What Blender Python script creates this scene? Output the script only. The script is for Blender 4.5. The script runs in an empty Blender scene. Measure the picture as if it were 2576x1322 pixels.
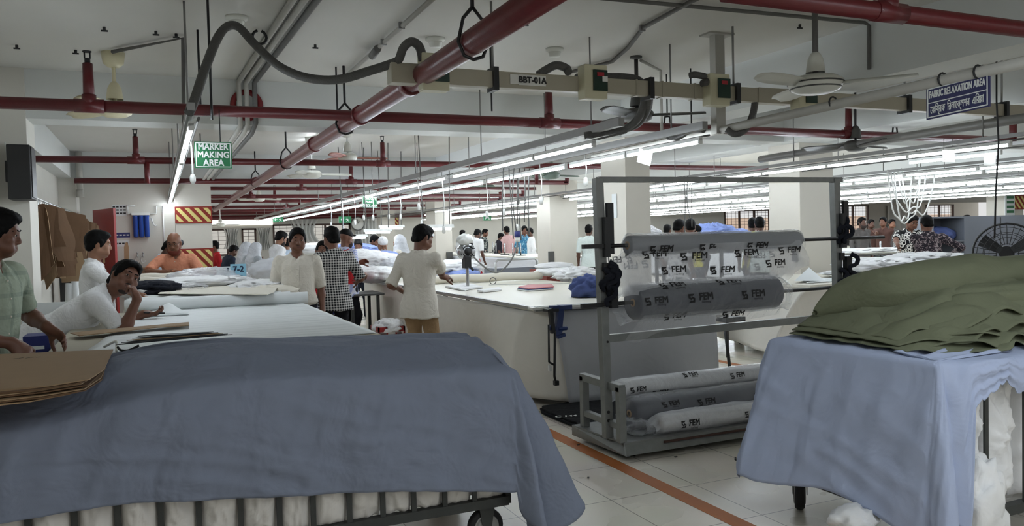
import bpy, math, random
import numpy as np
from mathutils import Vector, Matrix, noise
random.seed(7)
C = bpy.context.scene.collection
SC = bpy.context.scene
V3 = Vector
# ------------------------------------------------------------------ camera
FPX, YAW, PIT, ROL, HC = 2006.9, 0.417027, 0.0347511, -0.0253873, 1.57
_f = V3((math.sin(YAW)*math.cos(PIT), math.cos(YAW)*math.cos(PIT), -math.sin(PIT)))
_r = V3((math.cos(YAW), -math.sin(YAW), 0))
_u = _r.cross(_f)
FW = _f
RT = math.cos(ROL)*_r + math.sin(ROL)*_u
UP = -math.sin(ROL)*_r + math.cos(ROL)*_u
CAM = V3((0, 0, HC))
cd = bpy.data.cameras.new('camera')
cd.sensor_width = 36
cd.lens = FPX/2576*36
cd.clip_start = 0.05
cd.clip_end = 200
cam = bpy.data.objects.new('camera', cd)
C.objects.link(cam)
M = Matrix((RT, UP, -FW)).transposed().to_4x4()
M.translation = CAM
cam.matrix_world = M
SC.camera = cam
# ------------------------------------------------------------------ world, exposure
SC.view_settings.view_transform = 'Standard'
SC.view_settings.look = 'None'
SC.view_settings.gamma = 1
SC.view_settings.exposure = 0.0
SC.cycles.max_bounces = 5
SC.cycles.diffuse_bounces = 3
SC.cycles.glossy_bounces = 2
SC.cycles.transmission_bounces = 2
SC.cycles.transparent_max_bounces = 10
SC.cycles.caustics_reflective = False
SC.cycles.caustics_refractive = False
SC.cycles.sample_clamp_indirect = 8
SC.cycles.use_adaptive_sampling = True
SC.cycles.adaptive_threshold = 0.03
W = bpy.data.worlds.new('world')
SC.world = W
W.use_nodes = True
bg = W.node_tree.nodes['Background']
bg.inputs[0].default_value = (1.0, 1.0, 1.0, 1)
bg.inputs[1].default_value = .75
TUBE_STRENGTH = 40.0


def at(px, py, X=None, Y=None, Z=None):
    """the point of the place that a pixel of the photograph shows, on a plane of known X, Y or Z"""
    d = FW + (px-1288)/FPX*RT - (py-661)/FPX*UP
    if X is not None:
        t = X/d.x
    elif Y is not None:
        t = Y/d.y
    else:
        t = (Z-HC)/d.z
    return CAM + d*t


# ------------------------------------------------------------------ materials
def lin(c):
    return tuple(((v/255)/12.92 if v/255 <= .04045 else ((v/255+.055)/1.055)**2.4) for v in c)


MATS = {}


def mat(name, col, rough=.6, metal=0, var=0, vscale=8, bump=0, bscale=60, emit=0, spec=.5, alpha=1, stretch=None, sheen=0):
    if name in MATS:
        return MATS[name]
    m = bpy.data.materials.new(name)
    m.use_nodes = True
    nt = m.node_tree
    b = nt.nodes['Principled BSDF']
    c = lin(col)+(1,)
    b.inputs['Base Color'].default_value = c
    b.inputs['Roughness'].default_value = rough
    b.inputs['Metallic'].default_value = metal
    b.inputs['Specular IOR Level'].default_value = spec
    b.inputs['Alpha'].default_value = alpha
    if emit:
        b.inputs['Emission Color'].default_value = c
        b.inputs['Emission Strength'].default_value = emit
    if var or bump:
        tc = nt.nodes.new('ShaderNodeTexCoord')
        src = tc.outputs['Object']
        if stretch:
            mp = nt.nodes.new('ShaderNodeMapping')
            mp.inputs['Scale'].default_value = stretch
            nt.links.new(src, mp.inputs[0])
            src = mp.outputs[0]
    if var:
        n = nt.nodes.new('ShaderNodeTexNoise')
        n.inputs['Scale'].default_value = vscale
        n.inputs['Detail'].default_value = 5
        nt.links.new(src, n.inputs['Vector'])
        mx = nt.nodes.new('ShaderNodeMix')
        mx.data_type = 'RGBA'
        mx.inputs['A'].default_value = tuple(v*(1-var) for v in c[:3])+(1,)
        mx.inputs['B'].default_value = tuple(min(1, v*(1+var)) for v in c[:3])+(1,)
        nt.links.new(n.outputs[0], mx.inputs['Factor'])
        nt.links.new(mx.outputs['Result'], b.inputs['Base Color'])
    if bump:
        n = nt.nodes.new('ShaderNodeTexNoise')
        n.inputs['Scale'].default_value = bscale
        n.inputs['Detail'].default_value = 4
        nt.links.new(src, n.inputs['Vector'])
        bp = nt.nodes.new('ShaderNodeBump')
        bp.inputs['Strength'].default_value = bump
        bp.inputs['Distance'].default_value = .01
        nt.links.new(n.outputs[0], bp.inputs['Height'])
        nt.links.new(bp.outputs[0], b.inputs['Normal'])
    MATS[name] = m
    return m


def nodes_of(m):
    return m.node_tree, m.node_tree.nodes['Principled BSDF']


# ------------------------------------------------------------------ mesh building
class MB:
    def __init__(s):
        s.v, s.f, s.sm = [], [], []

    def add(s, vs, fs, smooth=False):
        o = len(s.v)
        s.v += [tuple(p) for p in vs]
        s.f += [tuple(i+o for i in q) for q in fs]
        s.sm += [smooth]*len(fs)
        return s

    def box(s, c, d, R=None):
        c = V3(c)
        vs = []
        for x in (-.5, .5):
            for y in (-.5, .5):
                for z in (-.5, .5):
                    p = V3((x*d[0], y*d[1], z*d[2]))
                    vs.append(c+(R @ p if R else p))
        return s.add(vs, [(0, 1, 3, 2), (4, 6, 7, 5), (0, 4, 5, 1), (2, 3, 7, 6), (0, 2, 6, 4), (1, 5, 7, 3)])

    def bb(s, a, b):
        a, b = V3(a), V3(b)
        return s.box((a+b)/2, [abs(q) for q in (b-a)])

    def bar(s, a, b, w, h=None, up=(0, 0, 1)):
        a, b = V3(a), V3(b)
        d = (b-a)
        L = d.length
        d.normalize()
        u = V3(up)
        if abs(d.dot(u)) > .99:
            u = V3((0, 1, 0))
        x = d.cross(u).normalized()
        z = x.cross(d)
        R = Matrix((x, d, z)).transposed()
        return s.box((a+b)/2, (w, L, h or w), R)

    def tube(s, pts, r, n=8, caps=True, closed=False):
        pts = [V3(p) for p in pts]
        k = len(pts)
        rs = r if isinstance(r, (list, tuple)) else [r]*k
        ring = []
        prev = None
        vs = []
        for i, p in enumerate(pts):
            if closed:
                d = pts[(i+1) % k]-pts[i-1]
            else:
                d = pts[min(i+1, k-1)]-pts[max(i-1, 0)]
            if d.length < 1e-9:
                d = V3((0, 0, 1))
            d.normalize()
            if prev is None:
                u = V3((0, 0, 1)) if abs(d.z) < .9 else V3((1, 0, 0))
                u = (u-d*u.dot(d)).normalized()
            else:
                u = prev-d*prev.dot(d)
                u = u.normalized() if u.length > 1e-6 else V3((1, 0, 0))
            prev = u
            w = d.cross(u)
            for j in range(n):
                a = 2*math.pi*j/n
                vs.append(p+(u*math.cos(a)+w*math.sin(a))*rs[i])
        fs = []
        for i in range(k if closed else k-1):
            for j in range(n):
                a, b = i*n+j, i*n+(j+1) % n
                i2 = (i+1) % k
                fs.append((a, b, i2*n+(j+1) % n, i2*n+j))
        s.add(vs, fs, True)
        if caps and not closed:
            o = len(s.v)-len(vs)
            s.f.append(tuple(o+j for j in reversed(range(n))))
            s.f.append(tuple(o+(k-1)*n+j for j in range(n)))
            s.sm += [False, False]
        return s

    def cyl(s, a, b, r, n=16, r2=None):
        return s.tube([a, b], [r, r if r2 is None else r2], n)

    def lathe(s, c, prof, n=24, axis=(0, 0, 1)):
        c = V3(c)
        ax = V3(axis).normalized()
        u = V3((1, 0, 0)) if abs(ax.x) < .9 else V3((0, 1, 0))
        u = (u-ax*u.dot(ax)).normalized()
        w = ax.cross(u)
        vs, fs = [], []
        for r, z in prof:
            for j in range(n):
                a = 2*math.pi*j/n
                vs.append(c+ax*z+(u*math.cos(a)+w*math.sin(a))*max(r, 1e-4))
        for i in range(len(prof)-1):
            for j in range(n):
                fs.append((i*n+j, i*n+(j+1) % n, (i+1)*n+(j+1) % n, (i+1)*n+j))
        return s.add(vs, fs, True)

    def grid(s, fn, nu, nv, closed_u=False, smooth=True):
        vs = [fn(i/(nu if closed_u else nu-1), j/(nv-1)) for j in range(nv) for i in range(nu)]
        fs = []
        for j in range(nv-1):
            for i in range(nu if closed_u else nu-1):
                i2 = (i+1) % nu
                fs.append((j*nu+i, j*nu+i2, (j+1)*nu+i2, (j+1)*nu+i))
        return s.add(vs, fs, smooth)

    def ball(s, c, r, n=12):
        c = V3(c)
        r = V3(r) if hasattr(r, '__len__') else V3((r, r, r))
        return s.grid(lambda u, v: (c.x+r.x*math.cos(2*math.pi*u)*math.sin(math.pi*v), c.y+r.y*math.sin(2*math.pi*u)*math.sin(math.pi*v), c.z-r.z*math.cos(math.pi*v)), n, max(6, n*2//3), True)

    def slab(s, pts, d):
        """outline pts extruded by vector d"""
        n = len(pts)
        pts = [V3(p) for p in pts]
        d = V3(d)
        vs = pts+[p+d for p in pts]
        fs = [tuple(reversed(range(n))), tuple(range(n, 2*n))]+[(i, (i+1) % n, n+(i+1) % n, n+i) for i in range(n)]
        return s.add(vs, fs)

    def build(s, name, m, parent=None, solid=0, bevel=0, sub=0):
        me = bpy.data.meshes.new(name)
        vs = np.array(s.v, dtype=float)
        o = bpy.data.objects.new(name, me)
        if parent is not None:
            r = parent
            while r.parent:
                r = r.parent
            off = np.array(r.location)
            o.parent = parent
        else:
            off = np.array([(vs[:, 0].min()+vs[:, 0].max())/2, (vs[:, 1].min()+vs[:, 1].max())/2, vs[:, 2].min()])
            o.location = off
        me.from_pydata((vs-off).tolist(), [], s.f)
        me.polygons.foreach_set('use_smooth', s.sm)
        me.update()
        if isinstance(m, str):
            m = MATS[m]
        me.materials.append(m)
        C.objects.link(o)
        if solid:
            q = o.modifiers.new('thickness', 'SOLIDIFY')
            q.thickness = solid
            q.offset = 0
        if bevel:
            q = o.modifiers.new('bevel', 'BEVEL')
            q.width = bevel
            q.segments = 2
            q.limit_method = 'ANGLE'
        if sub:
            q = o.modifiers.new('subdivision', 'SUBSURF')
            q.levels = q.render_levels = sub
        return o


def tag(o, label, cat, group=None, kind=None):
    if label and not 4 <= len(label.split()) <= 16:
        print('LABEL', len(label.split()), label)
    o['label'] = label
    o['category'] = cat
    if group:
        o['group'] = group
    if kind:
        o['kind'] = kind
    return o


def thing(name, label, cat, loc=(0, 0, 0), group=None):
    o = bpy.data.objects.new(name, None)
    C.objects.link(o)
    o.location = loc
    return tag(o, label, cat, group)


def struct(o):
    o['kind'] = 'structure'
    return o


def dup(root, loc=None, rotz=None, label=None, group=None, scale=None):
    def cp(o, par):
        c = o.copy()
        C.objects.link(c)
        c.parent = par
        for ch in list(o.children):
            cp(ch, c)
        return c
    r = cp(root, None)
    if loc is not None:
        r.location = loc
    if rotz is not None:
        r.rotation_euler = (0, 0, rotz)
    if scale is not None:
        r.scale = scale
    if label:
        r['label'] = label
    if group:
        r['group'] = group
    return r


def text_mesh(txt, size=1, bold=0, xs=1.0):
    """vertices and faces of a line of lettering in its own plane, centred"""
    cu = bpy.data.curves.new('lettering', 'FONT')
    cu.body = txt
    cu.size = size
    cu.align_x = 'CENTER'
    cu.align_y = 'CENTER'
    cu.offset = bold
    cu.resolution_u = 3
    cu.fill_mode = 'FRONT'
    o = bpy.data.objects.new('lettering', cu)
    C.objects.link(o)
    bpy.context.view_layer.update()
    me = bpy.data.meshes.new_from_object(o.evaluated_get(bpy.context.evaluated_depsgraph_get()))
    vs = [(v.co.x*xs, v.co.y) for v in me.vertices]
    fs = [tuple(p.vertices) for p in me.polygons]
    bpy.data.objects.remove(o)
    bpy.data.meshes.remove(me)
    bpy.data.curves.remove(cu)
    return vs, fs


def letters(mb, txt, size, O, ux, uy, bold=0, xs=1.0):
    """set lettering on a plane: O centre, ux reading direction, uy up"""
    vs, fs = text_mesh(txt, size, 0, xs)
    O, ux, uy = V3(O), V3(ux).normalized(), V3(uy).normalized()
    nn = ux.cross(uy).normalized()
    lift = [0]*len(vs)
    if bold:
        n = len(vs)
        lift = [k*.0004 for k in range(4) for _ in range(n)]
        vs = [(x+dx*bold*1.6, y+dy*bold*1.6) for dx, dy in ((1, 1), (-1, 1), (1, -1), (-1, -1)) for x, y in vs]
        fs = [tuple(i+k*n for i in f) for k in range(4) for f in fs]
    return mb.add([O+ux*x+uy*y+nn*l for (x, y), l in zip(vs, lift)], fs)


def catenary(a, b, sag, n=10):
    a, b = V3(a), V3(b)
    return [a.lerp(b, i/n)-V3((0, 0, sag*4*(i/n)*(1-i/n))) for i in range(n+1)]


def smooth_path(pts, n=6):
    pts = [V3(p) for p in pts]
    out = []
    for i in range(len(pts)-1):
        p0, p1, p2, p3 = pts[max(i-1, 0)], pts[i], pts[i+1], pts[min(i+2, len(pts)-1)]
        for j in range(n):
            t = j/n
            out.append(.5*((2*p1)+(p2-p0)*t+(2*p0-5*p1+4*p2-p3)*t*t+(3*p1-p0-3*p2+p3)*t**3))
    out.append(pts[-1])
    return out


def nz(x, y, z=0.0):
    return noise.noise(V3((x, y, z)))
# ================================================================== materials of the place
mat('plaster', (216, 213, 204), .8, var=.05, vscale=3, bump=.05, bscale=30)
mat('ceiling_paint', (211, 209, 202), .85, var=.07, vscale=1.2, bump=.05, bscale=12)
mat('beam_paint', (216, 218, 215), .85, var=.05, vscale=2)
mat('pillar_paint', (214, 209, 198), .75, var=.04, vscale=3)
mat('red_pipe', (94, 26, 30), .35, var=.15, vscale=20, bump=.1, bscale=80)
mat('black', (22, 22, 23), .5)
mat('dark_metal', (46, 47, 48), .45, .3)
mat('grey_conduit', (100, 99, 96), .6, var=.1, vscale=15)
mat('white_conduit', (176, 174, 166), .6, var=.08, vscale=15)
mat('galvanised', (150, 150, 148), .4, .5, var=.1, vscale=12)
mat('light_steel', (178, 180, 178), .35, .6)
mat('trunking', (176, 170, 152), .5, var=.05)
mat('cream', (205, 200, 170), .45)
mat('off_white_enamel', (218, 218, 208), .35)
mat('white_plastic', (225, 226, 222), .4)
mat('white_paint', (232, 232, 226), .5)
mat('tube_light', (236, 246, 255), .5, emit=TUBE_STRENGTH)
mat('orange_tape', (172, 100, 44), .55, var=.15, vscale=6)
mat('window_brown', (74, 52, 42), .5)
mat('curtain', (226, 226, 222), .9, bump=.2, bscale=20)
mat('brick_red', (122, 46, 32), .6)


def floor_material():
    m = mat('floor_tile', (196, 184, 164), .22, spec=.5)
    nt, b = nodes_of(m)
    tc = nt.nodes.new('ShaderNodeTexCoord')
    br = nt.nodes.new('ShaderNodeTexBrick')
    br.offset = 0
    br.inputs['Scale'].default_value = 1
    br.inputs['Brick Width'].default_value = .6
    br.inputs['Row Height'].default_value = .6
    br.inputs['Mortar Size'].default_value = .0035
    br.inputs['Mortar Smooth'].default_value = .1
    br.inputs['Color1'].default_value = lin((228, 219, 200))+(1,)
    br.inputs['Color2'].default_value = lin((222, 212, 192))+(1,)
    br.inputs['Mortar'].default_value = lin((140, 130, 114))+(1,)
    mp = nt.nodes.new('ShaderNodeMapping')
    mp.inputs['Location'].default_value = (.12, .28, 0)
    nt.links.new(tc.outputs['Object'], mp.inputs[0])
    nt.links.new(mp.outputs[0], br.inputs['Vector'])
    n = nt.nodes.new('ShaderNodeTexNoise')
    n.inputs['Scale'].default_value = 1.7
    n.inputs['Detail'].default_value = 2.5
    nt.links.new(tc.outputs['Object'], n.inputs['Vector'])
    mx = nt.nodes.new('ShaderNodeMix')
    mx.data_type = 'RGBA'
    mx.blend_type = 'MULTIPLY'
    mx.inputs['Factor'].default_value = .22
    nt.links.new(br.outputs['Color'], mx.inputs['A'])
    nt.links.new(n.outputs['Color'], mx.inputs['B'])
    hs = nt.nodes.new('ShaderNodeHueSaturation')
    hs.inputs['Saturation'].default_value = .75
    hs.inputs['Value'].default_value = 1.15
    nt.links.new(mx.outputs['Result'], hs.inputs['Color'])
    nt.links.new(hs.outputs[0], b.inputs['Base Color'])
    rr = nt.nodes.new('ShaderNodeMapRange')
    rr.inputs['To Min'].default_value = .16
    rr.inputs['To Max'].default_value = .42
    nt.links.new(n.outputs[0], rr.inputs[0])
    nt.links.new(rr.outputs[0], b.inputs['Roughness'])
    return m


floor_material()
ZC, ZB = 3.30, 2.82          # ceiling and underside of the beams
YB = 36.0                    # back wall
XR = 50.0
XL = -1.62                   # left wall

struct(MB().add([(-3, -7, 0), (XR, -7, 0), (XR, YB, 0), (-3, YB, 0)], [(0, 1, 2, 3)]).build('floor', 'floor_tile'))
o = MB().bb((-3, -7, ZC), (XR, YB+.3, ZC+.2)).build('ceiling', 'ceiling_paint')
struct(o)
# beams across (along X) and along (along Y)
for i, y in enumerate((1.4, 9.0, 16.6, 24.2, 31.8)):
    struct(MB().bb((XL, y, ZB), (XR, y+.44, ZC+.01)).build('trim_%d' % (i+1), 'beam_paint'))
for i, (x, w) in enumerate(((XL, .22), (5.6, .42), (8.35, .7), (16.3, .7), (24.3, .7), (32.3, .7))):
    struct(MB().bb((x, 9.0 if x < 0 else -7, ZB+.004), (x+w, YB, ZC+.01)).build('trim_%d' % (i+11), 'beam_paint'))
# pillars (small projections run down to the floor)
for i, (x0, x1, y0, y1) in enumerate(((5.66, 6.04, 9.02, 9.65), (8.65, 9.3, 9.02, 9.67), (8.35, 9.08, 16.6, 17.3),
                                      (8.1, 8.66, 24.25, 25.2), (.33, .98, 16.62, 17.3), (24.4, 25.2, 16.62, 17.3), (8.3, 8.9, 31.8, 32.4))):
    struct(MB().bb((x0, y0, 0), (x1, y1, ZB+.05)).build('wall_pillar_%d' % (i+1), 'pillar_paint'))
# left wall with the pilasters that stand out of it
struct(MB().bb((XL-.2, -7, 0), (XL, 19.5, ZC)).build('wall_left', 'plaster'))
struct(MB().bb((XL, -7, 0), (-1.40, 8.99, ZC)).build('wall_left_front', 'plaster'))
for i, (y0, y1, x) in enumerate(((8.975, 9.55, -1.12), (16.6, 17.2, -1.33))):
    struct(MB().bb((XL, y0, 0), (x, y1, ZC)).build('wall_pilaster_%d' % (i+1), 'plaster'))
struct(MB().bb((XL, 17.5, 0), (.34, 17.65, ZC)).build('wall_partition', 'plaster'))
# back wall with its window openings (x0, x1, z0, z1)
WIN = [(1.6, 2.75, 1.0, 2.15), (3.3, 3.9, 1.0, 2.15), (4.6, 8.0, 1.0, 2.3), (29.0, 33.3, 1.05, 2.66), (37.5, 40.0, 1.1, 2.85), (45.0, 47.6, 1.1, 2.85)]
xs = sorted({XL-1.5, XR}.union(*[{w[0], w[1]} for w in WIN]))
mb = MB()
for a, b in zip(xs[:-1], xs[1:]):
    w = [q for q in WIN if q[0] <= a and q[1] >= b]
    if w:
        mb.bb((a, YB, 0), (b, YB+.25, w[0][2]))
        mb.bb((a, YB, w[0][3]), (b, YB+.25, ZC))
    else:
        mb.bb((a, YB, 0), (b, YB+.25, ZC))
struct(mb.build('wall_back', 'plaster'))
mat('outdoor_wall', (250, 222, 200), .9)
mat('outdoor_pale', (235, 232, 225), .9)
for i, (x0, x1, z0, z1) in enumerate(WIN):
    t = thing('window_%d' % (i+1), '', '', ((x0+x1)/2, YB, z0))
    del t['label'], t['category']
    t['kind'] = 'structure'
    fr = MB()
    for q in ((x0, x0+.07), (x1-.07, x1)):
        fr.bb((q[0], YB-.03, z0), (q[1], YB+.1, z1))
    fr.bb((x0, YB-.03, z0), (x1, YB+.1, z0+.07)).bb((x0, YB-.03, z1-.07), (x1, YB+.1, z1))
    k = max(1, round((x1-x0)/1.1))
    for j in range(1, k):
        x = x0+(x1-x0)*j/k
        fr.bb((x-.035, YB-.02, z0), (x+.035, YB+.09, z1))
    fr.build('window_frame', 'window_brown', t)
    gr = MB()
    n = int((z1-z0)/.16)
    for j in range(1, n):
        z = z0+(z1-z0)*j/n
        gr.bb((x0, YB+.12, z-.008), (x1, YB+.136, z+.008))
    n = int((x1-x0)/.3)
    for j in range(1, n):
        x = x0+(x1-x0)*j/n
        gr.bb((x-.008, YB+.136, z0), (x+.008, YB+.15, z1))
    gr.build('grille', 'window_brown', t)
# neighbouring houses seen through the windows
for nm, lab, x0, x1, m, z1 in (('neighbour_house', 'salmon coloured neighbouring house seen through the barred windows', 26, 56, 'outdoor_wall', 2.3),
                               ('neighbour_wall', 'pale neighbouring wall outside the far left windows', 0, 9, 'outdoor_pale', 5)):
    tag(MB().bb((x0, YB+5, -1), (x1, YB+6, z1)).build(nm, m), lab, 'building')
# ================================================================== red sprinkler pipes
def sprinkler_pipe(Y, x0, x1, z, label, risers=(), r=.042, hangers=(), upends=(), drops=()):
    t = thing('sprinkler_pipe', label, 'pipe', ((x0+x1)/2, Y, z), 'red sprinkler pipes across the hall')
    m = MB().tube([(x0, Y, z), (x1, Y, z)], r, 10)
    m.build('pipe_run', 'red_pipe', t)
    for x in risers:
        q = MB().tube([(x, Y, z), (x, Y, 3.06)], [r*.9, r*.75], 10).cyl((x-.11, Y, z), (x+.11, Y, z), r*1.14, 10).cyl((x, Y, z), (x, Y, z+.09), r*1.08, 10)
        q.build('riser', 'red_pipe', t)
        q = MB().cyl((x, Y, 3.06), (x, Y, 3.1), .022, 8).cyl((x, Y, 3.15), (x, Y, 3.16), .034, 10)
        q.tube([(x-.02, Y, 3.1), (x-.02, Y, 3.15)], .006, 6).tube([(x+.02, Y, 3.1), (x+.02, Y, 3.15)], .006, 6)
        q.build('sprinkler_head', 'dark_metal', t)
    for x in drops:
        q = MB().tube([(x, Y, z), (x, Y, z-.32)], [r*.8, r*.7], 8)
        q.build('drop_pipe', 'red_pipe', t)
    for x in hangers:
        q = MB().tube([(x, Y, ZC), (x, Y, z+.12)], .009, 6)
        q.tube([(x-.03, Y, z+.12), (x-.05, Y, z), (x, Y, z-.05), (x+.05, Y, z), (x+.03, Y, z+.12), (x-.03, Y, z+.12)], .011, 6)
        q.build('hanger', 'black', t)
    for x, zz in upends:
        q = MB().tube([(x-.1, Y, z), (x, Y, z), (x, Y, z+.06), (x, Y, zz)], r, 10)
        q.build('elbow', 'red_pipe', t)
    return t


sprinkler_pipe(3.2, 2.6, 7.5, 2.74, 'near red sprinkler pipe crossing the top right of the hall', risers=(3.72,), r=.05)
sprinkler_pipe(7.4, -1.62, 11.0, 2.715, 'red sprinkler pipe in front of the nearest cross beam', risers=(-.47, 3.74, 7.9), hangers=(5.2, 8.7), upends=((11.0, 3.0),), r=.05)
sprinkler_pipe(12.2, -1.45, 11.6, 2.735, 'red sprinkler pipe behind the nearest cross beam', risers=(-.23, 3.25), r=.047, hangers=(7.2,), drops=(-.1, 5.9))
sprinkler_pipe(16.0, -1.3, 8.5, 2.725, 'red sprinkler pipe just in front of the second cross beam', risers=(3.6,), r=.05, upends=((8.5, 3.1),))
sprinkler_pipe(17.75, -1.4, 8.9, 2.7, 'thin red sprinkler pipe just behind the second cross beam', r=.04, risers=(2.9, 5.2))
for i, (Y, x1) in enumerate(((21.2, 9.8), (23.6, 10.1), (27.6, 10.2), (30.6, 9.0), (33.6, 8.5))):
    sprinkler_pipe(Y, -1.4 if i < 2 else 1.0, x1, 2.72, 'red sprinkler pipe far down the hall, %s behind the stripe painted pillar' % ('first', 'second', 'third', 'fourth', 'fifth')[i],
                   r=.05, risers=(2.2+i*.9, 5.5+i*.5), upends=((x1, 2.98),))
tag(MB().tube([(1.0, 35.9, 2.62), (20, 35.9, 2.62)], .1, 10).build('fire_main', 'red_pipe'), 'thick red pipe along the top of the far back wall', 'pipe')

t = thing('main_pipe', 'large red fire main running down the hall under the beams', 'pipe', (1.76, 3.3, 2.71))
MB().tube([(1.76, 2.2, 2.74), (1.76, 5, 2.72), (1.76, 28, 2.66)], .078, 14).build('pipe_run', mat('red_main', (104, 42, 44), .3, var=.2, vscale=14, bump=.15, bscale=60), t)
for y in (5.75, 7.35, 9.7, 16.0):
    MB().cyl((1.76, y-.05, 2.715), (1.76, y+.05, 2.715), .092, 14).build('coupling', 'red_main', t)
for y in (4.46, 8.0, 12.0, 16.0):
    q = MB().tube([(1.76, y, ZC), (1.76, y, 2.93)], .013, 6)
    q.tube([(1.76, y, 2.93), (1.70, y, 2.86), (1.665, y, 2.72), (1.70, y, 2.64), (1.76, y, 2.62), (1.82, y, 2.64), (1.855, y, 2.72), (1.82, y, 2.86), (1.76, y, 2.93)], .011, 6)
    q.build('hanger', 'black', t)

# ================================================================== power trunking with its plug boxes
t = thing('power_trunking', 'long cream power busbar trunking hung under the ceiling', 'trunking', (3.2, 5.5, 2.66))
MB().bb((1.62, 5.46, 2.665), (4.78, 5.54, 2.785)).bb((1.53, 5.44, 2.655), (1.78, 5.56, 2.795)).build('trunk', 'trunking', t, bevel=.004)
MB().bb((4.78, 5.45, 2.66), (5.15, 5.55, 2.79)).bb((5.15, 5.46, 2.665), (8.7, 5.54, 2.785)).build('trunk_extension', 'trunking', t, bevel=.004)
for x in (2.32, 3.68, 4.55, 6.6, 8.0):
    MB().bb((x-.02, 5.43, 2.64), (x+.02, 5.57, 2.81)).build('clamp', 'dark_metal', t)
for x, z in ((2.32, 3.3), (4.55, 3.3), (6.6, 3.3), (8.0, 3.3)):
    MB().tube([(x, 5.5, 2.8), (x, 5.5, z)], .01, 6).build('hanger_rod', 'galvanised', t)
for x in (3.55, 3.8, 4.12):
    MB().bb((x-.008, 5.455, 2.66), (x+.008, 5.545, 2.79)).build('joint', 'trunking', t)
q = MB()
q.bb((2.44, 5.452, 2.695), (2.6, 5.459, 2.765))
q.build('sticker', 'white_paint', t)
lb = MB().bb((2.46, 5.45, 2.0), (2.47, 5.451, 2.01))
lbl = MB().bb((2.51, 5.452, 2.69), (2.735, 5.458, 2.768)).build('name_plate', 'white_paint', t)
letters(MB(), 'BBT-01A', .062, (2.622, 5.449, 2.728), (1, 0, 0), (0, 0, 1), .0015).build('lettering', 'black', lbl)
mat('window_green', (36, 58, 48), .2)
mat('label_red', (170, 40, 50), .5)
for x in (1.83, 3.12, 4.30, 5.25):
    u = thing('plug_box', 'cream breaker box on the power trunking, %s' % {1.83: 'leftmost, behind the large red pipe', 3.12: 'beside the lettered plate', 4.3: 'left of the white ceiling post', 5.25: 'rightmost, behind the near fan'}[x], 'breaker box', (x, 5.4, 2.6))
    MB().bb((x-.1, 5.36, 2.6), (x+.1, 5.475, 2.86)).build('case', 'cream', u, bevel=.008)
    w = MB().bb((x-.03, 5.345, 2.66), (x+.095, 5.36, 2.82)).build('window', 'window_green', u, bevel=.004)
    MB().bb((x+.0, 5.34, 2.77), (x+.06, 5.345, 2.8)).build('label', 'label_red', w)
    if x == 3.12:
        MB().bb((x+.045, 5.339, 2.73), (x+.09, 5.344, 2.77)).build('label', 'white_paint', w)
# flexible conduits from the trunking
mat('flex', (88, 87, 84), .65, bump=.6, bscale=90)


def flex(pts, r, label, n=7, m='flex', cat='cable', name='flexible_conduit', group=None):
    return tag(MB().tube(smooth_path(pts, n), r, 8).build(name, m), label, cat, group)


flex([at(475, 285, Y=5.75), at(490, 250, Y=5.8), at(515, 175, Y=5.9), at(545, 100, Y=6.1), at(570, 68, Y=6.3), at(600, 68, Y=6.3), at(640, 110, Y=6.2), at(700, 165, Y=6.05), at(770, 195, Y=5.9), at(850, 200, Y=5.75), at(930, 178, Y=5.6), at(985, 160, Y=5.5), at(1003, 150, Y=5.45), at(1015, 120, Y=5.42), at(1035, 105, Y=5.4), at(1055, 118, Y=5.4), at(1064, 152, Y=5.4)], .032,
     'long grey flexible conduit looping from the trunking to the left light row')
flex([at(1355, 188, Y=5.5), at(1375, 175, Y=5.5), at(1400, 164, Y=5.48), at(1425, 172, Y=5.45), at(1430, 182, Y=5.42)], .032, 'short grey conduit arched over the second plug box')
flex([at(1450, 196, Y=5.56), at(1560, 194, Y=5.6), at(1610, 205, Y=5.62), at(1622, 245, Y=5.62), at(1610, 290, Y=5.75), at(1580, 320, Y=5.95), at(1530, 330, Y=6.1), at(1470, 342, Y=6.2)], .034, 'grey conduit pair dropping from the trunking to the middle light row')
flex([at(1635, 240, Y=5.55), at(1628, 280, Y=5.7), at(1600, 315, Y=5.9), at(1550, 330, Y=6.05)], .03, 'grey conduit running beside the dropping conduit')
flex([at(1735, 190, Y=5.5), at(1750, 188, Y=5.46), at(1780, 195, Y=5.42), at(1782, 205, Y=5.4), at(1765, 210, Y=5.4)], .028, 'grey conduit loop over the third plug box')
flex([at(1900, 250, Y=5.5), at(1893, 290, Y=5.5), at(1875, 325, Y=5.5), at(1850, 337, Y=5.55), at(1828, 325, Y=5.6)], .03, 'grey conduit hanging from the trunking to the white conduit')
flex([at(1680, 343, Y=6.3), at(1705, 345, Y=6.2), at(1735, 328, Y=6.0), at(1770, 326, Y=5.8)], .03, 'grey conduit lying over the right rail of the middle light row')
# ================================================================== conduits on the ceiling
def conduit(pts, r, label, m='white_conduit', clips=()):
    t = thing('conduit', label, 'conduit', V3(pts[0]))
    MB().tube(pts, r, 8).build('pipe_run', m, t)
    for p in clips:
        MB().box(p, (.05, .02, .05)).build('clip', 'galvanised', t)
    return t


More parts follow.
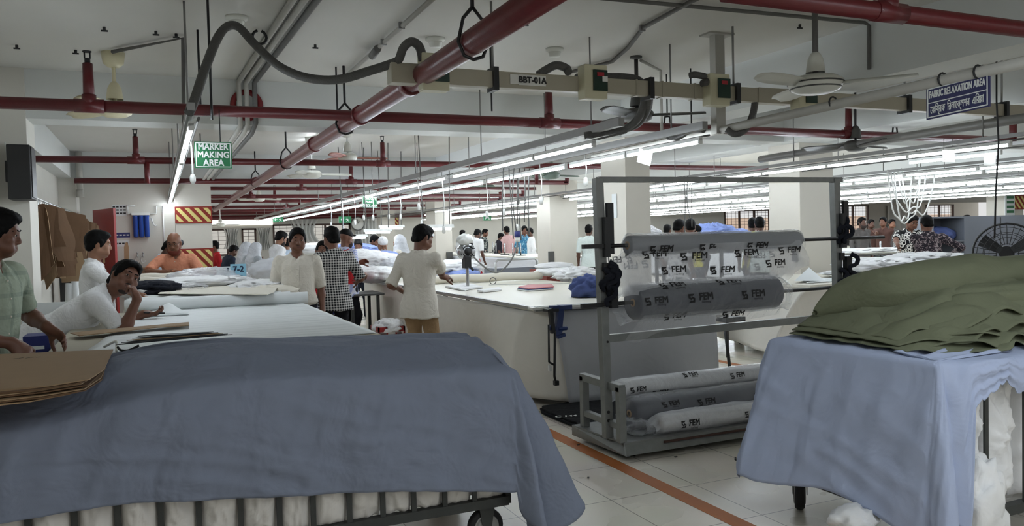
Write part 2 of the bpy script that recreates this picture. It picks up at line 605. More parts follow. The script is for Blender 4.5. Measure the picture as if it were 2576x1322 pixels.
zc = ZC-.03
c3 = [at(765, 0, Z=zc), at(640, 168, Z=zc)]
for i, (dx, w) in enumerate(((-.075, 'left'), (0, 'middle'), (.085, 'right'))):
    a, b = c3[0]+V3((dx, 0, 0)), c3[1]+V3((dx, 0, 0))
    conduit([a+(a-b)*.5, a, V3((b.x, 8.96, zc)), V3((b.x, 8.96, 2.8+.02*i)), V3((b.x-.02, 9.2, 2.76)), V3((b.x-.02, 16.5, 2.76))], .026, 'white conduit bent round the nearest cross beam, %s of three' % w, 'white_conduit' if i < 2 else 'grey_conduit')
tag(MB().lathe((c3[1].x, 8.985, 3.03), [(.11, 0), (.17, 0), (.17, -.012), (.11, -.012), (.11, 0)], 24, (0, 1, 0)).build('red_ring', mat('ring_red', (120, 24, 28), .5)), 'red painted ring on the cross beam behind the conduits', 'ring')
conduit([at(1090, -5, Z=zc), at(935, 135, Z=zc), at(870, 192, Z=zc)], .02, 'thin white conduit on the ceiling left of the large red pipe', clips=[at(1010, 65, Z=zc), at(965, 106, Z=zc)])
tag(MB().tube([at(950, 122, Z=zc-.02), at(936, 141, Z=zc-.03)], .035, 8).build('conduit_joint', 'grey_conduit'), 'grey tape joint on the thin ceiling conduit', 'joint')
conduit([at(1790, -20, Z=zc), at(1740, 3, Z=zc), at(1618, 70, Z=zc), at(1580, 120, Z=zc), at(1540, 155, Z=zc), at(1440, 180, Z=zc)], .018, 'curved grey conduit across the ceiling above the trunking', 'grey_conduit', [at(1616, 71, Z=zc)])
conduit([at(1510, -5, Z=zc), at(1760, 18, Z=zc), at(2175, 57, Z=zc), V3((5.58, 5.0, zc)), V3((5.58, 5.0, 2.9))], .016, 'thin dark conduit across the ceiling to the right beam', 'grey_conduit')
conduit([at(283, 130, Z=zc), at(460, 96, Z=zc), V3((at(460, 96, Z=zc).x, 8.0, 2.42))], .018, 'thin grey conduit from the cream fan to the left light row', 'grey_conduit')
conduit([at(1612, 152, Z=zc), at(1662, 178, Z=zc), at(1662, 178, Z=zc)-V3((0, 0, .85))], .016, 'thin conduit dropping beside the dark fan', 'white_conduit')
conduit([V3((4.6, 2.2, 2.5)), V3((4.6, 6.0, 2.45)), V3((4.6, 8, 2.44))], .036, 'long white conduit carrying the blue sign', 'white_conduit')
for y in (3.31, 3.55, 4.45):
    tag(MB().tube([(4.6+.04*math.cos(a), y, 2.49+.04*math.sin(a)) for a in np.linspace(0, 6.28, 13)], .007, 5).build('conduit_strap', 'dark_metal'), 'dark strap round the white conduit, %s' % {3.31: 'at the right end of the blue sign', 3.55: 'at the left end of the blue sign', 4.45: 'left of the blue sign at its joint'}[y], 'strap')
for px, py, l in ((497, 75, 'black threaded rod hanging left of the looping conduit'), (522, 0, 'grey threaded rod above the left light row'), (845, 168, 'dark threaded rod left of the large red pipe'), (1233, 112, 'threaded rod above the trunking behind the large pipe'), (1737, 172, 'dark threaded rod above the third plug box')):
    p = at(px, py, Z=ZC)
    tag(MB().tube([p, (p.x, p.y, 2.45 if px in (522,) else 2.7)], .009, 6).build('threaded_rod', 'dark_metal'), l, 'rod')
tag(MB().bb((4.54, 5.72, 2.42), (4.64, 5.8, 3.3)).bb((4.46, 5.68, 3.285), (4.72, 5.84, 3.3)).build('ceiling_post', 'white_conduit'), 'white steel post from the ceiling to the right light rail', 'post')
# small fixtures on the ceiling
for px, py, l in ((595, 42, 'round smoke detector above the looping conduit'), (1095, 96, 'round smoke detector left of the large red pipe'), (1395, 122, 'round smoke detector above the second plug box')):
    p = at(px, py, Z=ZC)
    t = thing('smoke_detector', l, 'smoke detector', p)
    MB().lathe(p, [(.0, 0), (.085, 0), (.085, -.02), (.06, -.035)], 20).build('base', 'off_white_enamel', t)
    MB().lathe(p, [(.058, -.035), (.05, -.075), (.0, -.078)], 20).build('sensor', 'off_white_enamel', t)
p = at(652, 72, Z=ZC)
tag(MB().tube([p+V3((.055*math.sin(a), 0, -.07+.055*math.cos(a))) for a in np.linspace(.3, 6, 14)], .012, 6).build('ceiling_hook', 'dark_metal'), 'dark round hook in the ceiling left of the large pipe', 'hook')
p = at(885, 388, Z=3.25)
k = 0
for px, py, w in ((262, 68, 'right of the cream fan rod, nearest the top edge'), (392, 78, 'above the thin grey conduit'), (190, 126, 'left of the red riser'), (42, 113, 'at the far left'), (443, 85, 'at the end of the thin grey conduit'), (793, 112, 'above the looping conduit'), (1322, 54, 'right of the large red pipe'), (2012, 62, 'left of the near fan rod'), (1210, 118, 'beside the large red pipe hanger')):
    p = at(px, py, Z=ZC)
    tag(MB().cyl(p, p-V3((0, 0, .035)), .012, 6).box(p-V3((0, 0, .03)), (.05, .012, .012)).build('anchor_bolt', 'dark_metal'), 'old dark ceiling bolt, ' + w, 'bolt', 'anchor bolts in the ceiling')


# ================================================================== ceiling fans
def fan(x, y, zr, label, enamel, rod_m, rod_r=.012, angs=(20, 140, 260), motor=.15, canopy_z=ZC, pitch=.18, blade_m=None, style=0, stripes=False):
    t = thing('ceiling_fan', label, 'ceiling fan', (x, y, zr))
    MB().tube([(x, y, zr+.05), (x, y, canopy_z)], rod_r, 8).build('down_rod', rod_m, t)
    if style == 1:
        MB().lathe((x, y, canopy_z), [(.0, 0), (.1, 0), (.085, -.1), (.05, -.13), (.0, -.13)], 20).build('canopy', enamel, t)
    else:
        MB().lathe((x, y, canopy_z), [(.0, 0), (.06, 0), (.06, -.02), (.0, -.03)], 12).build('canopy', rod_m, t)
    MB().lathe((x, y, zr+.06), [(.072, .02), (.07, .03), (.058, .12), (.035, .165), (.014, .18), (0, .18)], 22).build('lower_canopy', enamel, t)
    MB().lathe((x, y, zr), [(0, .055), (motor*.75, .05), (motor, .02), (motor*1.02, -.005), (motor*.9, -.05), (motor*.6, -.075), (0, -.08)], 28).build('motor', enamel, t)
    if stripes:
        for r_, z_ in ((motor*1.02, -.002), (motor*.93, -.04)):
            MB().tube([(x+r_*math.cos(a), y+r_*math.sin(a), zr+z_) for a in np.linspace(0, 6.283, 40)[:-1]], .006, 6, closed=True).build('trim_ring', 'fan_dark', t)
    for a in angs:
        a = math.radians(a)
        d, w = V3((math.cos(a), math.sin(a), 0)), V3((-math.sin(a), math.cos(a), 0))
        b = MB()

        def fn(u, v, d=d, w=w):
            r = motor*.9+.52*u
            hw = (.05+.025*math.sin(math.pi*min(1, u*.9)))*(1 if u < .97 else .7)
            s = (v-.5)*2
            return V3((x, y, zr+.0))+d*r+w*(s*hw)+V3((0, 0, s*hw*pitch*1.6-.01*s*s))
        b.grid(fn, 8, 4)
        b.build('blade', blade_m or enamel, t, solid=.006)
    return t


mat('fan_dark', (78, 78, 76), .4, .2)
mat('fan_beige', (222, 214, 180), .4)
mat('fan_print', (190, 130, 118), .5, var=.4, vscale=16)
mat('fan_green', (120, 138, 128), .5)
fan(-.305, 8.05, 2.80, 'cream ceiling fan with bell canopies behind the red pipe at left', 'fan_beige', 'fan_beige', .016, (8, 128, 248), style=1)
p = at(2048, 232, X=4.64)
fan(4.64, 4.66, 2.67, 'large white ceiling fan nearest the camera, with striped motor', 'off_white_enamel', 'grey_conduit', .022, (-48, 72, 192), .2, stripes=True)
f3 = fan(4.38, 6.74, 2.73, 'dark grey ceiling fan behind the dropping conduits', 'fan_dark', 'fan_dark', .02, (-30, 90, 210), .16)
fan(7.95, 7.34, 2.58, 'grey ceiling fan in front of the right light rows', 'fan_dark', 'dark_metal', .014, (10, 130, 250), .14)
fan(2.79, 12.6, 2.87, 'white ceiling fan with reddish printed blade above the large pipe end', 'off_white_enamel', 'white_plastic', .014, (5, 110, 235), .15, blade_m='fan_print', style=1)
fan(2.42, 13.7, 2.69, 'white ceiling fan left of the first pair of far fans', 'off_white_enamel', 'white_plastic', .014, (0, 118, 240), .16, style=1)
fan(7.64, 18.6, 2.80, 'greenish ceiling fan over the middle light rows', 'fan_green', 'white_plastic', .014, (10, 130, 190), .16)
fan(6.4, 12.64, 2.62, 'greenish ceiling fan left of the white paper on the light row', 'fan_green', 'white_plastic', .014, (15, 95, 200), .15)
fan(2.05, 30.0, 2.2, 'small white ceiling fan in front of the far left windows', 'off_white_enamel', 'white_plastic', .014, (0, 120, 240), .16)
fan(2.6, 23.0, 2.75, 'far white ceiling fan beyond the stripe painted pillar', 'off_white_enamel', 'white_plastic', .014, (20, 140, 265), .16)

# ================================================================== light rows
def track(name_lab, xs, z, y0, y1, sets, hang=True, wide=.05, tall=.07, off=.12):
    """steel rails with a row of tube lights under each"""
    for x in xs:
        t = thing('light_rail', ('grey steel rail of the light row ' if len(xs) == 1 else 'left grey light rail ' if x == xs[0] else 'right grey light rail ' if x == xs[-1] else 'middle grey light rail ') + name_lab, 'light rail', (x, (y0+y1)/2, z+off), 'rails carrying the light rows')
        MB().bb((x-wide/2, y0, z+off-.02), (x+wide/2, y1, z+off+tall-.02)).build('channel', 'galvanised', t)
        q = MB().tube([(x+.045, y0, z+.05), (x+.045, y1, z+.05)], .009, 6)
        q.build('cable_run', 'grey_conduit', t)
        if hang:
            n = max(2, int((y1-y0)/2.4))
            for i in range(n):
                y = y0+.5+(y1-y0-1)*i/(n-1)
                MB().tube([(x, y, z+off), (x, y, ZC)], .008, 6).build('hanger_rod', 'galvanised', t)


proto_tube = thing('tube_light', '', 'tube light', (0, 0, 0))
MB().tube([(0, -.575, 0), (0, .575, 0)], .017, 8).build('tube', 'tube_light', proto_tube)
MB().bb((-.017, -.6, .012), (.017, .6, .042)).bb((-.018, -.6, -.018), (.018, -.578, .03)).bb((-.018, .578, -.018), (.018, .6, .03)).build('batten', 'white_plastic', proto_tube)
first_tube = [True]


def tubes(x, z, spans, label, group):
    for y0, y1 in spans:
        n = max(1, round((y1-y0)/1.22))
        for i in range(n):
            y = y0+(i+.5)*(y1-y0)/n
            if first_tube[0]:
                o = proto_tube
                first_tube[0] = False
                o.location = (x, y, z)
                o['label'] = label
                o['group'] = group
            else:
                dup(proto_tube, (x, y, z), 0, label, group)


ZT = 2.35
track('over the left table', (.235,), ZT, 5.7, 21, 1, tall=.05)
tubes(.235, ZT, ((5.8, 8.24), (8.4, 20.6)), 'white tube light in the row over the left table', 'tube lights over the left table')
track('over the middle table', (3.55, 4.4), ZT, 5.7, 33, 2, tall=.07, wide=.055)
tubes(3.55, ZT, ((6.15, 9.81), (10.1, 32)), 'white tube light in the left row over the middle table', 'tube lights over the middle table, left row')
tubes(4.4, ZT, ((5.75, 8.2), (8.3, 10.7), (10.85, 32.5)), 'white tube light in the right row over the middle table', 'tube lights over the middle table, right row')
for i, (xs, rows) in enumerate((((7.85, 8.65), (((5.3, 14.9), (15.9, 23.5)), ((5.9, 7.2), (9.9, 16.2), (17.5, 27)))),
                              ((10.75, 11.6), (((6.5, 10.2), (10.6, 34.0)), ((7.0, 22.0), (23, 34)))),  # from here on, far ends of the rows are added to brighten the back wall
                              ((14.05, 14.85), (((8.9, 13.6), (14.4, 34)), ((8.5, 14.6), (15.6, 33)))),
                              ((17.1, 17.6), (((10.5, 16.6), (17.2, 34)), ((9.0, 24), (25, 34)))),
                              ((19.5, 21.6), (((11.5, 18.5), (19.5, 33)), ((12, 17.5), (18.5, 33)))))):
    lab = ('first', 'second', 'third', 'fourth', 'fifth')[i] + ' table past the large right pillar'
    track('over the ' + lab, xs, ZT, min(rows[0][0][0], rows[1][0][0])-.2, 33, 2, tall=.04, wide=.035, off=.09)
    for x, sp, w in zip(xs, rows, ('left', 'right')):
        tubes(x, ZT, sp, 'tube light, %s row over the %s' % (w, lab), 'tube lights over the %s, %s row' % (lab, w))
track('added for fill over the aisle behind the camera', (1.9, 2.8, 3.7), 2.78, -4.2, 2.3, 1, tall=.05)  # unseen lamp rows, added to brighten the foreground cloths and floor
for x, w in ((1.9, 'left'), (2.8, 'middle'), (3.7, 'right')):
    tubes(x, 2.78, ((-4.0, 2.1),), 'unseen tube light added for fill, %s row over the aisle behind the camera' % w, 'added fill tubes over the near aisle, %s row' % w)
p = at(787, 357, Z=3.22)
dup(proto_tube, (p.x, p.y, 3.22), 0, 'single tube light on the ceiling beside the large red pipe', 'single ceiling tube light')
# the near rails of the first right-hand row are thick round pipes
tag(MB().tube([(7.9, 3.5, 2.62), (7.9, 9.0, 2.56)], .05, 8).build('rail_pipe', 'galvanised'), 'thick grey pipe above the nearest right light row', 'pipe')

# hanging lamps over the far part of the middle table
for i, (px, py, Y, l) in enumerate(((950, 582, 14.2, 'low hanging lamp over the far left part of the middle table'), (985, 572, 15.5, 'low hanging lamp behind the other hanging lamp'), (1098, 573, 11.0, 'low hanging lamp left of the white middle pillar'), (890, 596, 15.0, 'low hanging lamp above the man in the black cap'))):
    p = at(px, py, Y=Y)
    t = thing('hanging_lamp', l, 'hanging lamp', p)
    MB().slab([p+V3((-.26, -.04, .0)), p+V3((-.26, .04, .0)), p+V3((-.26, .02, .05)), p+V3((-.26, -.02, .05))], (.52, 0, 0)).build('shade', 'white_plastic', t)
    MB().tube([p+V3((-.22, 0, -.01)), p+V3((.22, 0, -.01))], .022, 8).build('tube', 'tube_light', t)
    for s in (-.2, .2):
        MB().tube([p+V3((s, 0, .05)), p+V3((s*1.2, 0, ZC-p.z))], .008, 6).build('cord', 'grey_conduit', t)

# pull cords with white switches under the light rows
for px, py1, X, w in ((1222, 540, 4.4, 'above the hanging lamp by the second pillar'), (1470, 458, 4.4, 'at the rack top corner'), (1113, 578, 3.55, 'over the low hanging lamp'), (1050, 520, 3.55, 'above the khaki trousered man'), (1264, 535, 4.4, 'right of the second pillar'), (1358, 505, 4.4, 'in front of the third pillar'),
                      (890, 560, 3.55, 'over the black cap'), (912, 548, 3.55, 'left edge of the green sign'), (935, 548, 3.55, 'under the green sign'), (975, 545, 4.4, 'right of the green sign'), (860, 575, 3.55, 'over the checked shirt'), (830, 565, 3.55, 'above the raised fist'), (1058, 560, 4.4, 'left of the second pillar'), (1005, 545, 4.4, 'beside the low lamps')):
    a = at(px, py1-60, X=X)
    b = V3((X+.01, a.y, at(px, py1, X=X).z))
    if b.z > ZT-.12:
        b.z = ZT-.15
    a = V3((X, a.y, ZT+.11))
    t = thing('pull_cord', 'white pull cord with switch end, ' + w, 'pull cord', b, 'pull cords of the middle light rows')
    MB().tube([a, a.lerp(b, .5)+V3((.02, 0, 0)), b], .007, 6).build('cord', 'white_plastic', t)
    MB().lathe(b, [(0, -.05), (.02, -.045), (.026, 0), (.02, .05), (0, .055)], 10).build('switch', 'white_plastic', t)
p = at(438, 462, Y=9)
t = thing('pull_cord', 'white cord with a round switch under the left light row', 'pull cord', p)
q = at(485, 450, Y=7.0)
MB().tube(smooth_path([q+V3((-.02, 0, .42)), q+V3((.0, 0, .25)), q], 5), .008, 6).build('cord', 'white_plastic', t)
MB().ball(q, (.025, .02, .045), 10).build('switch', 'white_plastic', t)
# hanging cable bundles
for (px, py, Y, n, l) in ((1308, 485, 4.4, 6, 'bundle of grey cables hanging right of the second pillar'), (2255, 520, 10.75, 5, 'tangle of white cables hanging in front of the right windows'), (1735, 440, 7.85, 3, 'black and white cables hanging left of the large right pillar')):
    base = at(px, py, X=Y)
    Y = base.y
    m = MB()
    rr = random.Random(px)
    for i in range(n):
        dx = (i-n/2)*.05
        a = V3((base.x+dx*1.5, Y, ZT+.1))
        L = rr.uniform(.5, .85)
        if px == 2255:
            b = V3((base.x+dx*1.5+rr.uniform(.3, .6), Y+rr.uniform(-.3, .3), ZT+.1))
            m.tube([a.lerp(b, s/16)-V3((0, 0, L*1.0*(1-(2*s/16-1)**4)+.04*math.sin(s+i))) for s in range(17)], .011, 6)
        else:
            m.tube(smooth_path([a, a+V3((rr.uniform(-.05, .05), 0, -.4)), a+V3((rr.uniform(-.05, .05), 0, -L-.15))], 4), .009, 6)
    tag(m.build('cable_bundle', 'white_plastic' if px == 2255 else 'grey_conduit'), l, 'cables')
# ================================================================== signs
mat('sign_green', (26, 110, 66), .4)
mat('sign_white', (235, 238, 235), .5)
mat('sign_navy', (42, 44, 92), .4)


def sign(label, O, ux, w, h, m, lines, cords, border=True):
    """hanging board; ux reading direction"""
    ux = V3(ux).normalized()
    uz = V3((0, 0, 1))
    nrm = ux.cross(uz)
    O = V3(O)
    t = thing('hanging_sign', label, 'sign', O-uz*h/2)
    R = Matrix((ux, nrm, uz)).transposed()
    bd = MB().box(O, (w, .012, h), R).build('board', m, t)
    q = MB()
    if border:
        e = .012
        for s in (-1, 1):
            q.box(O+ux*s*(w/2-.012)+nrm*.0076, (e*.6, .002, h-.02), R).box(O+uz*s*(h/2-.012)+nrm*.007, (w-.02, .002, e*.6), R)
    for txt, size, dz, xs in lines:
        letters(q, txt, size, O+uz*dz+nrm*.0085, ux, uz, size*.016, xs)
    q.build('lettering', 'sign_white', t)
    for s, top in cords:
        MB().tube([O+ux*s+uz*h/2, V3((O+ux*s).to_tuple()[:2]+(top,))], .005, 5).build('cord', 'black', t)
    return t, O, ux, uz, nrm


sign('green hanging sign reading MARKER MAKING AREA', (.463, 7.3, 2.32), (1, .02, 0), .30, .225, 'sign_green', (('MARKER', .074, .068, .86), ('MAKING', .074, 0, .9), ('AREA', .074, -.068, .92)), ((-.1, 2.5), (.06, 2.71)))
pc = at(930, 508, X=3.55)
sign('green hanging sign reading 100% CUT PANEL CHECK AREA', pc, (1, .05, -.06), .29, .2, 'sign_green', (('100% CUT', .058, .06, .9), ('PANEL', .06, .0, .9), ('CHECK AREA', .054, -.06, .85)), ((0, 2.47),))
t, O, ux, uz, nrm = sign('blue hanging sign reading FABRIC RELAXATION AREA in English and Bengali', (4.6, 3.45, 2.362), (0, -1, .05), .43, .205, 'sign_navy', (('FABRIC RELAXATION AREA', .062, .05, .5),), ((-.12, 2.47), (.12, 2.48)))
# the Bengali line, its letters in drawn order
q = MB()
q.bar(O-ux*.205+nrm*.008, O+ux*.205+nrm*.008, .002, .006, uz)
letters(q, '\u09c7\u09ab\u09bf\u09ac\u09cd\u09b0\u0995  \u09bf\u09b0\u09b2\u09be\u09c7\u0995\u09cd\u09b8\u09b6\u09a8  \u098f\u09bf\u09b0\u09df\u09be', .066, O-uz*.048+nrm*.0085, ux, uz, .0006, .46)
q.build('lettering', 'sign_white', t)
# papers hung on the light rows
for px, py, Y, w, h, l in ((1622, 395, 4.4, .16, .14, 'blank white paper hanging from the middle light row'), (2386, 392, 7.85, .19, .13, 'printed paper hanging from the nearest right light row'), (2490, 402, 8.65, .2, .13, 'blank paper hanging from the second right light row')):
    p = at(px, py, X=Y)
    o = MB().box(p, (w, .003, h), Matrix.Rotation(.25 if px < 2000 else 0, 3, 'Y')).build('paper_notice', 'white_paint')
    tag(o, l, 'paper')
    if px == 2386:
        q = MB()
        for s, dz in (('DATA SET-01A', .035), ('CUT-17', 0), ('CUT-TEK-CTG', -.035)):
            letters(q, s, .028, p+V3((0, -.004, dz)), (1, 0, 0), (0, 0, 1), 0, .8)
        q.build('lettering', mat('olive_ink', (120, 118, 70), .7), o)
        MB().tube([p+V3((-.07, 0, h/2)), p+V3((-.07, 0, h/2+.12))], .004, 5).tube([p+V3((.07, 0, h/2)), p+V3((.07, 0, h/2+.12))], .004, 5).build('string', 'grey_conduit', o)
for px, py, Y, l in ((868, 552, 22, 'small green exit sign hanging over the far left windows'), (700, 552, 28, 'small green exit sign nearest the far left windows'), (1226, 549, 30, 'small green exit sign in front of the far right window')):
    p = at(px, py, Y=Y)
    t = thing('exit_sign', l, 'sign', p)
    MB().box(p, (.34, .03, .17)).build('board', 'sign_green', t)
    q = MB()
    for x0, z0, x1, z1 in ((-.12, 0, -.03, 0), (-.12, 0, -.08, .04), (-.12, 0, -.08, -.04), (.05, .02, .07, -.02), (.05, .02, .02, .0), (.05, .02, .09, .0), (.07, -.02, .03, -.06), (.07, -.02, .11, -.05)):
        q.bar(p+V3((x0, -.017, z0)), p+V3((x1, -.017, z1)), .012, .003, (0, 1, 0))
    q.ball(p+V3((.055, -.018, .045)), .014, 8)
    q.build('pictogram', 'sign_white', t)
    for s in (-.1, .1):
        MB().tube([p+V3((s, 0, .08)), p+V3((s, 0, ZC-p.z))], .006, 5).build('cord', 'grey_conduit', t)
# ================================================================== cloth, wrap and paper materials
def cloth_mat(name, col, wr=.35, scale=7, weave=.15, var=.05, rough=.9):
    m = mat(name, col, rough, var=var, vscale=5, spec=.2)
    nt, b = nodes_of(m)
    tc = nt.nodes.new('ShaderNodeTexCoord')
    n1 = nt.nodes.new('ShaderNodeTexNoise')
    n1.inputs['Scale'].default_value = scale
    n1.inputs['Detail'].default_value = 3
    n1.inputs['Roughness'].default_value = .6
    n1.inputs['Distortion'].default_value = .5
    n2 = nt.nodes.new('ShaderNodeTexNoise')
    n2.inputs['Scale'].default_value = 260
    for n in (n1, n2):
        nt.links.new(tc.outputs['Object'], n.inputs['Vector'])
    b1 = nt.nodes.new('ShaderNodeBump')
    b1.inputs['Strength'].default_value = wr
    b1.inputs['Distance'].default_value = .045
    b2 = nt.nodes.new('ShaderNodeBump')
    b2.inputs['Strength'].default_value = weave
    b2.inputs['Distance'].default_value = .003
    nt.links.new(n1.outputs[0], b1.inputs['Height'])
    nt.links.new(n2.outputs[0], b2.inputs['Height'])
    nt.links.new(b1.outputs[0], b2.inputs['Normal'])
    nt.links.new(b2.outputs[0], b.inputs['Normal'])
    return m


cloth_mat('blue_cloth', (126, 133, 150), .5, 5)
cloth_mat('white_cotton', (222, 218, 212), .7, 4)
cloth_mat('skirt_cloth', (226, 222, 213), .3, 3)
cloth_mat('grey_skirt', (206, 208, 212), .3, 3)
cloth_mat('olive_cloth', (112, 116, 94), .3, 8)
cloth_mat('white_fabric', (238, 238, 238), .4, 5)
cloth_mat('pale_blue_fabric', (140, 158, 212), .4, 8)
cloth_mat('dark_fabric', (34, 36, 44), .4, 8)
cloth_mat('bag_cloth', (72, 84, 128), .4, 6)
cloth_mat('black_mat', (30, 31, 33), .3, 12)
mat('paper_white', (226, 230, 230), .7, var=.03, vscale=3)
mat('paper_cream', (222, 216, 202), .7, var=.03, vscale=6)
mat('kraft', (150, 124, 94), .8, var=.08, vscale=9)
mat('kraft_dark', (96, 70, 46), .85, var=.22, vscale=7)
mat('kraft_edge', (196, 168, 130), .8)
mat('card_black', (36, 37, 40), .6)
mat('table_beige', (176, 170, 152), .5, var=.05)
mat('table_white', (226, 222, 208), .35, var=.04, vscale=2)
mat('rack_grey', (128, 130, 128), .4, .35, var=.2, vscale=18, bump=.1, bscale=40)
mat('rust', (70, 48, 40), .8, var=.4, vscale=30)
mat('rubber', (28, 28, 30), .7)
mat('roll_grey', (128, 130, 136), .5)
mat('roll_dark', (66, 69, 78), .45)
mat('roll_white', (228, 228, 226), .5)
mat('print_black', (24, 24, 26), .5)
mat('print_grey', (120, 122, 124), .6)
mat('cutter_steel', (172, 174, 176), .25, .8)
mat('blue_paint', (36, 56, 110), .35)


def wrap_mat(name, fac, tint):
    m = bpy.data.materials.new(name)
    m.use_nodes = True
    nt, b = nodes_of(m)
    out = nt.nodes['Material Output']
    b.inputs['Base Color'].default_value = lin(tint)+(1,)
    b.inputs['Roughness'].default_value = .16
    tc = nt.nodes.new('ShaderNodeTexCoord')
    n = nt.nodes.new('ShaderNodeTexNoise')
    n.inputs['Scale'].default_value = 7
    n.inputs['Detail'].default_value = 5
    n.inputs['Distortion'].default_value = 1.5
    nt.links.new(tc.outputs['Object'], n.inputs['Vector'])
    bp = nt.nodes.new('ShaderNodeBump')
    bp.inputs['Strength'].default_value = .5
    bp.inputs['Distance'].default_value = .03
    nt.links.new(n.outputs[0], bp.inputs['Height'])
    nt.links.new(bp.outputs[0], b.inputs['Normal'])
    tr = nt.nodes.new('ShaderNodeBsdfTransparent')
    lw = nt.nodes.new('ShaderNodeLayerWeight')
    lw.inputs['Blend'].default_value = .25
    nt.links.new(bp.outputs[0], lw.inputs['Normal'])
    mr = nt.nodes.new('ShaderNodeMapRange')
    mr.inputs['To Min'].default_value = fac
    mr.inputs['To Max'].default_value = .8
    nt.links.new(lw.outputs['Facing'], mr.inputs[0])
    mx = nt.nodes.new('ShaderNodeMixShader')
    nt.links.new(mr.outputs[0], mx.inputs[0])
    nt.links.new(tr.outputs[0], mx.inputs[1])
    nt.links.new(b.outputs[0], mx.inputs[2])
    nt.links.new(mx.outputs[0], out.inputs[0])
    MATS[name] = m


wrap_mat('wrap', .06, (235, 238, 242))
wrap_mat('wrap_milky', .34, (238, 240, 244))


def ridge(x, y, s, a=1.0):
    """folds with sharp crests"""
    return a*(1-abs(nz(x*s, y*s, 3.1))*2)


# ================================================================== left trolley
TX1, TY0, TY1 = 1.57, 3.68, 4.42
t = thing('fabric_trolley', 'long steel bar trolley under the dark blue cloth in the left foreground', 'trolley', (.1, 4.05, 0))
mat('trolley_steel', (64, 66, 64), .5, .4, var=.2, vscale=20)
q = MB()
for y in (TY0, TY1):
    q.bar((-1.3, y, .235), (TX1, y, .235), .045)
    q.bar((-1.3, y, .84), (TX1, y, .84), .03)
for x in (-1.3, .1, TX1):
    q.bar((x, TY0, .235), (x, TY1, .235), .045)
    q.bar((x, TY0, .84), (x, TY1, .84), .03)
q.build('frame', 'trolley_steel', t)
BX = [-1.1, -.85]+[at(px, 1285, Y=TY0).x for px in (70, 187, 296, 404, 500, 605, 702, 787, 878, 962, 1040, 1118, 1192)]+[TX1]
for x in BX:
    MB().bar((x, TY0-.012, .235), (x, TY0-.012, .85), .024, .012).build('bar', 'trolley_steel', t)
for i, y in enumerate([TY0+.3*k for k in range(3)]):
    MB().bar((TX1+.01, y, .235), (TX1+.01, y, .85), .012, .024).build('bar', 'trolley_steel', t)


def caster(par, x, y, r=.095, w=.045, ax=(0, 1, 0)):
    ax = V3(ax).normalized()
    c = V3((x, y, r))
    wh = MB().lathe(c-ax*w/2, [(0, 0), (r*.9, 0), (r, .012), (r, w-.012), (r*.9, w), (0, w)], 28, ax).build('wheel', 'rubber', par)
    for s in (-1, 1):
        MB().lathe(c+ax*(s*(w/2+.001)), [(0, .004*s), (r*.2, .006*s), (r*.25, .001*s), (r*.62, .0015*s), (r*.66, .005*s), (r*.7, 0)], 24, ax).build('hub', 'galvanised', wh)
    f = MB()
    sd = ax.cross(V3((0, 0, 1)))
    for s in (-1, 1):
        f.slab([c+ax*(s*(w/2+.012))+sd*.02-V3((0, 0, .015)), c+ax*(s*(w/2+.012))-sd*.02-V3((0, 0, .015)), c+ax*(s*(w/2+.012))-sd*.045+V3((0, 0, r+.03)), c+ax*(s*(w/2+.012))+sd*.045+V3((0, 0, r+.03))], ax*.004)
    f.bb((x-.05, y-.05, 2*r+.01), (x+.05, y+.05, 2*r+.025))
    f.build('caster_fork', 'trolley_steel', par)


caster(t, 1.47, TY0+.06)
caster(t, -1.2, TY0+.06)
caster(t, 1.47, TY1-.06)


def stuffed(name, lab, bays, y, z0, z1, m, depth, axis='x', seed=0, thick=.3, par=None):
    """soft fabric pressed out between the bars of a trolley: bays = list of (a, b) along the axis"""
    b = MB()
    for k, (a, c) in enumerate(bays):
        def fn(u, v, a=a, c=c, k=k):
            s = a+.008+(c-a-.016)*u
            e = (math.sin(math.pi*u))**.45*(math.sin(math.pi*min(1, max(0, v))))**.3
            fold = .5*ridge(u*.6+k*7.3+nz(u*2, v*3, k)*.3, v*(z1-z0)*1.6+k, 3.2)+.35*ridge(u*.7+k, v*(z1-z0)*5+u*.9+.4*nz(u*2, v*4, k), 3, 1)+.2*ridge(u*1.5+k, v*(z1-z0)*11-u*.7, 3, 1)
            d = depth*e*(.7+.75*fold+.4*nz(k*3.3, v*4))
            z = z0+(z1-z0)*v+.02*nz(u*3+k, v*4, 5)
            return (s, y-d, z)
        nv = max(20, int((z1-z0)*70))
        b.grid(fn, 18, nv)
    a, c = bays[0][0], bays[-1][1]
    b.bb((a+.01, y+.01, z0+.02), (c-.01, y+thick, z1-.02))
    return b.build(name, m)


tag(stuffed('fabric_bundle', '', list(zip([-1.3]+BX[:-1], BX)), TY0+.03, .25, .84, 'white_cotton', .055, thick=.66), 'creased white fabric packed behind the bars of the left trolley', 'fabric')


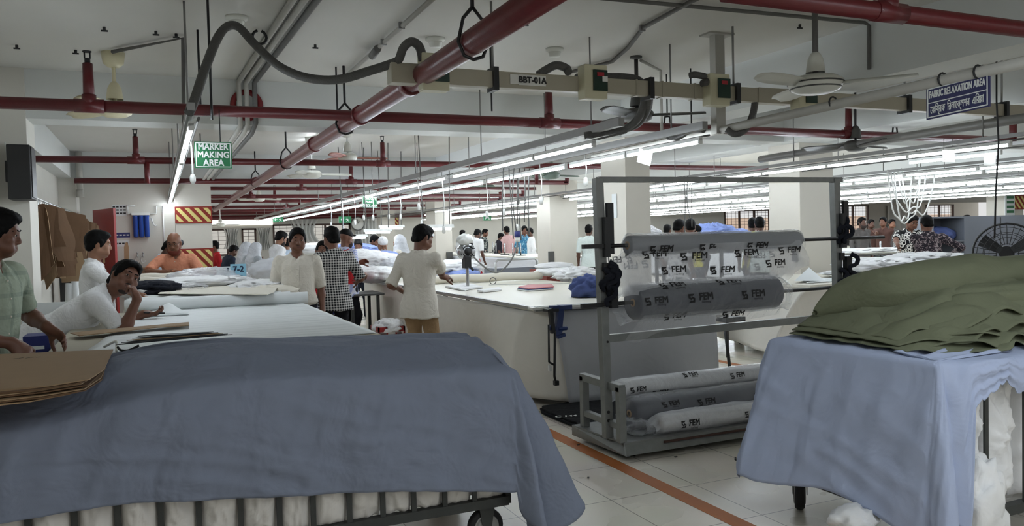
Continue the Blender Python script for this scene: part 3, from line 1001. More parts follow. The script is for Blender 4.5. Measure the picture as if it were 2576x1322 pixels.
def perimeter_cloth(name, m, cols, hang, flare, ztop, top_n=26, down_n=44, wr=.012, edge_r=.05, seed=0):
    """cols: list of (edge point, outward normal, inner point or None); a cloth from the top over an edge"""
    b = MB()
    n = len(cols)
    rows = top_n+down_n

    def pt(i, j):
        (px, py), (nx, ny), inn = cols[i]
        if j < top_n:
            f = 1-j/top_n
            if inn is None:
                x, y = px, py
            else:
                x, y = px+(inn[0]-px)*f, py+(inn[1]-py)*f
            fold = wr*1.2*ridge(x*.5, y*2.2, 2.2+seed)+wr*.6*nz(x*3, y*9, seed)
            return (x, y, ztop(x, y)+(fold*min(1, 4*f) if inn is not None else 0))
        v = (j-top_n)/(down_n-1)
        h = hang(i)*v
        fl = flare(i, v)
        r = edge_r
        out = r*math.sin(min(1, h/(1.4*r))*math.pi/2)+fl
        dn = math.sqrt(max(0, h*h-fl*fl*.8))-.4*r*min(1, h/r)
        amp = min(1, v*3)
        s = i*.035
        w = wr*amp*(1.6*nz(s*1.1, v*.7, seed+1)+1.2*ridge(s*1.4+v*.5, v*.3, 1.6)+.6*ridge(s*.7-v*2.2, v*2+seed, 1.7)+.5*ridge(s*2.2+v*1.6+3*nz(s, v, 9), v*.8, 1.5)+.3*nz(s*6, v*9, seed+4))
        return (px+nx*(out+w), py+ny*(out+w), ztop(px, py)-max(0, dn))
    vs = [pt(i, j) for j in range(rows) for i in range(n)]
    fs = [(j*n+i, j*n+i+1, (j+1)*n+i+1, (j+1)*n+i) for j in range(rows-1) for i in range(n-1)]
    b.add(vs, fs, True)
    return b.build(name, m, solid=.003)


def sst(a, b, x):
    t_ = max(0, min(1, (x-a)/(b-a)))
    return t_*t_*(3-2*t_)


def ztopL(x, y):
    v = (y-TY0)/(TY1-TY0)
    hump = .055*math.exp(-((x-.25)/.55)**2)+.012*nz(x*1.5, y*2)
    edge = -.075*(1-sst(0, .42, v))-.03*(1-sst(-.1, .5, v))*sst(.6, -.9, x)*1.2
    side = -.02*sst(1.28, 1.57, x)*(.4+.6*(1-v))-.035*sst(-.05, -.45, x)
    back = -.03*sst(.8, 1.3, v)
    return 1.012+hump+edge+side+back


colsL = []
NX = 190
for i in range(NX+1):
    x = -1.3+(TX1+1.3)*i/NX
    colsL.append(((x, TY0), (0, -1), (x, TY1+.16)))
nf = len(colsL)
for k in range(1, 27):
    a = math.radians(-90+90*k/26)
    colsL.append(((TX1, TY0), (math.cos(a), math.sin(a)), None))
nc = len(colsL)
for i in range(1, 26):
    colsL.append(((TX1, TY0+(TY1-TY0)*i/25), (1, 0), None))
hemL = [(at(px, py, Y=TY0-.03).x, at(px, py, Y=TY0-.03).z) for px, py in ((-700, 1360), (0, 1305), (300, 1258), (500, 1248), (700, 1240), (1000, 1226), (1270, 1226))]


def hangL(i):
    if i < nf:
        x = colsL[i][0][0]
        z = np.interp(x, [h[0] for h in hemL], [h[1] for h in hemL])
        return ztopL(x, TY0)-z+.02
    if i < nc:
        k = (i-nf)/(nc-nf)
        return .72+.16*math.sin(math.pi*min(1, k*1.1))**.8
    return .72


def flareL(i, v):
    if i < nf:
        x = colsL[i][0][0]
        return .012*v+.05*v*sst(1.2, 1.57, x)
    if i < nc:
        k = (i-nf)/(nc-nf)
        return v**1.15*(.06+.27*math.exp(-((k-.75)/.2)**2)+.15*math.exp(-((k-.2)/.12)**2)-.05*math.exp(-((k-.42)/.08)**2))
    return .10*v+.04*v*math.sin(i*.8)


o = perimeter_cloth('cover_cloth', 'blue_cloth', colsL, hangL, flareL, ztopL, wr=.017)
tag(o, 'greyish blue cotton cloth draped over the left foreground trolley', 'cloth')

# stack of cardboard patterns and black patterns on the trolley
t = thing('pattern_stack', 'stack of brown cardboard patterns lying on the blue cloth at left', 'cardboard', (-.7, 4.2, .95))
rr = random.Random(3)
zz = 1.0
outl = [at(285, 880, Z=1.06), at(262, 930, Z=1.06), at(225, 955, Z=1.06), at(120, 972, Z=1.055), at(0, 985, Z=1.05), V3((-1.15, 3.5, 1.05)), V3((-1.2, 4.5, 1.06)), at(0, 892, Z=1.06)]
for k in range(9):
    off = V3((rr.uniform(-.025, .02)-.01*(8-k)*.5, rr.uniform(-.02, .01)-.004*(8-k), -.0055*(8-k)-.001))
    MB().slab([p+off+V3((rr.uniform(-.012, .012), rr.uniform(-.012, .012), 0)) if k < 8 else p for p in outl], (0, 0, .004)).build('cardboard_sheet', 'kraft' if k == 8 or k % 3 == 0 else 'kraft_dark', t)
q = MB()
for a in ((.0, 0), (.02, .012), (.05, -.004), (.07, .01), (.09, .0)):
    q.bar(V3((-.62+a[0], 4.22+a[1], 1.0665)), V3((-.62+a[0]+.018, 4.225+a[1], 1.0665)), .003, .001)
q.build('pen_mark', 'black', t)
t = thing('black_pattern_stack', 'thin stack of black pattern cards at the back edge of the blue cloth', 'pattern cards', (0, 4.45, 1.08))
for k in range(5):
    a, b_ = at(292+k*14, 884-k*3, Y=4.38+.01*k), at(586-12*k, 862-k*1.2, Y=4.38+.012*k)
    z = 1.093+k*.004
    MB().slab([(a.x, a.y-.03, z-.012+.004*k), (a.x+.17, a.y-.06, z), (b_.x-.1, b_.y-.05, z), (b_.x, b_.y, z-.004), (b_.x-.1, b_.y+.0, z), (a.x+.16, a.y+.03, z)], (0, 0, .003)).build('card', 'card_black' if k != 2 else 'kraft', t)
q = at(300, 868, Y=4.42)
tag(MB().tube(smooth_path([at(262, 872, Y=4.55), at(290, 858, Y=4.5), at(293, 866, Y=4.5), at(293, 884, Y=4.46)], 4), .006, 6).build('wire_hook', 'off_white_enamel'), 'bent white wire hook beside the cardboard stack', 'hook')
tag(MB().tube(smooth_path([at(296, 872, Y=4.42), at(304, 880, Y=4.4), at(325, 880, Y=4.38), at(350, 868, Y=4.38)], 4), .006, 6).build('string_loop', 'black'), 'black string tied to the black pattern cards', 'string')

# ================================================================== right trolley
RX0, RY0, RY1 = 3.12, 2.44, 3.46
t = thing('fabric_trolley', 'steel bar trolley at the right edge heaped with olive fabric', 'trolley', (4.1, 2.95, 0))
q = MB()
for y in (RY0, RY1):
    q.bar((RX0, y, .235), (5.2, y, .235), .045).bar((RX0, y, .93), (5.2, y, .93), .03)
for x in (RX0, 5.2):
    q.bar((x, RY0, .235), (x, RY1, .235), .045).bar((x, RY0, .93), (x, RY1, .93), .03)
q.build('frame', 'trolley_steel', t)
RB = [RX0]+[at(px, 1120, Y=RY0).x for px in (2424, 2474, 2572)]+[4.05, 4.4, 4.8, 5.2]
for x in RB:
    MB().bar((x, RY0-.012, .235), (x, RY0-.012, .93), .022, .012).build('bar', 'trolley_steel', t)
for y in (2.8, 3.15, RY1):
    MB().bar((RX0-.012, y, .235), (RX0-.012, y, .93), .012, .022).build('bar', 'trolley_steel', t)
caster(t, 3.23, 3.40, .1, .05, (.75, -.66, 0))
caster(t, 5.1, 3.4, .1, .05)
caster(t, 3.4, 2.6, .1, .05, (.3, .9, 0))
tag(stuffed('fabric_bundle', '', list(zip(RB[:-1], RB[1:])), RY0+.08, .26, .95, 'white_fabric', .08, thick=.9), 'crumpled white fabric bulging between the bars of the right trolley', 'fabric')


def blob(name, c, r, m, lab, cat, amp=.15, sc=4, n=28, seed=0, flat=None, par=None):
    """a soft crumpled heap of cloth"""
    c, r = V3(c), V3(r)

    def fn(u, v):
        a, b2 = 2*math.pi*u, math.pi*v
        d = V3((math.cos(a)*math.sin(b2), math.sin(a)*math.sin(b2), -math.cos(b2)))
        f = 1+amp*ridge(d.x*r.x*3+seed, d.y*r.y*3+d.z*r.z*4, sc)+amp*.7*nz(d.x*3+seed, d.y*3, d.z*4)
        p = V3((d.x*r.x, d.y*r.y, d.z*r.z))*f
        if flat is not None:
            p.z = max(p.z, flat-c.z)
        return c+p
    b = MB().grid(fn, n*2, n, True)
    o = b.build(name, m, par)
    return tag(o, lab, cat) if lab else o


blob('loose_cloth', (3.3, RY0-.04, .28), (.13, .09, .22), 'white_fabric', 'loose white cloth hanging out below the corner of the right trolley', 'cloth', .3, 5, 22, 3)
blob('loose_cloth', at(2145, 1310, Y=2.75), (.09, .09, .06), 'white_fabric', 'end of white cloth trailing on the floor under the right trolley', 'cloth', .35, 6, 18, 9, flat=.004)


def ztopR(x, y):
    return .967+.012*nz(x*2, y*2)-.01*sst(2.6, 3.4, y)


colsR = []
for k in range(0, 15):
    a = math.radians(100+80*k/15)
    colsR.append(((RX0, RY1), (math.cos(a), math.sin(a)), None))
r0 = len(colsR)
for i in range(61):
    y = RY1+(RY0-RY1)*i/60
    colsR.append(((RX0, y), (-1, 0), (RX0+.5, y)))
r1 = len(colsR)
for k in range(1, 25):
    a = math.radians(180+90*k/24)
    colsR.append(((RX0, RY0), (math.cos(a), math.sin(a)), None))
r2 = len(colsR)
for i in range(1, 110):
    colsR.append(((RX0+2.1*i/110, RY0), (0, -1), (RX0+2.1*i/110, RY0+.25)))


def hangR(i):
    if i < r0:
        return .60+.2*i/r0
    if i < r1:
        k = (i-r0)/(r1-r0)
        return .765-.05*math.sin(k*3)+.012*k+.02*math.sin(k*9)
    if i < r2:
        k = (i-r1)/(r2-r1)
        return .82+.0*k-.12*k*k
    k = (i-r2)*2.1/110
    return .18+.52*math.exp(-(k/.045)**2)+.03*math.exp(-(k/.12)**2)-.06*sst(.12, .3, k)*sst(.4, .3, k)+.008*math.sin(i*2.1)


def flareR(i, v):
    if i < r0:
        return v*(.12+.1*i/r0)
    if i < r1:
        k = (i-r0)/(r1-r0)
        return v*(.05+.20*(1-k)**2)
    if i < r2:
        k = (i-r1)/(r2-r1)
        return v*(.05+.10*math.sin(math.pi*k)**2)
    k = (i-r2)*2.1/110
    return .03*min(1, v*5)+.02*v+.05*v*math.exp(-(k/.08)**2)


o = perimeter_cloth('cover_cloth', cloth_mat('pale_blue_cloth', (176, 187, 214), .3, 5), colsR, hangR, flareR, ztopR, wr=.015, edge_r=.02, seed=5)
tag(o, 'pale blue cloth hanging over the left side of the right trolley', 'cloth')

# heap of olive fabric
t = thing('olive_fabric', 'heap of olive green fabric plaited in layers on the right trolley', 'fabric', (4.2, 2.95, .97))


def ofold(x0, x1, yf, yb, z, lift, seed, droop=.05, wave=.05):
    def fn(u, v):
        x = x0+(x1-x0)*u
        ye = yf+wave*nz(x*2.2, seed, 1)+.055*nz(x*6, seed, 2)+(.18*(1-sst(0, .15, u)))
        y = ye+(yb-ye)*v
        e = sst(0, .16, v)
        h = lift*math.sin(math.pi*min(1, v*.9+.05))**.7*(1-.75*(1-sst(0, .22, u)))
        zz = z+h-droop*(1-e)+.045*ridge(x*.55+seed, y*2.4+x*.5+seed, 2.1)*(.3+.7*e)+.014*nz(x*6+seed, y*9, seed)
        zz += .022*math.sin(x*17+seed*3+6*nz(x*2, seed))*(1-e)
        zz = .975+.004*seed+(zz-.975)*(.35+.65*sst(-.01, .07, u))*(.6+.4*sst(-.01, .25, u))
        return (x, y, max(zz, .972+.002*seed))
    MB().grid(fn, 110, 40).build('fabric_layer', 'olive_cloth', t, solid=.006)


ofold(3.17, 5.3, 2.46, 3.4, .985, .02, 1, .012, .03)
ofold(3.24, 5.3, 2.47, 3.4, 1.01, .03, 2, .022, .04)
ofold(3.19, 5.3, 2.53, 3.4, 1.04, .03, 3, .028, .04)
ofold(3.30, 5.3, 2.52, 3.4, 1.065, .04, 4, .035, .05)
ofold(3.23, 5.3, 2.60, 3.4, 1.09, .05, 5, .035, .06)
ofold(3.36, 5.3, 2.62, 3.4, 1.115, .06, 6, .04, .06)
ofold(3.30, 5.3, 2.72, 3.4, 1.14, .07, 7, .05, .07)
ofold(3.46, 5.3, 2.74, 3.4, 1.165, .09, 8, .06, .08)


def oroll(pts, rs, seed, flat=.8):
    P = smooth_path(pts, 14)
    n = len(P)

    def fn(u, v):
        i = min(n-1, int(v*(n-1)+.5))
        p = P[i]
        r = np.interp(v, np.linspace(0, 1, len(rs)), rs)
        a = 2*math.pi*u
        f = 1+.24*ridge(p.x*.8+seed, a*.35+p.x*.6, 1.7)+.08*nz(p.x*5, math.cos(a)*3, math.sin(a)*3+seed)
        d = V3((0, math.cos(a), math.sin(a)*flat))*r*f
        return p+d+V3((.02*nz(a, seed, p.x), 0, 0))
    MB().grid(fn, 48, n, True).build('fabric_layer', 'olive_cloth', t)


oroll([(3.30, 3.34, 1.10), (3.37, 3.24, 1.17), (3.48, 3.10, 1.23), (3.75, 3.0, 1.25), (4.2, 2.98, 1.265), (4.8, 2.96, 1.27), (5.4, 2.94, 1.27)], [.015, .08, .13, .145, .14, .15, .15], 2)
oroll([(3.55, 2.98, 1.12), (3.75, 2.84, 1.17), (4.1, 2.76, 1.19), (4.6, 2.74, 1.2), (5.4, 2.72, 1.2)], [.04, .08, .10, .10, .10], 7, .75)
oroll([(4.2, 2.60, 1.04), (4.5, 2.57, 1.07), (5.4, 2.55, 1.08)], [.03, .055, .06], 4, .7)

# ================================================================== roll rack
RXa, RXb, RYr = 2.885, 5.09, 4.9
t = thing('roll_rack', 'tall grey steel roll rack on a low base, holding wrapped rolls', 'rack', (4.0, 4.95, 0))
pa = MB().bar((RXa, RYr, .11), (RXa-.04, RYr, 1.955), .062)
pa.build('post', 'rack_grey', t, bevel=.004)
MB().bar((RXb+.02, RYr, .11), (RXb-.02, RYr, 1.965), .062).build('post', 'rack_grey', t, bevel=.004)
MB().bar((RXb+.10, RYr+.06, .12), (RXb+.03, RYr+.06, 1.965), .04).build('post', 'rack_grey', t, bevel=.004)
MB().bar((RXa-.04, RYr, 1.945), (RXb+.05, RYr, 1.955), .045, .04).build('top_bar', 'rack_grey', t, bevel=.003)
MB().bar((RXa, RYr, .82), (RXb, RYr, .835), .045, .055).build('cross_bar', 'rack_grey', t, bevel=.003)
q = MB().slab([(2.83, 5.34, .105), (5.25, 5.34, .105), (5.25, 4.70, .105), (2.9, 4.70, .105)], (0, 0, .012))
q.slab([(2.83, 5.34, .04), (2.83, 5.34, .11), (2.93, 4.70, .11), (2.87, 4.63, .04)], (.03, 0, 0))
q.slab([(2.87, 4.63, .045), (5.25, 4.63, .045), (5.25, 4.70, .11), (2.9, 4.70, .11)], (0, .02, .008))
q.bb((2.9, 4.72, .05), (5.25, 5.3, .1))
q.build('base', 'rack_grey', t)
MB().bar((3.2, 4.664, .093), (4.3, 4.664, .093), .012, .014).build('edge_wear', 'rust', t)
fr = MB()
fx = 2.9
for y in (4.62+.12, 5.26):
    fr.bar((fx, y, .11), (fx, y, .50), .055)
fr.bar((fx, 4.72, .49), (fx, 5.285, .49), .055).bar((fx, 4.75, .22), (fx, 5.25, .22), .045)
fr.build('end_frame', 'rack_grey', t, bevel=.004)
MB().cyl((RXa-.01, RYr-.035, .3), (RXa-.01, RYr-.03, .3), .012, 8).cyl((RXa-.01, RYr-.035, .24), (RXa-.01, RYr-.03, .24), .012, 8).cyl((RXa-.005, RYr-.035, .8), (RXa-.005, RYr-.03, .8), .009, 8).build('bolt_hole', 'black', t)
for s, x in ((-1, RXa-.02), (1, RXb)):
    q = MB()
    q.bb((x+.02, RYr-.06, 1.42), (x+.07, RYr-.03, 1.78)).bb((x-.01, RYr-.075, 1.40), (x+.03, RYr-.03, 1.68)).bb((x+.03, RYr-.075, 1.04), (x+.085, RYr-.03, 1.33)).bb((x-.015, RYr-.06, 1.3), (x+.02, RYr-.03, 1.36))
    q.build('bracket', 'dark_metal', t)
    mb_ = MB()
    for k in range(8):
        r_ = random.Random(k*7+s)
        p = V3((x+r_.uniform(-.03, .06), RYr-.06+r_.uniform(-.03, .02), r_.uniform(1.12, 1.32) if s < 0 else r_.choice((r_.uniform(1.15, 1.35), r_.uniform(1.5, 1.62)))))
        mb_.tube(smooth_path([p+V3((0, 0, .05)), p+V3((.04, -.03, .02)), p+V3((.02, -.035, -.03)), p+V3((-.03, -.02, -.05)), p+V3((-.01, 0, -.09))], 3), [.018]*13, 6)
    mb_.build('rag_tie', 'dark_fabric', t)
for z0, z1, xa, xb, nm in ((1.478, 1.475, 2.68, 5.55, 'upper'), (1.068, 1.085, 2.66, 5.45, 'lower')):
    tag(MB().tube([(xa, RYr-.06, z0), (xb, RYr-.06, z1)], .014, 8).bb((xa, RYr-.075, z0-.015), (xa+.16, RYr-.045, z0+.015)).build('roll_rod', 'black'), '%s black rod lying through the roll on the rack' % nm, 'rod')
YR = RYr-.06


def logo(b, P, size, mirror=1, text=True, small=True):
    """the printed mark: a split square with a curl, the lettering beside it; P maps (x, z) to a point"""
    s = size
    A = [(-.5, .5), (.45, .5), (.2, .28), (-.2, .28), (-.25, .1), (.1, -.02), (-.1, -.2), (-.5, .02)]
    D = [(-x, -z) for x, z in A]
    for poly in (A, D):
        poly = [(-1.65*s+x*s*1.0, z*s) for x, z in poly]
        b.add([P(x*mirror, z*mirror) for x, z in poly], [tuple(range(len(poly)))])
    for txt, sz, x0, z0, xs in (('FEM', 1.15*s, .62*s, .08*s, 1.15), ('Interlining', .36*s, .62*s, -.52*s, 1.0)):
        if sz < s and not small:
            continue
        vs, fs = text_mesh(txt, sz, 0, xs)
        for dx, dz in (((1, 1), (-1, 1), (1, -1), (-1, -1)) if sz > s else ((0, 0),)):
            b.add([P((x0+x+dx*.035*s)*mirror, (z0+z+dz*.035*s)*mirror) for x, z in vs], fs)


def mark(P, s, mir, par, m='print_black', small=True):
    b = MB()
    logo(b, P, s, mir, small=small)
    return b.build('printed_mark', m, par)


def wrapped_roll(label, c0, c1, r, m, logos, wr=.012, wrap='wrap', ends=True, seed=0, group=None, bag=.09, holes=True):
    c0, c1 = V3(c0), V3(c1)
    t = thing('fabric_roll', label, 'roll', (c0+c1)/2-V3((0, 0, r)), group)
    ax = (c1-c0)
    L = ax.length
    ax = ax/L
    sd = V3((-ax.y, ax.x, 0)).normalized()
    upv = sd.cross(ax)*-1
    if upv.z < 0:
        upv = -upv
    MB().lathe(c0, [(.02, 0), (r*.96, 0), (r, .01), (r, L-.01), (r*.96, L), (.02, L)], 36, ax).build('roll', m, t)
    cr = MB().lathe(c0-ax*.004, [(.016, 0), (.03, 0), (.03, .02), (.016, .02)], 16, ax)
    cr.build('core', 'kraft', t)

    def wr_pt(x, ang, extra=0):
        f = r+.006+extra+wr*(.6+.8*nz(x*4+seed, ang*1.2, seed)+.6*ridge(x*1.5+seed, ang*.8+x, 2.5))*.6
        return c0+ax*x+(sd*math.cos(ang)+upv*math.sin(ang))*max(f, r+.004)

    def fn(u, v):
        x = -bag+(L+2*bag)*v
        a = 2*math.pi*u
        p = wr_pt(x, a)
        k = max(0, (-x)/bag, (x-L)/bag) if bag else 0
        if k > 0:
            q_ = c0+ax*x
            p = q_+(p-q_)*(1-.35*k*(1+.5*math.sin(a*3+seed)))-V3((0, 0, .04*k*k))
        return p
    w = MB().grid(fn, 40, max(20, int(L*30)), True).build('plastic_wrap', wrap, t)
    for x, ang, s, mir in logos:
        # seen from the camera: facing -Y, x runs with +X
        def P(dx, dz, x=x, ang=ang):
            return wr_pt(x+dx, ang+math.pi, .004) if False else wr_pt(x+dx, math.pi+(ang)-dz/r, .003)
        mark(P, s, mir, w)
    return t


wrapped_roll('grey roll in printed clear wrap on the upper rod of the rack', (at(1578, 612, Y=YR).x, YR, 1.478), (at(2005, 602, Y=YR).x, YR, 1.478), .068, 'roll_grey', [(.25, .5, .052, 1), (.68, .5, .052, 1), (1.12, .5, .052, 1)], seed=1, bag=.03)
wrapped_roll('dark grey roll in printed clear wrap on the lower rod of the rack', (at(1592, 752, Y=YR).x, YR, 1.068), (at(1945, 735, Y=YR).x, YR, 1.08), .125, 'roll_dark', [(.50, -.1, .056, 1), (.98, -.05, .056, 1), (.12, -.1, .05, 1), (.30, -.95, .056, 1), (.80, -.95, .056, 1)], seed=4, bag=.12)
# loose sheet of wrap hanging off the upper roll
t = thing('plastic_sheet', 'sheet of clear printed plastic hanging loose from the upper roll of the rack', 'plastic sheet', (3.7, YR, 1.2))
xl = [(at(px, 0, Y=YR).x) for px in (1535, 1580, 1990, 2025)]


def sheet_pt(x, z, layer=0):
    y = YR-.075+.012*math.sin(x*5+z*7+layer)+.03*nz(x*2.5+layer*3, z*6, layer)+.012*ridge(x*1.2, z*2.2+x*.5, 3)+layer*.11
    return V3((x, y, z))


for layer in (0, 1):
    def fn(u, v, layer=layer):
        xa = xl[1]-.15*sst(0, .35, v)
        xb = xl[2]+.10*sst(0, .75, v)
        x = xa+(xb-xa)*u
        zt = 1.475
        zb = 1.12+.055*u-.03*math.sin(u*math.pi)+.11*sst(.83, 1, u)+.012*math.sin(u*30)
        z = zt+(zb-zt)*v
        p = sheet_pt(x, z, layer)
        p.y += (-.0 if layer == 0 else -.02)*v
        return p
    MB().grid(fn, 90, 40).build('sheet', 'wrap_milky', t)
for px, py in ((1640, 640), (1740, 645), (1868, 637), (1980, 630), (1690, 680), (1808, 680), (1940, 662)):
    p = at(px, py, Y=YR-.08)
    mark(lambda dx, dz, p=p: sheet_pt(p.x+.05+dx, p.z+dz, 0)-V3((0, .006, 0)), .056, 1, t)
for px, py in ((1560, 650), (1600, 665), (1690, 708), (1770, 678), (1885, 672), (1850, 708), (1925, 640), (1745, 650)):
    p = at(px, py, Y=YR+.03)
    mark(lambda dx, dz, p=p: sheet_pt(p.x+dx, p.z+dz, 1)-V3((0, .005, 0)), .054, -1, t, 'print_grey', False)
t = thing('plastic_flap', 'loose flap of clear printed plastic hanging under the lower roll of the rack', 'plastic sheet', (3.7, YR, .9))


def flap_pt(x, z):
    return V3((x, YR-.1+.02*math.sin(x*6)+.03*nz(x*3, z*7, 4)+.5*(.96-z), z))


def fn(u, v):
    xa, xb = at(1545, 0, Y=YR).x+.12*(1-v), at(1935, 0, Y=YR).x
    x = xa+(xb-xa)*u
    zb = .83+.08*u-.05*math.exp(-((u-.08)/.08)**2)
    return flap_pt(x, .985+(zb-.985)*v)


MB().grid(fn, 70, 16).build('sheet', 'wrap', t)
for px, py in ((1690, 796), (1832, 790)):
    p = at(px, py, Y=YR-.08)
    mark(lambda dx, dz, p=p: flap_pt(p.x+.04+dx, p.z+dz)-V3((0, .006, 0)), .05, 1, t)
# wrapped rolls on the base
wrapped_roll('white wrapped roll lying on top of the others on the rack base', (3.12, 5.12, .40), (4.9, 5.1, .40), .062, 'roll_white', [(.13, 0.1, .036, 1), (.62, -.9, .036, 1), (1.05, -.2, .036, 1), (.33, .7, .036, 1)], seed=8, wrap='wrap_milky', bag=.05)
wrapped_roll('dark grey wrapped roll in the middle of the rack base', (3.13, 5.0, .235), (4.9, 5.0, .235), .112, 'roll_dark', [(.3, -.5, .04, 1), (.62, -.35, .042, 1), (1.15, -.3, .04, 1)], seed=11, bag=.06, wr=.02)
wrapped_roll('white wrapped roll lying at the front of the rack base', (3.26, 4.80, .185), (4.9, 4.80, .185), .062, 'roll_white', [(.22, .1, .042, 1), (.78, .0, .036, 1), (1.15, .1, .036, 1)], seed=15, wrap='wrap_milky', bag=.08, wr=.025)
blob('plastic_bag', (3.15, 4.92, .16), (.12, .14, .05), 'wrap', 'crumpled clear plastic at the near end of the rack base', 'plastic', .3, 5, 18, 4, flat=.118)
# black mat on the floor behind the rack
t = thing('floor_mat', 'black padded mat lying on the floor behind the rack', 'mat', (3.2, 5.9, 0))
mp = [at(px, py, Z=.012) for px, py in ((1358, 1030), (1362, 1040), (1430, 1068), (1445, 1072))]+[V3((2.92, 5.38, .012)), V3((4.6, 5.4, .012)), V3((4.7, 6.25, .012)), at(1500, 1008, Z=.012)]
for k in range(2):
    MB().slab([p+V3((.02*k, 0, .018*k)) for p in mp], (0, 0, .018)).build('mat_layer', 'black_mat', t, bevel=.006)
q = MB()
letters(q, 'C 144', .075, at(1424, 1046, Z=.051), (.85, -.25, 0), (.45, .9, 0), .002)
q.build('chalk_mark', 'white_paint', t)
# orange tape lines and small marks on the floor
tag(MB().bb((2.73, 1.0, .0005), (2.84, 30, .002)).build('floor_line', 'orange_tape'), 'orange tape line on the floor running from the foreground past the rack', 'floor line')
tag(MB().bb((6.05, 6.2, .0005), (6.15, 30, .002)).build('floor_line', 'orange_tape'), 'thin orange tape line on the floor behind the rack', 'floor line')
tag(MB().bb((7.5, 6.2, .0005), (7.6, 30, .002)).build('floor_line', 'orange_tape'), 'orange tape line under the white skirted table behind the rack', 'floor line')
for i, (px, py) in enumerate(((1455, 1118), (1480, 1200), (1595, 1145), (1700, 1148), (1850, 1152), (1860, 1158))):
    p = at(px, py, Z=.003)
    tag(MB().box(p, (.02 if i < 4 else .06, .012, .005), Matrix.Rotation(i, 3, 'Z')).build('lint_scrap', 'black'), 'small dark lint scrap on the tiles, %s' % ('beside the orange line', 'left of the orange line', 'below the rack corner', 'below the rack base', 'left of the right trolley', 'nearest the right trolley')[i], 'scrap', 'lint scraps on the floor')
# ================================================================== left cutting table
def table(name_lab, x0, x1, y0, y1, z, top_m, skirt=None, legs=True, name='cutting_table', group=None, thick=.04, skirt_cols=None, leg_w=.05):
    t = thing(name, name_lab, 'table', ((x0+x1)/2, (y0+y1)/2, 0), group)
    MB().bb((x0, y0, z-thick), (x1, y1, z)).build('tabletop', top_m, t, bevel=.004)
    if legs:
        n = max(2, int((y1-y0)/2.5)+1)
        for i in range(n):
            iy, ix = min(.45, (y1-y0)*.12), min(.3, (x1-x0)*.15)
            y = y0+iy+(y1-y0-2*iy)*i/(n-1)
            for x in (x0+ix, x1-ix):
                MB().bb((x-leg_w/2, y-leg_w/2, 0), (x+leg_w/2, y+leg_w/2, z-thick)).build('leg', 'trolley_steel', t)
    if skirt:
        skirt_cloth(t, skirt, [(x0-.01, y1), (x0-.01, y0-.01), (x1+.01, y0-.01), (x1+.01, y1)], z-thick-.005, .07)
    return t


def skirt_cloth(par, m, path, zt, zb, fold=.012, seed=0, top_path=None):
    b = MB()
    P, Q = [], []
    src = top_path or path
    for (a, c), (e, f) in zip(zip(path[:-1], path[1:]), zip(src[:-1], src[1:])):
        L = math.hypot(c[0]-a[0], c[1]-a[1])
        n = max(3, int(min(L, 12)/.045))
        for i in range(n):
            P.append(((a[0]+(c[0]-a[0])*i/n, a[1]+(c[1]-a[1])*i/n), (c[1]-a[1], -(c[0]-a[0]), L)))
            Q.append((e[0]+(f[0]-e[0])*i/n, e[1]+(f[1]-e[1])*i/n))
    P.append(((path[-1][0], path[-1][1]), P[-1][1]))
    Q.append(src[-1])
    rows = 16
    vs = []
    for j in range(rows):
        v = j/(rows-1)
        for i, ((x, y), (nx, ny, L)) in enumerate(P):
            w = min(1, i/8, (len(P)-1-i)/8)*fold*v*(1.4*math.sin(i*.33+seed+2.5*nz(i*.05, seed))+1.5*nz(i*.09, v*1.5, seed)+1.2*ridge(i*.03+v*.3, v*.4+seed, 2.2))
            s = -1
            qx, qy = Q[i]
            X, Y = qx+(x-qx)*v**.6, qy+(y-qy)*v**.6
            vs.append((X+s*nx/L*w, Y+s*ny/L*w, zt+(zb-zt)*v+.012*v*nz(i*.1, seed)))
    n = len(P)
    b.add(vs, [(j*n+i, j*n+i+1, (j+1)*n+i+1, (j+1)*n+i) for j in range(rows-1) for i in range(n-1)], True)
    return b.build('skirt', m, par, solid=.004)


table('long beige left cutting table covered with white marker paper', -.58, 1.22, 4.75, 7.6, .99, 'table_beige')
table('far part of the left cutting table under the fabric piles', -.3, 1.03, 7.62, 10.6, .99, 'table_beige')
pm = mat('marker_paper', (228, 232, 232), .6)
nt, b_ = nodes_of(pm)
tc = nt.nodes.new('ShaderNodeTexCoord')
wv = nt.nodes.new('ShaderNodeTexWave')
wv.bands_direction = 'Y'
wv.inputs['Scale'].default_value = 2.2
wv.inputs['Distortion'].default_value = 2.5
wv.inputs['Detail'].default_value = 3
bp = nt.nodes.new('ShaderNodeBump')
bp.inputs['Strength'].default_value = .25
bp.inputs['Distance'].default_value = .02
nt.links.new(tc.outputs['Object'], wv.inputs['Vector'])
nt.links.new(wv.outputs[0], bp.inputs['Height'])
nt.links.new(bp.outputs[0], b_.inputs['Normal'])


def paper_fn(u, v):
    y = 4.8+(7.58-4.8)*v
    xl_ = np.interp(y, (4.8, 7.14, 7.6), (-.392, -.174, -.13))
    x = xl_+(1.2-xl_)*u
    return (x, y, .995+.003*nz(x*2, y*4)+.002*math.sin(y*14+x))


tag(MB().grid(paper_fn, 40, 90).build('marker_paper', 'marker_paper', solid=.004), 'wide white marker paper spread over the left cutting table', 'paper')


def roll(lab, a, c, r, m, seed=0, cat='roll', name='paper_roll', group=None, wob=.08):
    a, c = V3(a), V3(c)
    P = [a.lerp(c, i/14) for i in range(15)]
    return tag(MB().tube([p+V3((0, 0, .004*math.sin(i*1.3+seed))) for i, p in enumerate(P)], [r*(1+wob*nz(i*.5, seed)) for i in range(15)], 14).build(name, m), lab, cat, group)


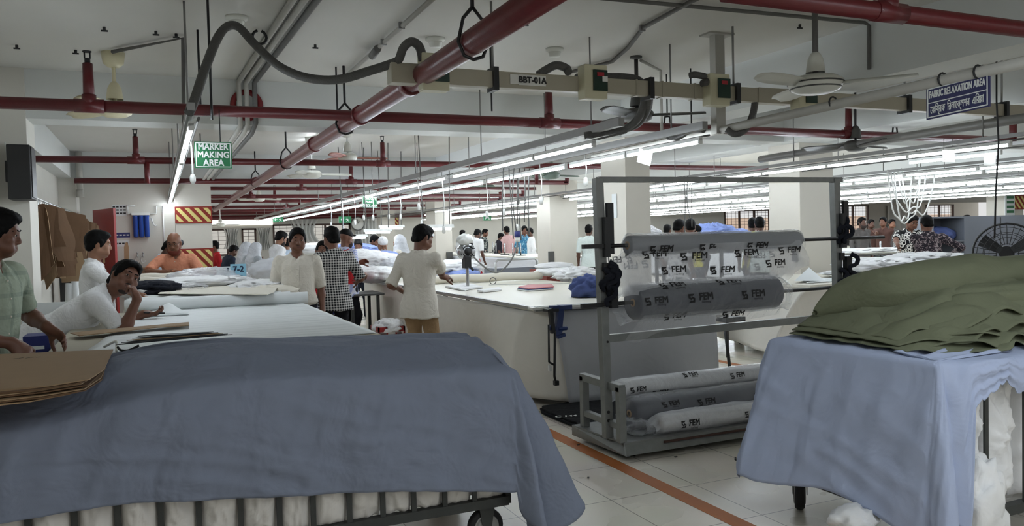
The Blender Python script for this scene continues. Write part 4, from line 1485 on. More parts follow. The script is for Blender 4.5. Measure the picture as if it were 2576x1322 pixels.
roll('white paper roll lying across the left table nearest the camera', (-0.277, 7.635, 1.042), (1.247, 7.497, 1.046), .055, 'paper_white')
roll('second white paper roll behind the nearest one on the left table', (-0.26, 7.834, 1.038), (1.125, 7.722, 1.042), .05, 'paper_white', 2)
roll('short white paper roll behind the leaning man on the left table', (-0.277, 8.051, 1.038), (0.433, 7.981, 1.038), .05, 'paper_white', 4)
roll('third white paper roll at the back of the left table', (-0.26, 8.267, 1.038), (1.082, 8.051, 1.038), .05, 'paper_white', 5)
p4 = [at(px, py, Z=1.103) for px, py in ((398, 739), (672, 741), (690, 735), (697, 724), (520, 712), (445, 704), (430, 718))]
q = MB().slab(p4, (0, 0, .006))
tag(q.build('pattern_card', 'paper_cream'), 'large pale pattern card lying on the paper rolls', 'pattern card')
blob('clear_bag', at(455, 722, Z=1.12), (.22, .3, .035), 'wrap', 'shiny clear plastic bag on the large pale pattern card', 'plastic bag', .25, 6, 24, 2)
tag(MB().bb((-.17, 8.2, .99), (1.0, 10.1, 1.075)).build('paper_pile', 'paper_cream'), 'thick pile of paper under the pale pattern card', 'paper')
blob('grey_bag', at(520, 695, Y=9.696), (.36, .3, .09), 'wrap_milky', 'grey plastic wrapped bundle behind the pale pattern card', 'bundle', .25, 5, 26, 6)
blob('fabric_heap', at(500, 708, Y=9.349), (.5, .3, .055), 'white_fabric', 'white fabric folded under the grey plastic bundle', 'fabric', .25, 5, 26, 8)
for k, (px, py, s, m) in enumerate(((372, 722, .17, 'dark_fabric'), (352, 732, .13, 'white_fabric'), (385, 733, .14, 'dark_fabric'))):
    blob('fabric_heap', at(px, py, Y=8.657), (s*1.5, .2, .055), m, ('dark blue striped fabric heap left of the pale pattern card', 'white fabric under the dark heap beside the leaning man', 'small dark fabric heap against the paper rolls')[k], 'fabric', .3, 6, 24, k)
for k, (px0, px1, py, lab) in enumerate(((300, 480, 694, 'upper long cream roll on the table of the man in orange'), (300, 470, 703, 'lower long cream roll on the table of the man in orange'))):
    a, c = at(px0, py+2, Y=10.301-.2*k), at(px1, py-2, Y=10.301-.2*k)
    roll(lab, a, c, .035, 'paper_cream', k)
# handwritten cards
p = at(600, 690, Y=9.522)
t = thing('marking_card', 'light blue card with handwritten marks standing on the left table', 'card', p-V3((0, 0, .1)))
mat('cyan_card', (140, 190, 212), .6)
MB().box(p, (.17, .012, .24)).build('card', 'cyan_card', t)
q = MB()
for s, dz, dx in (('7-2', .06, .0), ('D/L', -.05, .0)):
    letters(q, s, .09, p+V3((dx, -.008, dz)), (1, 0, 0), (0, 0, 1), .002)
q.build('handwriting', mat('ink_blue', (24, 40, 70), .6), t)
p = at(568, 692, Y=9.609)
t = thing('marking_card', 'white card with handwritten marks left of the light blue card', 'card', p-V3((0, 0, .1)))
MB().box(p, (.2, .012, .2)).build('card', 'paper_white', t)
q = MB()
for s, dz, dx in (('4 3', .055, .0), ('5-6', -.04, .02)):
    letters(q, s, .07, p+V3((dx, -.008, dz)), (1, 0, 0), (0, 0, 1), .001)
q.build('handwriting', 'ink_blue', t)
blob('fabric_heap', (0.996, 8.916, 1.077), (.33, .5, .075), 'white_fabric', 'white fabric pile at the back right corner of the left table', 'fabric', .2, 5, 26, 12)
blob('fabric_heap', (1.039, 8.44, 1.059), (.24, .25, .06), 'paper_cream', 'cream cloth pieces behind the right end of the paper rolls', 'fabric', .2, 6, 22, 14)
t = thing('slotted_pattern', 'white cut-out pattern card with slots on the white fabric pile', 'pattern card', (1.04, 8.66, 1.14))
q = MB()
a, c = at(648, 712, Y=8.83), at(715, 722, Y=8.57)
for i in range(4):
    p = a.lerp(c, i/3)
    q.bar(p, p+V3((.05, .35, .01)), .02, .006)
q.bar(a, c, .02, .006).bar(a+V3((.05, .35, .01)), c+V3((.05, .35, .01)), .02, .006)
q.build('card', 'paper_white', t)
tag(MB().slab([at(176, 838, Z=1.016), at(225, 833, Z=1.016), at(475, 811, Z=1.016), at(476, 819, Z=1.016), at(395, 824, Z=1.016), at(200, 845, Z=1.016)], (0, 0, .005)).build('pattern_strip', 'kraft'), 'long brown card strip lying across the left table', 'pattern card')


def sheet_fold(u, v):
    a, c = V3((at(330, 795, Z=1.012))), V3(at(472, 789, Z=1.012))
    p = a.lerp(c, u)
    lift = .07*math.exp(-((u-.62)/.18)**2)*v
    return p+V3((.02*v, .22*v-.1*lift, lift+.006))


tag(MB().grid(sheet_fold, 30, 8).build('paper_sheet', 'paper_white', solid=.002), 'folded white sheet beside the phone on the left table', 'paper')
# chair behind the leaning man, carton on a stool
p = at(128, 782, Y=7.3)
t = thing('chair', 'pale backed chair with dark frame behind the back of the leaning man', 'chair', (p.x, 7.3, 0))
MB().bb((p.x-.2, 7.28, p.z-.16), (p.x+.2, 7.3, p.z+.07)).build('backrest', 'paper_white', t)
MB().bb((p.x-.2, 6.88, .44), (p.x+.2, 7.3, .48)).build('seat', 'dark_fabric', t)
for sx in (-.19, .19):
    MB().bar((p.x+sx, 7.31, 0), (p.x+sx, 7.31, p.z+.08), .025).build('leg', 'dark_metal', t)
    MB().bar((p.x+sx, 6.9, 0), (p.x+sx, 6.9, .45), .025).build('leg', 'dark_metal', t)
p = at(98, 865, Y=5.6)
table('low dark stool under the blue carton', p.x-.14, p.x+.14, 5.45, 5.75, p.z-.092, 'fan_dark', name='stool', thick=.03, leg_w=.03)
t = thing('carton', 'small dark blue printed carton under the left table', 'carton', at(98, 860, Y=5.6))
p = at(98, 865, Y=5.6)
MB().bb(p-V3((.07, .1, .09)), p+V3((.07, .1, .06))).build('box', mat('carton_blue', (34, 44, 110), .5), t)
MB().bb(p+V3((-.05, -.104, -.02)), p+V3((.04, -.1, .0))).build('print', 'paper_white', t)

# ================================================================== middle cutting table
t = table('long white topped middle cutting table with cloth skirt', 3.06, 5.02, 6.42, 13.0, .92, 'table_white')
skirt_cloth(t, 'skirt_cloth', [(3.1, 13), (3.1, 8.0), (2.96, 6.9), (3.33, 6.33)], .875, .06, .014, 1, [(3.08, 13), (3.06, 8.0), (3.06, 6.6), (3.2, 6.42)])
skirt_cloth(t, 'grey_skirt', [(3.33, 6.33), (5.0, 6.3), (5.02, 13)], .875, .05, .014, 2, [(3.2, 6.41), (5.02, 6.41), (5.02, 13)])
MB().bb((3.03, 6.42, .9), (3.075, 13, .925)).build('edge_strip', 'light_steel', t)
MB().bb((3.05, 6.385, .885), (5.03, 6.42, .93)).build('edge_strip', 'light_steel', t)
MB().bb((3.0, 6.35, .905), (5.03, 6.45, .925)).build('spreader_rail', 'white_paint', t)
roll('long cream roll lying across the middle table', (3.12, 10.6, .98), (5.0, 10.25, .99), .058, 'paper_cream', 1, wob=.02)
roll('grey roll lying behind the cream roll on the middle table', (3.5, 11.2, .965), (4.55, 11.0, .97), .045, mat('roll_soft_grey', (118, 124, 132), .6), 3, wob=.03)
blob('fabric_heap', (4.25, 11.6, 1.0), (.28, .35, .07), 'pale_blue_fabric', 'pale blue folded fabric behind the knife cutter', 'fabric', .12, 4, 24, 21)
blob('fabric_heap', at(1140, 672, Y=11.8), (.45, .35, .1), 'white_fabric', 'white crumpled fabric beside the knife cutter on the middle table', 'fabric', .25, 5, 28, 22)
blob('fabric_heap', at(1400, 682, Y=10.3), (.30, .25, .065), 'white_fabric', 'thick folded white cloth on the end of the cream roll', 'fabric', .12, 4, 26, 23)
blob('fabric_heap', at(1395, 668, Y=10.4), (.28, .22, .05), 'white_fabric', 'second white cloth folded on top of the thick folded one', 'fabric', .12, 4, 26, 26)
blob('fabric_heap', at(1450, 690, Y=9.9), (.27, .25, .09), 'white_fabric', 'crumpled white cloth left of the rack post', 'fabric', .35, 5, 28, 24)
tag(MB().bb((5.35, 10.8, 0), (5.95, 11.4, 1.03)).build('red_cabinet', 'brick_red'), 'dark red cabinet behind the white cloth left of the rack post', 'cabinet')
blob('blue_bag', at(1478, 728, Y=7.15), (.16, .16, .13), 'bag_cloth', 'dusty blue cloth bag on the middle table behind the rack post', 'bag', .22, 4, 28, 25, flat=.925)
tag(MB().tube([at(1240, 706, Y=9.9)+V3((.045*math.cos(a), 0, .045*math.sin(a))) for a in np.linspace(0, 6.28, 21)], .006, 6).build('tape_ring', 'grey_conduit'), 'grey ring leaning against the cream roll', 'ring')
tag(MB().bar(at(1230, 716, Z=.93), at(1438, 712, Z=.93), .012, .006).build('ruler', 'light_steel'), 'thin steel ruler in front of the cream roll', 'ruler')
mat('folder_red', (190, 120, 124), .5)
t = thing('folder', 'pink and blue paper folders on the middle table', 'folder', at(1345, 727, Z=.925))
fp = [at(px, py, Z=.925) for px, py in ((1300, 728), (1325, 732), (1390, 727), (1385, 721), (1325, 722))]
for k, m in enumerate(('paper_white', 'carton_blue', 'folder_red')):
    MB().slab([p+V3((.01*k, 0, .012*k)) for p in fp], (0, 0, .01)).build('folder_sheet', m, t)
for k, (pts, lab) in enumerate((([(1120, 722), (1160, 730), (1190, 726), (1215, 724), (1175, 714)], 'white cut pieces under the foot of the knife cutter'), ([(1200, 733), (1215, 735), (1262, 730), (1255, 725)], 'white cut pieces right of the knife cutter foot'), ([(1155, 728), (1170, 731), (1185, 727)], 'small white paper at the knife cutter foot'))):
    tag(MB().slab([at(a, c, Z=.926) for a, c in pts], (0, 0, .02 if k < 2 else .006)).build('cut_pieces', 'white_fabric'), lab, 'fabric')
# straight knife cutting machine
bx = at(1176, 722, Z=.93)
t = thing('knife_cutter', 'upright straight knife cloth cutting machine on the middle table', 'cutting machine', bx)
S = 1.0


def kc(dx, dy, z):
    return V3((bx.x+dx, bx.y+dy, z))


MB().slab([kc(-.09, -.06, .93), kc(.09, -.08, .93), kc(.1, .1, .93), kc(-.07, .12, .93)], (0, 0, .012)).build('base_plate', 'cutter_steel', t)
MB().bb(kc(-.007, -.02, .94), kc(.007, .03, 1.2)).build('upright', 'cutter_steel', t)
MB().bb(kc(-.003, -.06, .94), kc(.003, -.02, 1.18)).build('knife', 'light_steel', t)
q = MB().bb(kc(-.045, -.06, 1.17), kc(.04, .06, 1.32))
q.tube([kc(.03, -.07, 1.18), kc(.05, -.09, 1.14)], .018, 8)
q.build('housing', 'black', t, bevel=.006)
zc_ = at(1181, 632, Y=bx.y).z
mo = MB().lathe(kc(.02, .08, zc_), [(.0, .06), (.09, .05), (.115, .02), (.115, -.05), (.10, -.075), (.095, -.08), (.0, -.085)], 32, (0, 1, 0)).build('motor', 'cutter_steel', t)
f_ = MB().lathe(kc(.02, -.008, zc_), [(.0, -.022), (.022, -.022), (.03, -.006), (.05, -.006), (.052, 0), (.0, 0)], 24, (0, 1, 0))
f_.tube([kc(.02+.072*math.cos(a), -.008, zc_+.072*math.sin(a)) for a in np.linspace(.4, 2.7, 12)], .007, 6).tube([kc(.02+.072*math.cos(a), -.008, zc_+.072*math.sin(a)) for a in np.linspace(3.5, 5.9, 12)], .007, 6)
f_.build('motor_ring', 'black', mo)
q = MB()
for a in range(6):
    q.ball(kc(.02+.098*math.cos(a*1.05+.4), -.008, zc_+.098*math.sin(a*1.05+.4)), .008, 6)
q.build('bolt', 'dark_metal', mo)
blob('cutter_cap', kc(.0, .05, zc_+.15), (.10, .09, .07), 'white_plastic', '', 'x', .15, 4, 20, 3, par=t)
MB().tube(smooth_path([kc(-.07, .03, zc_+.1), kc(-.02, .0, zc_+.13), kc(.06, .02, zc_+.11), kc(.1, .04, zc_+.09)], 4), .014, 6).build('handle', 'black', t)
flex([kc(.1, .05, zc_-.06), at(1215, 668, Y=9.7), at(1240, 684, Y=9.8), at(1262, 680, Y=9.9), at(1285, 655, Y=10), at(1299, 625, Y=10.2), at(1301, 610, Y=10.3)], .011, 'grey power cable curving up from the knife cutter', 7, 'grey_conduit', 'cable', 'power_cable')
p = at(1302, 592, Y=10.3)
t = thing('power_plug', 'white and blue industrial plug hanging over the middle table', 'plug', p)
MB().tube([p+V3((0, 0, -.09)), p+V3((0, 0, -.02))], [.032, .04], 10).build('plug_body', 'white_plastic', t)
MB().tube([p+V3((0, 0, -.02)), p+V3((0, 0, .06))], [.048, .044], 10).build('plug_ring', 'carton_blue', t)
MB().tube([p+V3((0, 0, .06)), p+V3((0, 0, .16))], [.042, .03], 10).build('plug_cap', 'white_plastic', t)
MB().tube([p+V3((0, 0, .16)), V3((p.x+.02, p.y, ZT+.1))], .01, 6).build('cord', 'grey_conduit', t)
# blue clamp device on the near edge
t = thing('end_clamp', 'blue cloth end clamp with black rods hanging on the near edge of the middle table', 'clamp', (3.17, 6.34, .5))
q = MB()
yy = 6.27
q.bar((3.24, yy, .94), (3.20, yy, .67), .045, .06).bb((3.15, yy-.03, .90), (3.34, yy+.06, .94)).bar((3.24, yy, .70), (3.12, yy, .76), .035, .05).bar((3.19, yy, .66), (3.27, yy, .68), .05, .03).cyl((3.29, yy-.01, .735), (3.2, yy-.01, .735), .02, 8)
q.build('clamp_body', 'blue_paint', t, bevel=.004)
q = MB().bar((3.13, yy-.01, .92), (3.15, yy-.01, .70), .035, .04).bb((3.09, yy-.04, .89), (3.2, yy+.06, .915))
q.build('bracket', 'dark_metal', t)
q = MB().tube([(3.105, yy-.02, .78), (3.10, yy-.02, .45)], .01, 6).tube([(3.165, yy-.02, .72), (3.15, yy-.02, .32), (3.16, yy-.02, .27)], .012, 6).tube([(3.10, yy-.02, .45), (3.15, yy-.02, .42)], .009, 6)
q.bb((3.145, yy-.04, .24), (3.185, yy, .28))
q.build('rod', 'black', t)
MB().bb((3.095, yy-.035, .37), (3.12, yy-.005, .42)).build('tag', 'white_plastic', t)
# heaps far along the middle table
for k, (px, py, Y, r, m, lab) in enumerate(((940, 655, 12.6, (.42, .5, .13), 'white_fabric', 'big heap of white fabric between the checked shirt and the man in beige trousers'), (905, 650, 12.7, (.4, .3, .14), 'white_fabric', 'tall white fabric heap in front of the man in the white prayer cap'), (968, 645, 12.8, (.22, .25, .09), 'pale_blue_fabric', 'pale blue fabric on the white heaps of the middle table'), (950, 690, 12.0, (.35, .4, .12), 'white_fabric', 'white folded fabric at the left edge of the middle table'), (975, 662, 12.2, (.16, .2, .09), 'grey_skirt', 'grey bag on the white heaps of the middle table'), (800, 628, 20, (.7, 1.0, .16), 'white_fabric', 'far white fabric heap behind the man in the white shirt'), (885, 630, 16.5, (.5, .8, .14), 'pale_blue_fabric', 'far pale blue and white heap right of the black cap'))):
    blob('fabric_heap', at(px, py, Y=Y), r, m, lab, 'fabric', .14, 4.5, 30, 30+k)
for k, (px, py, Y, lab) in enumerate(((925, 672, 12.0, 'upper white rolled cloth at the left edge of the middle table'), (930, 695, 11.7, 'lower white rolled cloth at the left edge of the middle table'))):
    a = at(px-45, py+6, Y=Y)
    roll(lab, a, a+V3((.75, .35, .03)), .06, 'white_fabric', k)
for k, (a, b2, lab) in enumerate(((1100, 500, 'white torn-edged paper patterns hanging in front of the second pillar'), (1086, 660, 'large white paper pattern hanging behind the man in beige trousers'))):
    pass
# hanging white paper patterns behind the beige trousered man
pp = [at(px, py, Y=12.5) for px, py in ((1063, 585), (1080, 580), (1094, 590), (1082, 606), (1086, 622), (1073, 628), (1072, 640), (1090, 650), (1098, 690), (1070, 690), (1066, 640))]
tag(MB().slab(pp, (0, .006, 0)).build('paper_pattern', 'paper_white'), 'white torn paper pattern hanging behind the man in beige trousers', 'paper')
# small bench, crate, basket left of the middle table
table('small dark legged bench left of the middle table', 2.42, 2.95, 11.2, 11.9, .79, 'fan_dark', name='bench', thick=.03, leg_w=.04)
t = thing('red_crate', 'red plastic crate of white cloth scraps beside the middle table', 'crate', (2.74, 10.3, 0))
mat('crate_red', (150, 36, 36), .4)
q = MB()
for z in (.03, .14, .25, .36):
    q.bb((2.56, 10.1, z), (2.92, 10.12, z+.06)).bb((2.56, 10.5, z), (2.92, 10.52, z+.06)).bb((2.56, 10.1, z), (2.58, 10.52, z+.06)).bb((2.9, 10.1, z), (2.92, 10.52, z+.06))
for x in (2.56, 2.67, 2.79, 2.90):
    q.bb((x, 10.1, 0), (x+.02, 10.12, .42))
q.bb((2.56, 10.1, 0), (2.92, 10.52, .02))
q.build('crate_body', 'crate_red', t)
blob('cloth_scraps', (2.75, 10.3, .40), (.17, .19, .09), 'white_fabric', 'white cloth scraps heaped in the red crate', 'fabric', .35, 6, 22, 41)
t = thing('blue_basket', 'blue plastic basket on the floor beside the man in the checked shirt', 'basket', (1.9, 9.5, .6))
q = MB()
for z in (.62, .70, .78, .86):
    q.bb((1.72, 9.4, z), (1.98, 9.42, z+.03)).bb((1.72, 9.7, z), (1.98, 9.72, z+.03))
for x in (1.72, 1.8, 1.88, 1.96):
    q.bb((x, 9.4, .6), (x+.02, 9.42, .9)).bb((x, 9.7, .6), (x+.02, 9.72, .9))
q.bb((1.72, 9.4, .6), (1.98, 9.72, .62))
q.build('basket_body', 'carton_blue', t)
table('low stool under the blue basket', 1.7, 2.0, 9.35, 9.75, .6, 'fan_dark', name='stool', thick=.03, leg_w=.03)
# ================================================================== left wall: speaker, hanging patterns, filter, door
t = thing('loudspeaker', 'black loudspeaker hung on the left wall pilaster', 'speaker', (-1.15, 8.8, 2.0))
MB().bb((-1.25, 8.66, 2.02), (-1.06, 8.98, 2.53)).build('cabinet', 'black', t, bevel=.008)
MB().bb((-1.065, 8.68, 2.04), (-1.05, 8.95, 2.51)).build('grille', 'dark_metal', t)
MB().bb((-1.3, 8.9, 2.2), (-1.2, 9.0, 2.4)).build('bracket', 'dark_metal', t)
tag(MB().tube([(-1.3, 8.99, 2.95), (-1.3, 8.985, 2.55), (-1.28, 8.985, 2.3)], .012, 6).build('speaker_cable', 'white_plastic'), 'white cable beside the black loudspeaker', 'cable')
tag(MB().bb(at(37, 590, Y=8.99)-V3((.03, .004, .09)), at(37, 590, Y=8.99)+V3((.035, .003, .09))).build('wall_notice', 'paper_white'), 'small printed notice on the pilaster behind the left man', 'notice')
t = thing('hook_rail', 'chrome rail with many hooks on the left wall', 'rail', (-1.35, 12.0, 2.1))
MB().tube([(-1.25, 9.7, 2.135), (-1.25, 15.8, 2.1)], .014, 8).tube([(-1.6, 9.9, 2.135), (-1.25, 9.9, 2.135)], .012, 6).tube([(-1.6, 15.6, 2.1), (-1.25, 15.6, 2.1)], .012, 6).tube([(-1.6, 12.6, 2.12), (-1.25, 12.6, 2.12)], .012, 6).build('rail', 'light_steel', t)
rr = random.Random(11)
n_ = 30
for i in range(n_):
    f = i/(n_-1)
    y = 9.85+(15.5-9.85)*f
    w = rr.uniform(.14, .34)
    h = rr.uniform(.45, .98) if i % 3 else rr.uniform(.85, 1.02)
    zt = 2.02-.03*f+rr.uniform(-.03, .02)
    x0 = -1.52+rr.uniform(0, .06)
    wtxt = 'bundle of brown paper patterns on the hook rail'
    t = thing('pattern_bundle', wtxt, 'patterns', (-1.25, y, zt-h), 'brown pattern bundles on the left wall rail')
    MB().tube([(-1.25, y, 2.14), (-1.24, y, 2.10), (-1.25, y, 2.05), (-1.25, y, zt-.03)], .007, 6).build('hook', 'light_steel', t)
    for k in range(5):
        ww, hh = w*rr.uniform(.75, 1.05), h*rr.uniform(.6, 1)
        tilt = rr.uniform(-.35, .3)
        bow = rr.uniform(.03, .09)
        xo = rr.uniform(-.02, .28)
        kind = rr.random()

        yaw = rr.uniform(-.7, .7)

        def fn(u, v, ww=ww, hh=hh, tilt=tilt, bow=bow, xo=xo, kind=kind, k=k, yaw=yaw):
            side = 1-.35*sst(.55, 1, v)*(kind > .4)+.12*math.sin(v*6+kind*9)
            e = (u-.5)*ww*side
            cx = x0+xo+.05+ww*.5+tilt*hh*-.5*v
            z = zt-hh*v*(1-.18*u*(kind > .6))-.07*abs(u-.35)*(1-v)
            return (cx+e*math.cos(yaw), y-.04*k+e*math.sin(yaw)-bow*.5*math.sin(math.pi*v)*(kind-.3)-.3*bow*math.sin(math.pi*u), z)
        ps = MB().grid(fn, 6, 12, smooth=False).build('pattern_sheet', 'kraft_dark' if rr.random() < .9 else 'kraft', t)
        so_ = ps.modifiers.new('thickness', 'SOLIDIFY')
        so_.thickness = .007
        ps.data.materials.append(MATS['kraft_edge'])
        so_.material_offset_rim = 1
tag(MB().bb((-1.61, 9.6, .0), (-1.5, 9.75, 2.1)).build('wall_board', 'black'), 'dark narrow panel behind the first brown pattern bundle', 'panel')
tag(MB().bb((-1.5, 15.0, .3), (-1.28, 15.3, 1.1)).build('dark_post', 'dark_metal'), 'dark post under the far end of the hook rail', 'post')
for k, (px, py, lab) in enumerate(((172, 735, 'white paper roll stood under the brown patterns'), (186, 730, 'second white paper roll under the brown patterns'))):
    p = at(px, py, Y=12.0)
    tag(MB().tube([(p.x, p.y, .7), (p.x+.02, p.y, p.z+.12)], .05, 10).build('paper_roll', 'paper_white'), lab, 'roll')
tag(MB().bb((-1.5, 11.7, 0), (-.6, 12.3, .7)).build('low_cabinet', 'paper_cream'), 'cream low cabinet under the brown patterns', 'cabinet')
# drain pipe in the corner
t = thing('drain_pipe', 'white plastic drain pipe on the second pilaster', 'pipe', (-1.24, 16.5, 2.2))
MB().tube([(-1.26, 16.52, 3.28), (-1.26, 16.52, 2.6)], .055, 12).tube([(-1.26, 16.52, 2.6), (-1.26, 16.52, 2.46)], .066, 12).build('pipe_run', 'white_conduit', t)
# red door
t = thing('door_1', '', '', (-.74, 16.3, 0))
del t['label'], t['category']
t['kind'] = 'structure'
da, dbt = at(236, 600, Y=17.0), at(288, 600, Y=16.0)
MB().slab([(da.x, da.y, 0), (dbt.x, dbt.y, 0), (dbt.x, dbt.y, 2.24), (da.x, da.y, 2.24)], (.035, .02, 0)).build('door_leaf', mat('door_red', (150, 32, 28), .4), t)
q = V3((dbt.x, dbt.y, 0)).lerp(V3((da.x, da.y, 0)), .5)
MB().bar(q+V3((-.01, -.05, 1.25)), q+V3((-.01, -.05, 1.75)), .03).build('door_handle', 'kraft_edge', t)
YF = 17.5
t = thing('water_filter', 'blue triple water filter on the back left wall', 'water filter', (-.28, YF-.1, 1.7))
for k in range(3):
    x = -.385+.1*k
    MB().lathe((x, YF-.09, 1.71), [(0, 0), (.04, .005), (.046, .03), (.046, .40), (.05, .41), (.05, .44), (0, .44)], 16).build('filter_housing', mat('filter_blue', (36, 70, 150), .25), t)
MB().bb((-.45, YF-.15, 2.15), (-.12, YF-.01, 2.2)).build('manifold', 'white_plastic', t)
MB().tube([(-.47, YF-.06, 2.18), (-.52, YF-.04, 2.18), (-.52, YF-.04, 2.34), (-.38, YF-.04, 2.34)], .02, 8).tube([(-.12, YF-.06, 2.18), (-.0, YF-.04, 2.18), (-.0, YF-.04, 2.33), (.12, YF-.04, 2.33), (.12, YF-.04, 1.3)], .015, 8).tube(smooth_path([(-.1, YF-.06, 2.1), (-.05, YF-.05, 1.95), (.0, YF-.04, 1.95)], 4), .012, 6).build('water_pipe', 'white_plastic', t)
for (px, py, w, h, m, lab) in ((300, 528, .26, .22, 'paper_white', 'printed white notice above the dark notice on the back left wall'), (308, 591, .27, .1, 'carton_blue', 'dark blue notice with white writing beside the red door'), (306, 612, .26, .12, 'paper_white', 'white paper under the dark blue notice')):
    p = at(px, py, Y=YF-.003)
    o = MB().box(p, (w, .006, h)).build('wall_notice', m)
    tag(o, lab, 'notice')
    q = MB()
    for i in range(3 if h > .15 else 1):
        for k in range(4):
            q.box(p+V3((-w*.36+k*w*.24, -.005, (h*.28-i*h*.28) if h > .15 else 0)), (w*.17, .002, h*.12 if h > .15 else h*.25))
    q.build('writing', 'black' if m != 'carton_blue' else 'paper_white', o)
table('brown wooden counter with taps in front of the back left wall', -1.2, .25, 16.85, 17.45, 1.12, mat('wood_brown', (112, 86, 60), .6), name='wash_counter', thick=.12)
for k, px in enumerate((346, 360)):
    p = at(px, 640, Y=17.42)
    t = thing('tap', 'small chrome tap on the wash counter, %s' % ('left one' if k == 0 else 'right one'), 'tap', p)
    MB().tube([p+V3((0, .05, 0)), p+V3((0, -.05, 0)), p+V3((0, -.08, -.05))], .014, 8).ball(p+V3((0, -.02, .03)), .02, 8).build('spout', 'light_steel', t)
    MB().tube(smooth_path([p+V3((-.02, -.05, -.02)), p+V3((-.04, -.05, -.12)), p+V3((.0, -.05, -.16)), p+V3((.04, -.05, -.12))], 4), .01, 6).build('hose', 'white_plastic', t)
tag(MB().slab([V3((at(px, py, Y=16.9).x, 16.9, max(1.12, at(px, py, Y=16.9).z) if py < 650 else 1.121)) for px, py in ((312, 652), (312, 622), (314, 612), (318, 608), (322, 612), (324, 622), (324, 652))], (0, .02, 0)).build('wooden_board', 'kraft'), 'brown rounded board standing on the wash counter', 'board')
tag(MB().lathe((at(347, 638, Y=16.95).x, 16.95, 1.12), [(0, 0), (.03, 0), (.035, .08), (0, .08)], 12).build('cup', 'white_plastic'), 'small white cup on the wash counter', 'cup')
# ================================================================== painted stripes, notices on the pillars
mat('stripe_yellow', (226, 208, 130), .6)
mat('stripe_red', (140, 38, 24), .6)


def hazard(x0, x1, z0, z1, y, lab, n=5):
    t = thing('hazard_panel', lab, 'warning stripes', ((x0+x1)/2, y, z0))
    MB().bb((x0, y-.012, z0), (x1, y, z1)).build('panel', 'stripe_red', t)
    q = MB()
    w = (x1-x0)
    h = z1-z0-.05
    s = w/n
    m0, m1 = x0+.025, x1-.025
    for k in range(-2, n+2):
        a = x0+k*s
        poly = [(a, z1-.025), (a+s*.5, z1-.025), (a+s*.5+h*.9, z0+.025), (a+h*.9, z0+.025)]
        # clip against the frame
        out = poly
        for lim, sg in ((m0, 1), (m1, -1)):
            res = []
            for i in range(len(out)):
                p, r_ = out[i], out[(i+1) % len(out)]
                ip, ir = sg*(p[0]-lim) >= 0, sg*(r_[0]-lim) >= 0
                if ip:
                    res.append(p)
                if ip != ir:
                    f = (lim-p[0])/(r_[0]-p[0])
                    res.append((lim, p[1]+(r_[1]-p[1])*f))
            out = res
            if not out:
                break
        if len(out) > 2:
            q.add([(px, y-.0135, pz) for px, pz in out], [tuple(range(len(out)))])
    q.build('stripe', 'stripe_yellow', t)


hazard(.32, .99, 1.96, 2.28, 16.6, 'upper red and yellow warning stripes on the left striped pillar', 4)
hazard(.32, .99, .98, 1.47, 16.6, 'lower red and yellow warning stripes on the left striped pillar', 4)
hazard(24.38, 25.2, 1.98, 2.42, 16.6, 'red and yellow warning stripes on the pillar at the far right', 4)
hazard(9.35, 10.25, 2.14, 2.56, YB-.002, 'brown and cream striped board far behind the hanging lamps', 5)
p = at(2540, 512, Y=16.55)
t = thing('wall_calendar', 'printed calendar hung on the striped pillar at the far right', 'calendar', p)
MB().box(p, (.45, .02, .75)).build('sheet', 'paper_white', t)
q = MB()
for i in range(4):
    q.box(p+V3((.02, -.012, .2-i*.15)), (.34, .004, .08))
q.build('printed_rows', 'sign_green', t)
MB().box(p+V3((0, -.012, .33)), (.42, .004, .07)).build('header', 'folder_red', t)
p = at(1556, 515, Y=9.0)
o = MB().box(V3((p.x+.05, 9.012, p.z))-V3((0, 0, 0)), (.12, .006, .32)).build('pillar_notice', 'paper_white')
tag(o, 'white printed notice on the pillar behind the rack post', 'notice')
o.location = (5.653, 9.3, o.location.z)
o.rotation_euler = (0, 0, math.pi/2)
MB().box((p.x+.05, 9.005, p.z+.1), (.08, .002, .012)).box((p.x+.05, 9.005, p.z), (.08, .002, .01)).box((p.x+.05, 9.005, p.z-.06), (.08, .002, .01)).build('writing', 'print_grey', o)
for ob in o.children:
    for v in ob.data.vertices:
        v.co = v.co
# slotted dark boxes on pillars
for k, (px, py, Y, lab) in enumerate(((1131, 655, 24.2, 'dark grey switch box on the second pillar'), (1387, 652, 16.58, 'clear and grey document holder on the third pillar'), (2000, 640, 9.0, 'grey switch box on the large right pillar'))):
    p = at(px, py, X=8.62) if px == 2000 else at(px, py, Y=Y)
    s = p.y/16
    tag(MB().box(p, (.13*s, .06, .36*s)).build('switch_box', 'fan_dark'), lab, 'box')
# clock
p = at(900, 562, Y=35.8)
t = thing('wall_clock', 'round wall clock far down the hall behind the green sign', 'clock', p)
MB().lathe(p, [(0, 0), (.32, 0), (.32, -.05), (.28, -.06), (.28, -.03), (0, -.03)], 24, (0, 1, 0)).build('clock_case', 'grey_conduit', t)
MB().lathe(p, [(0, -.035), (.275, -.035)], 24, (0, 1, 0)).build('clock_face', 'white_paint', t)
MB().bar(p+V3((0, -.045, 0)), p+V3((.1, -.045, .12)), .02, .005).bar(p+V3((0, -.045, 0)), p+V3((-.02, -.045, .2)), .02, .005).build('clock_hand', 'black', t)
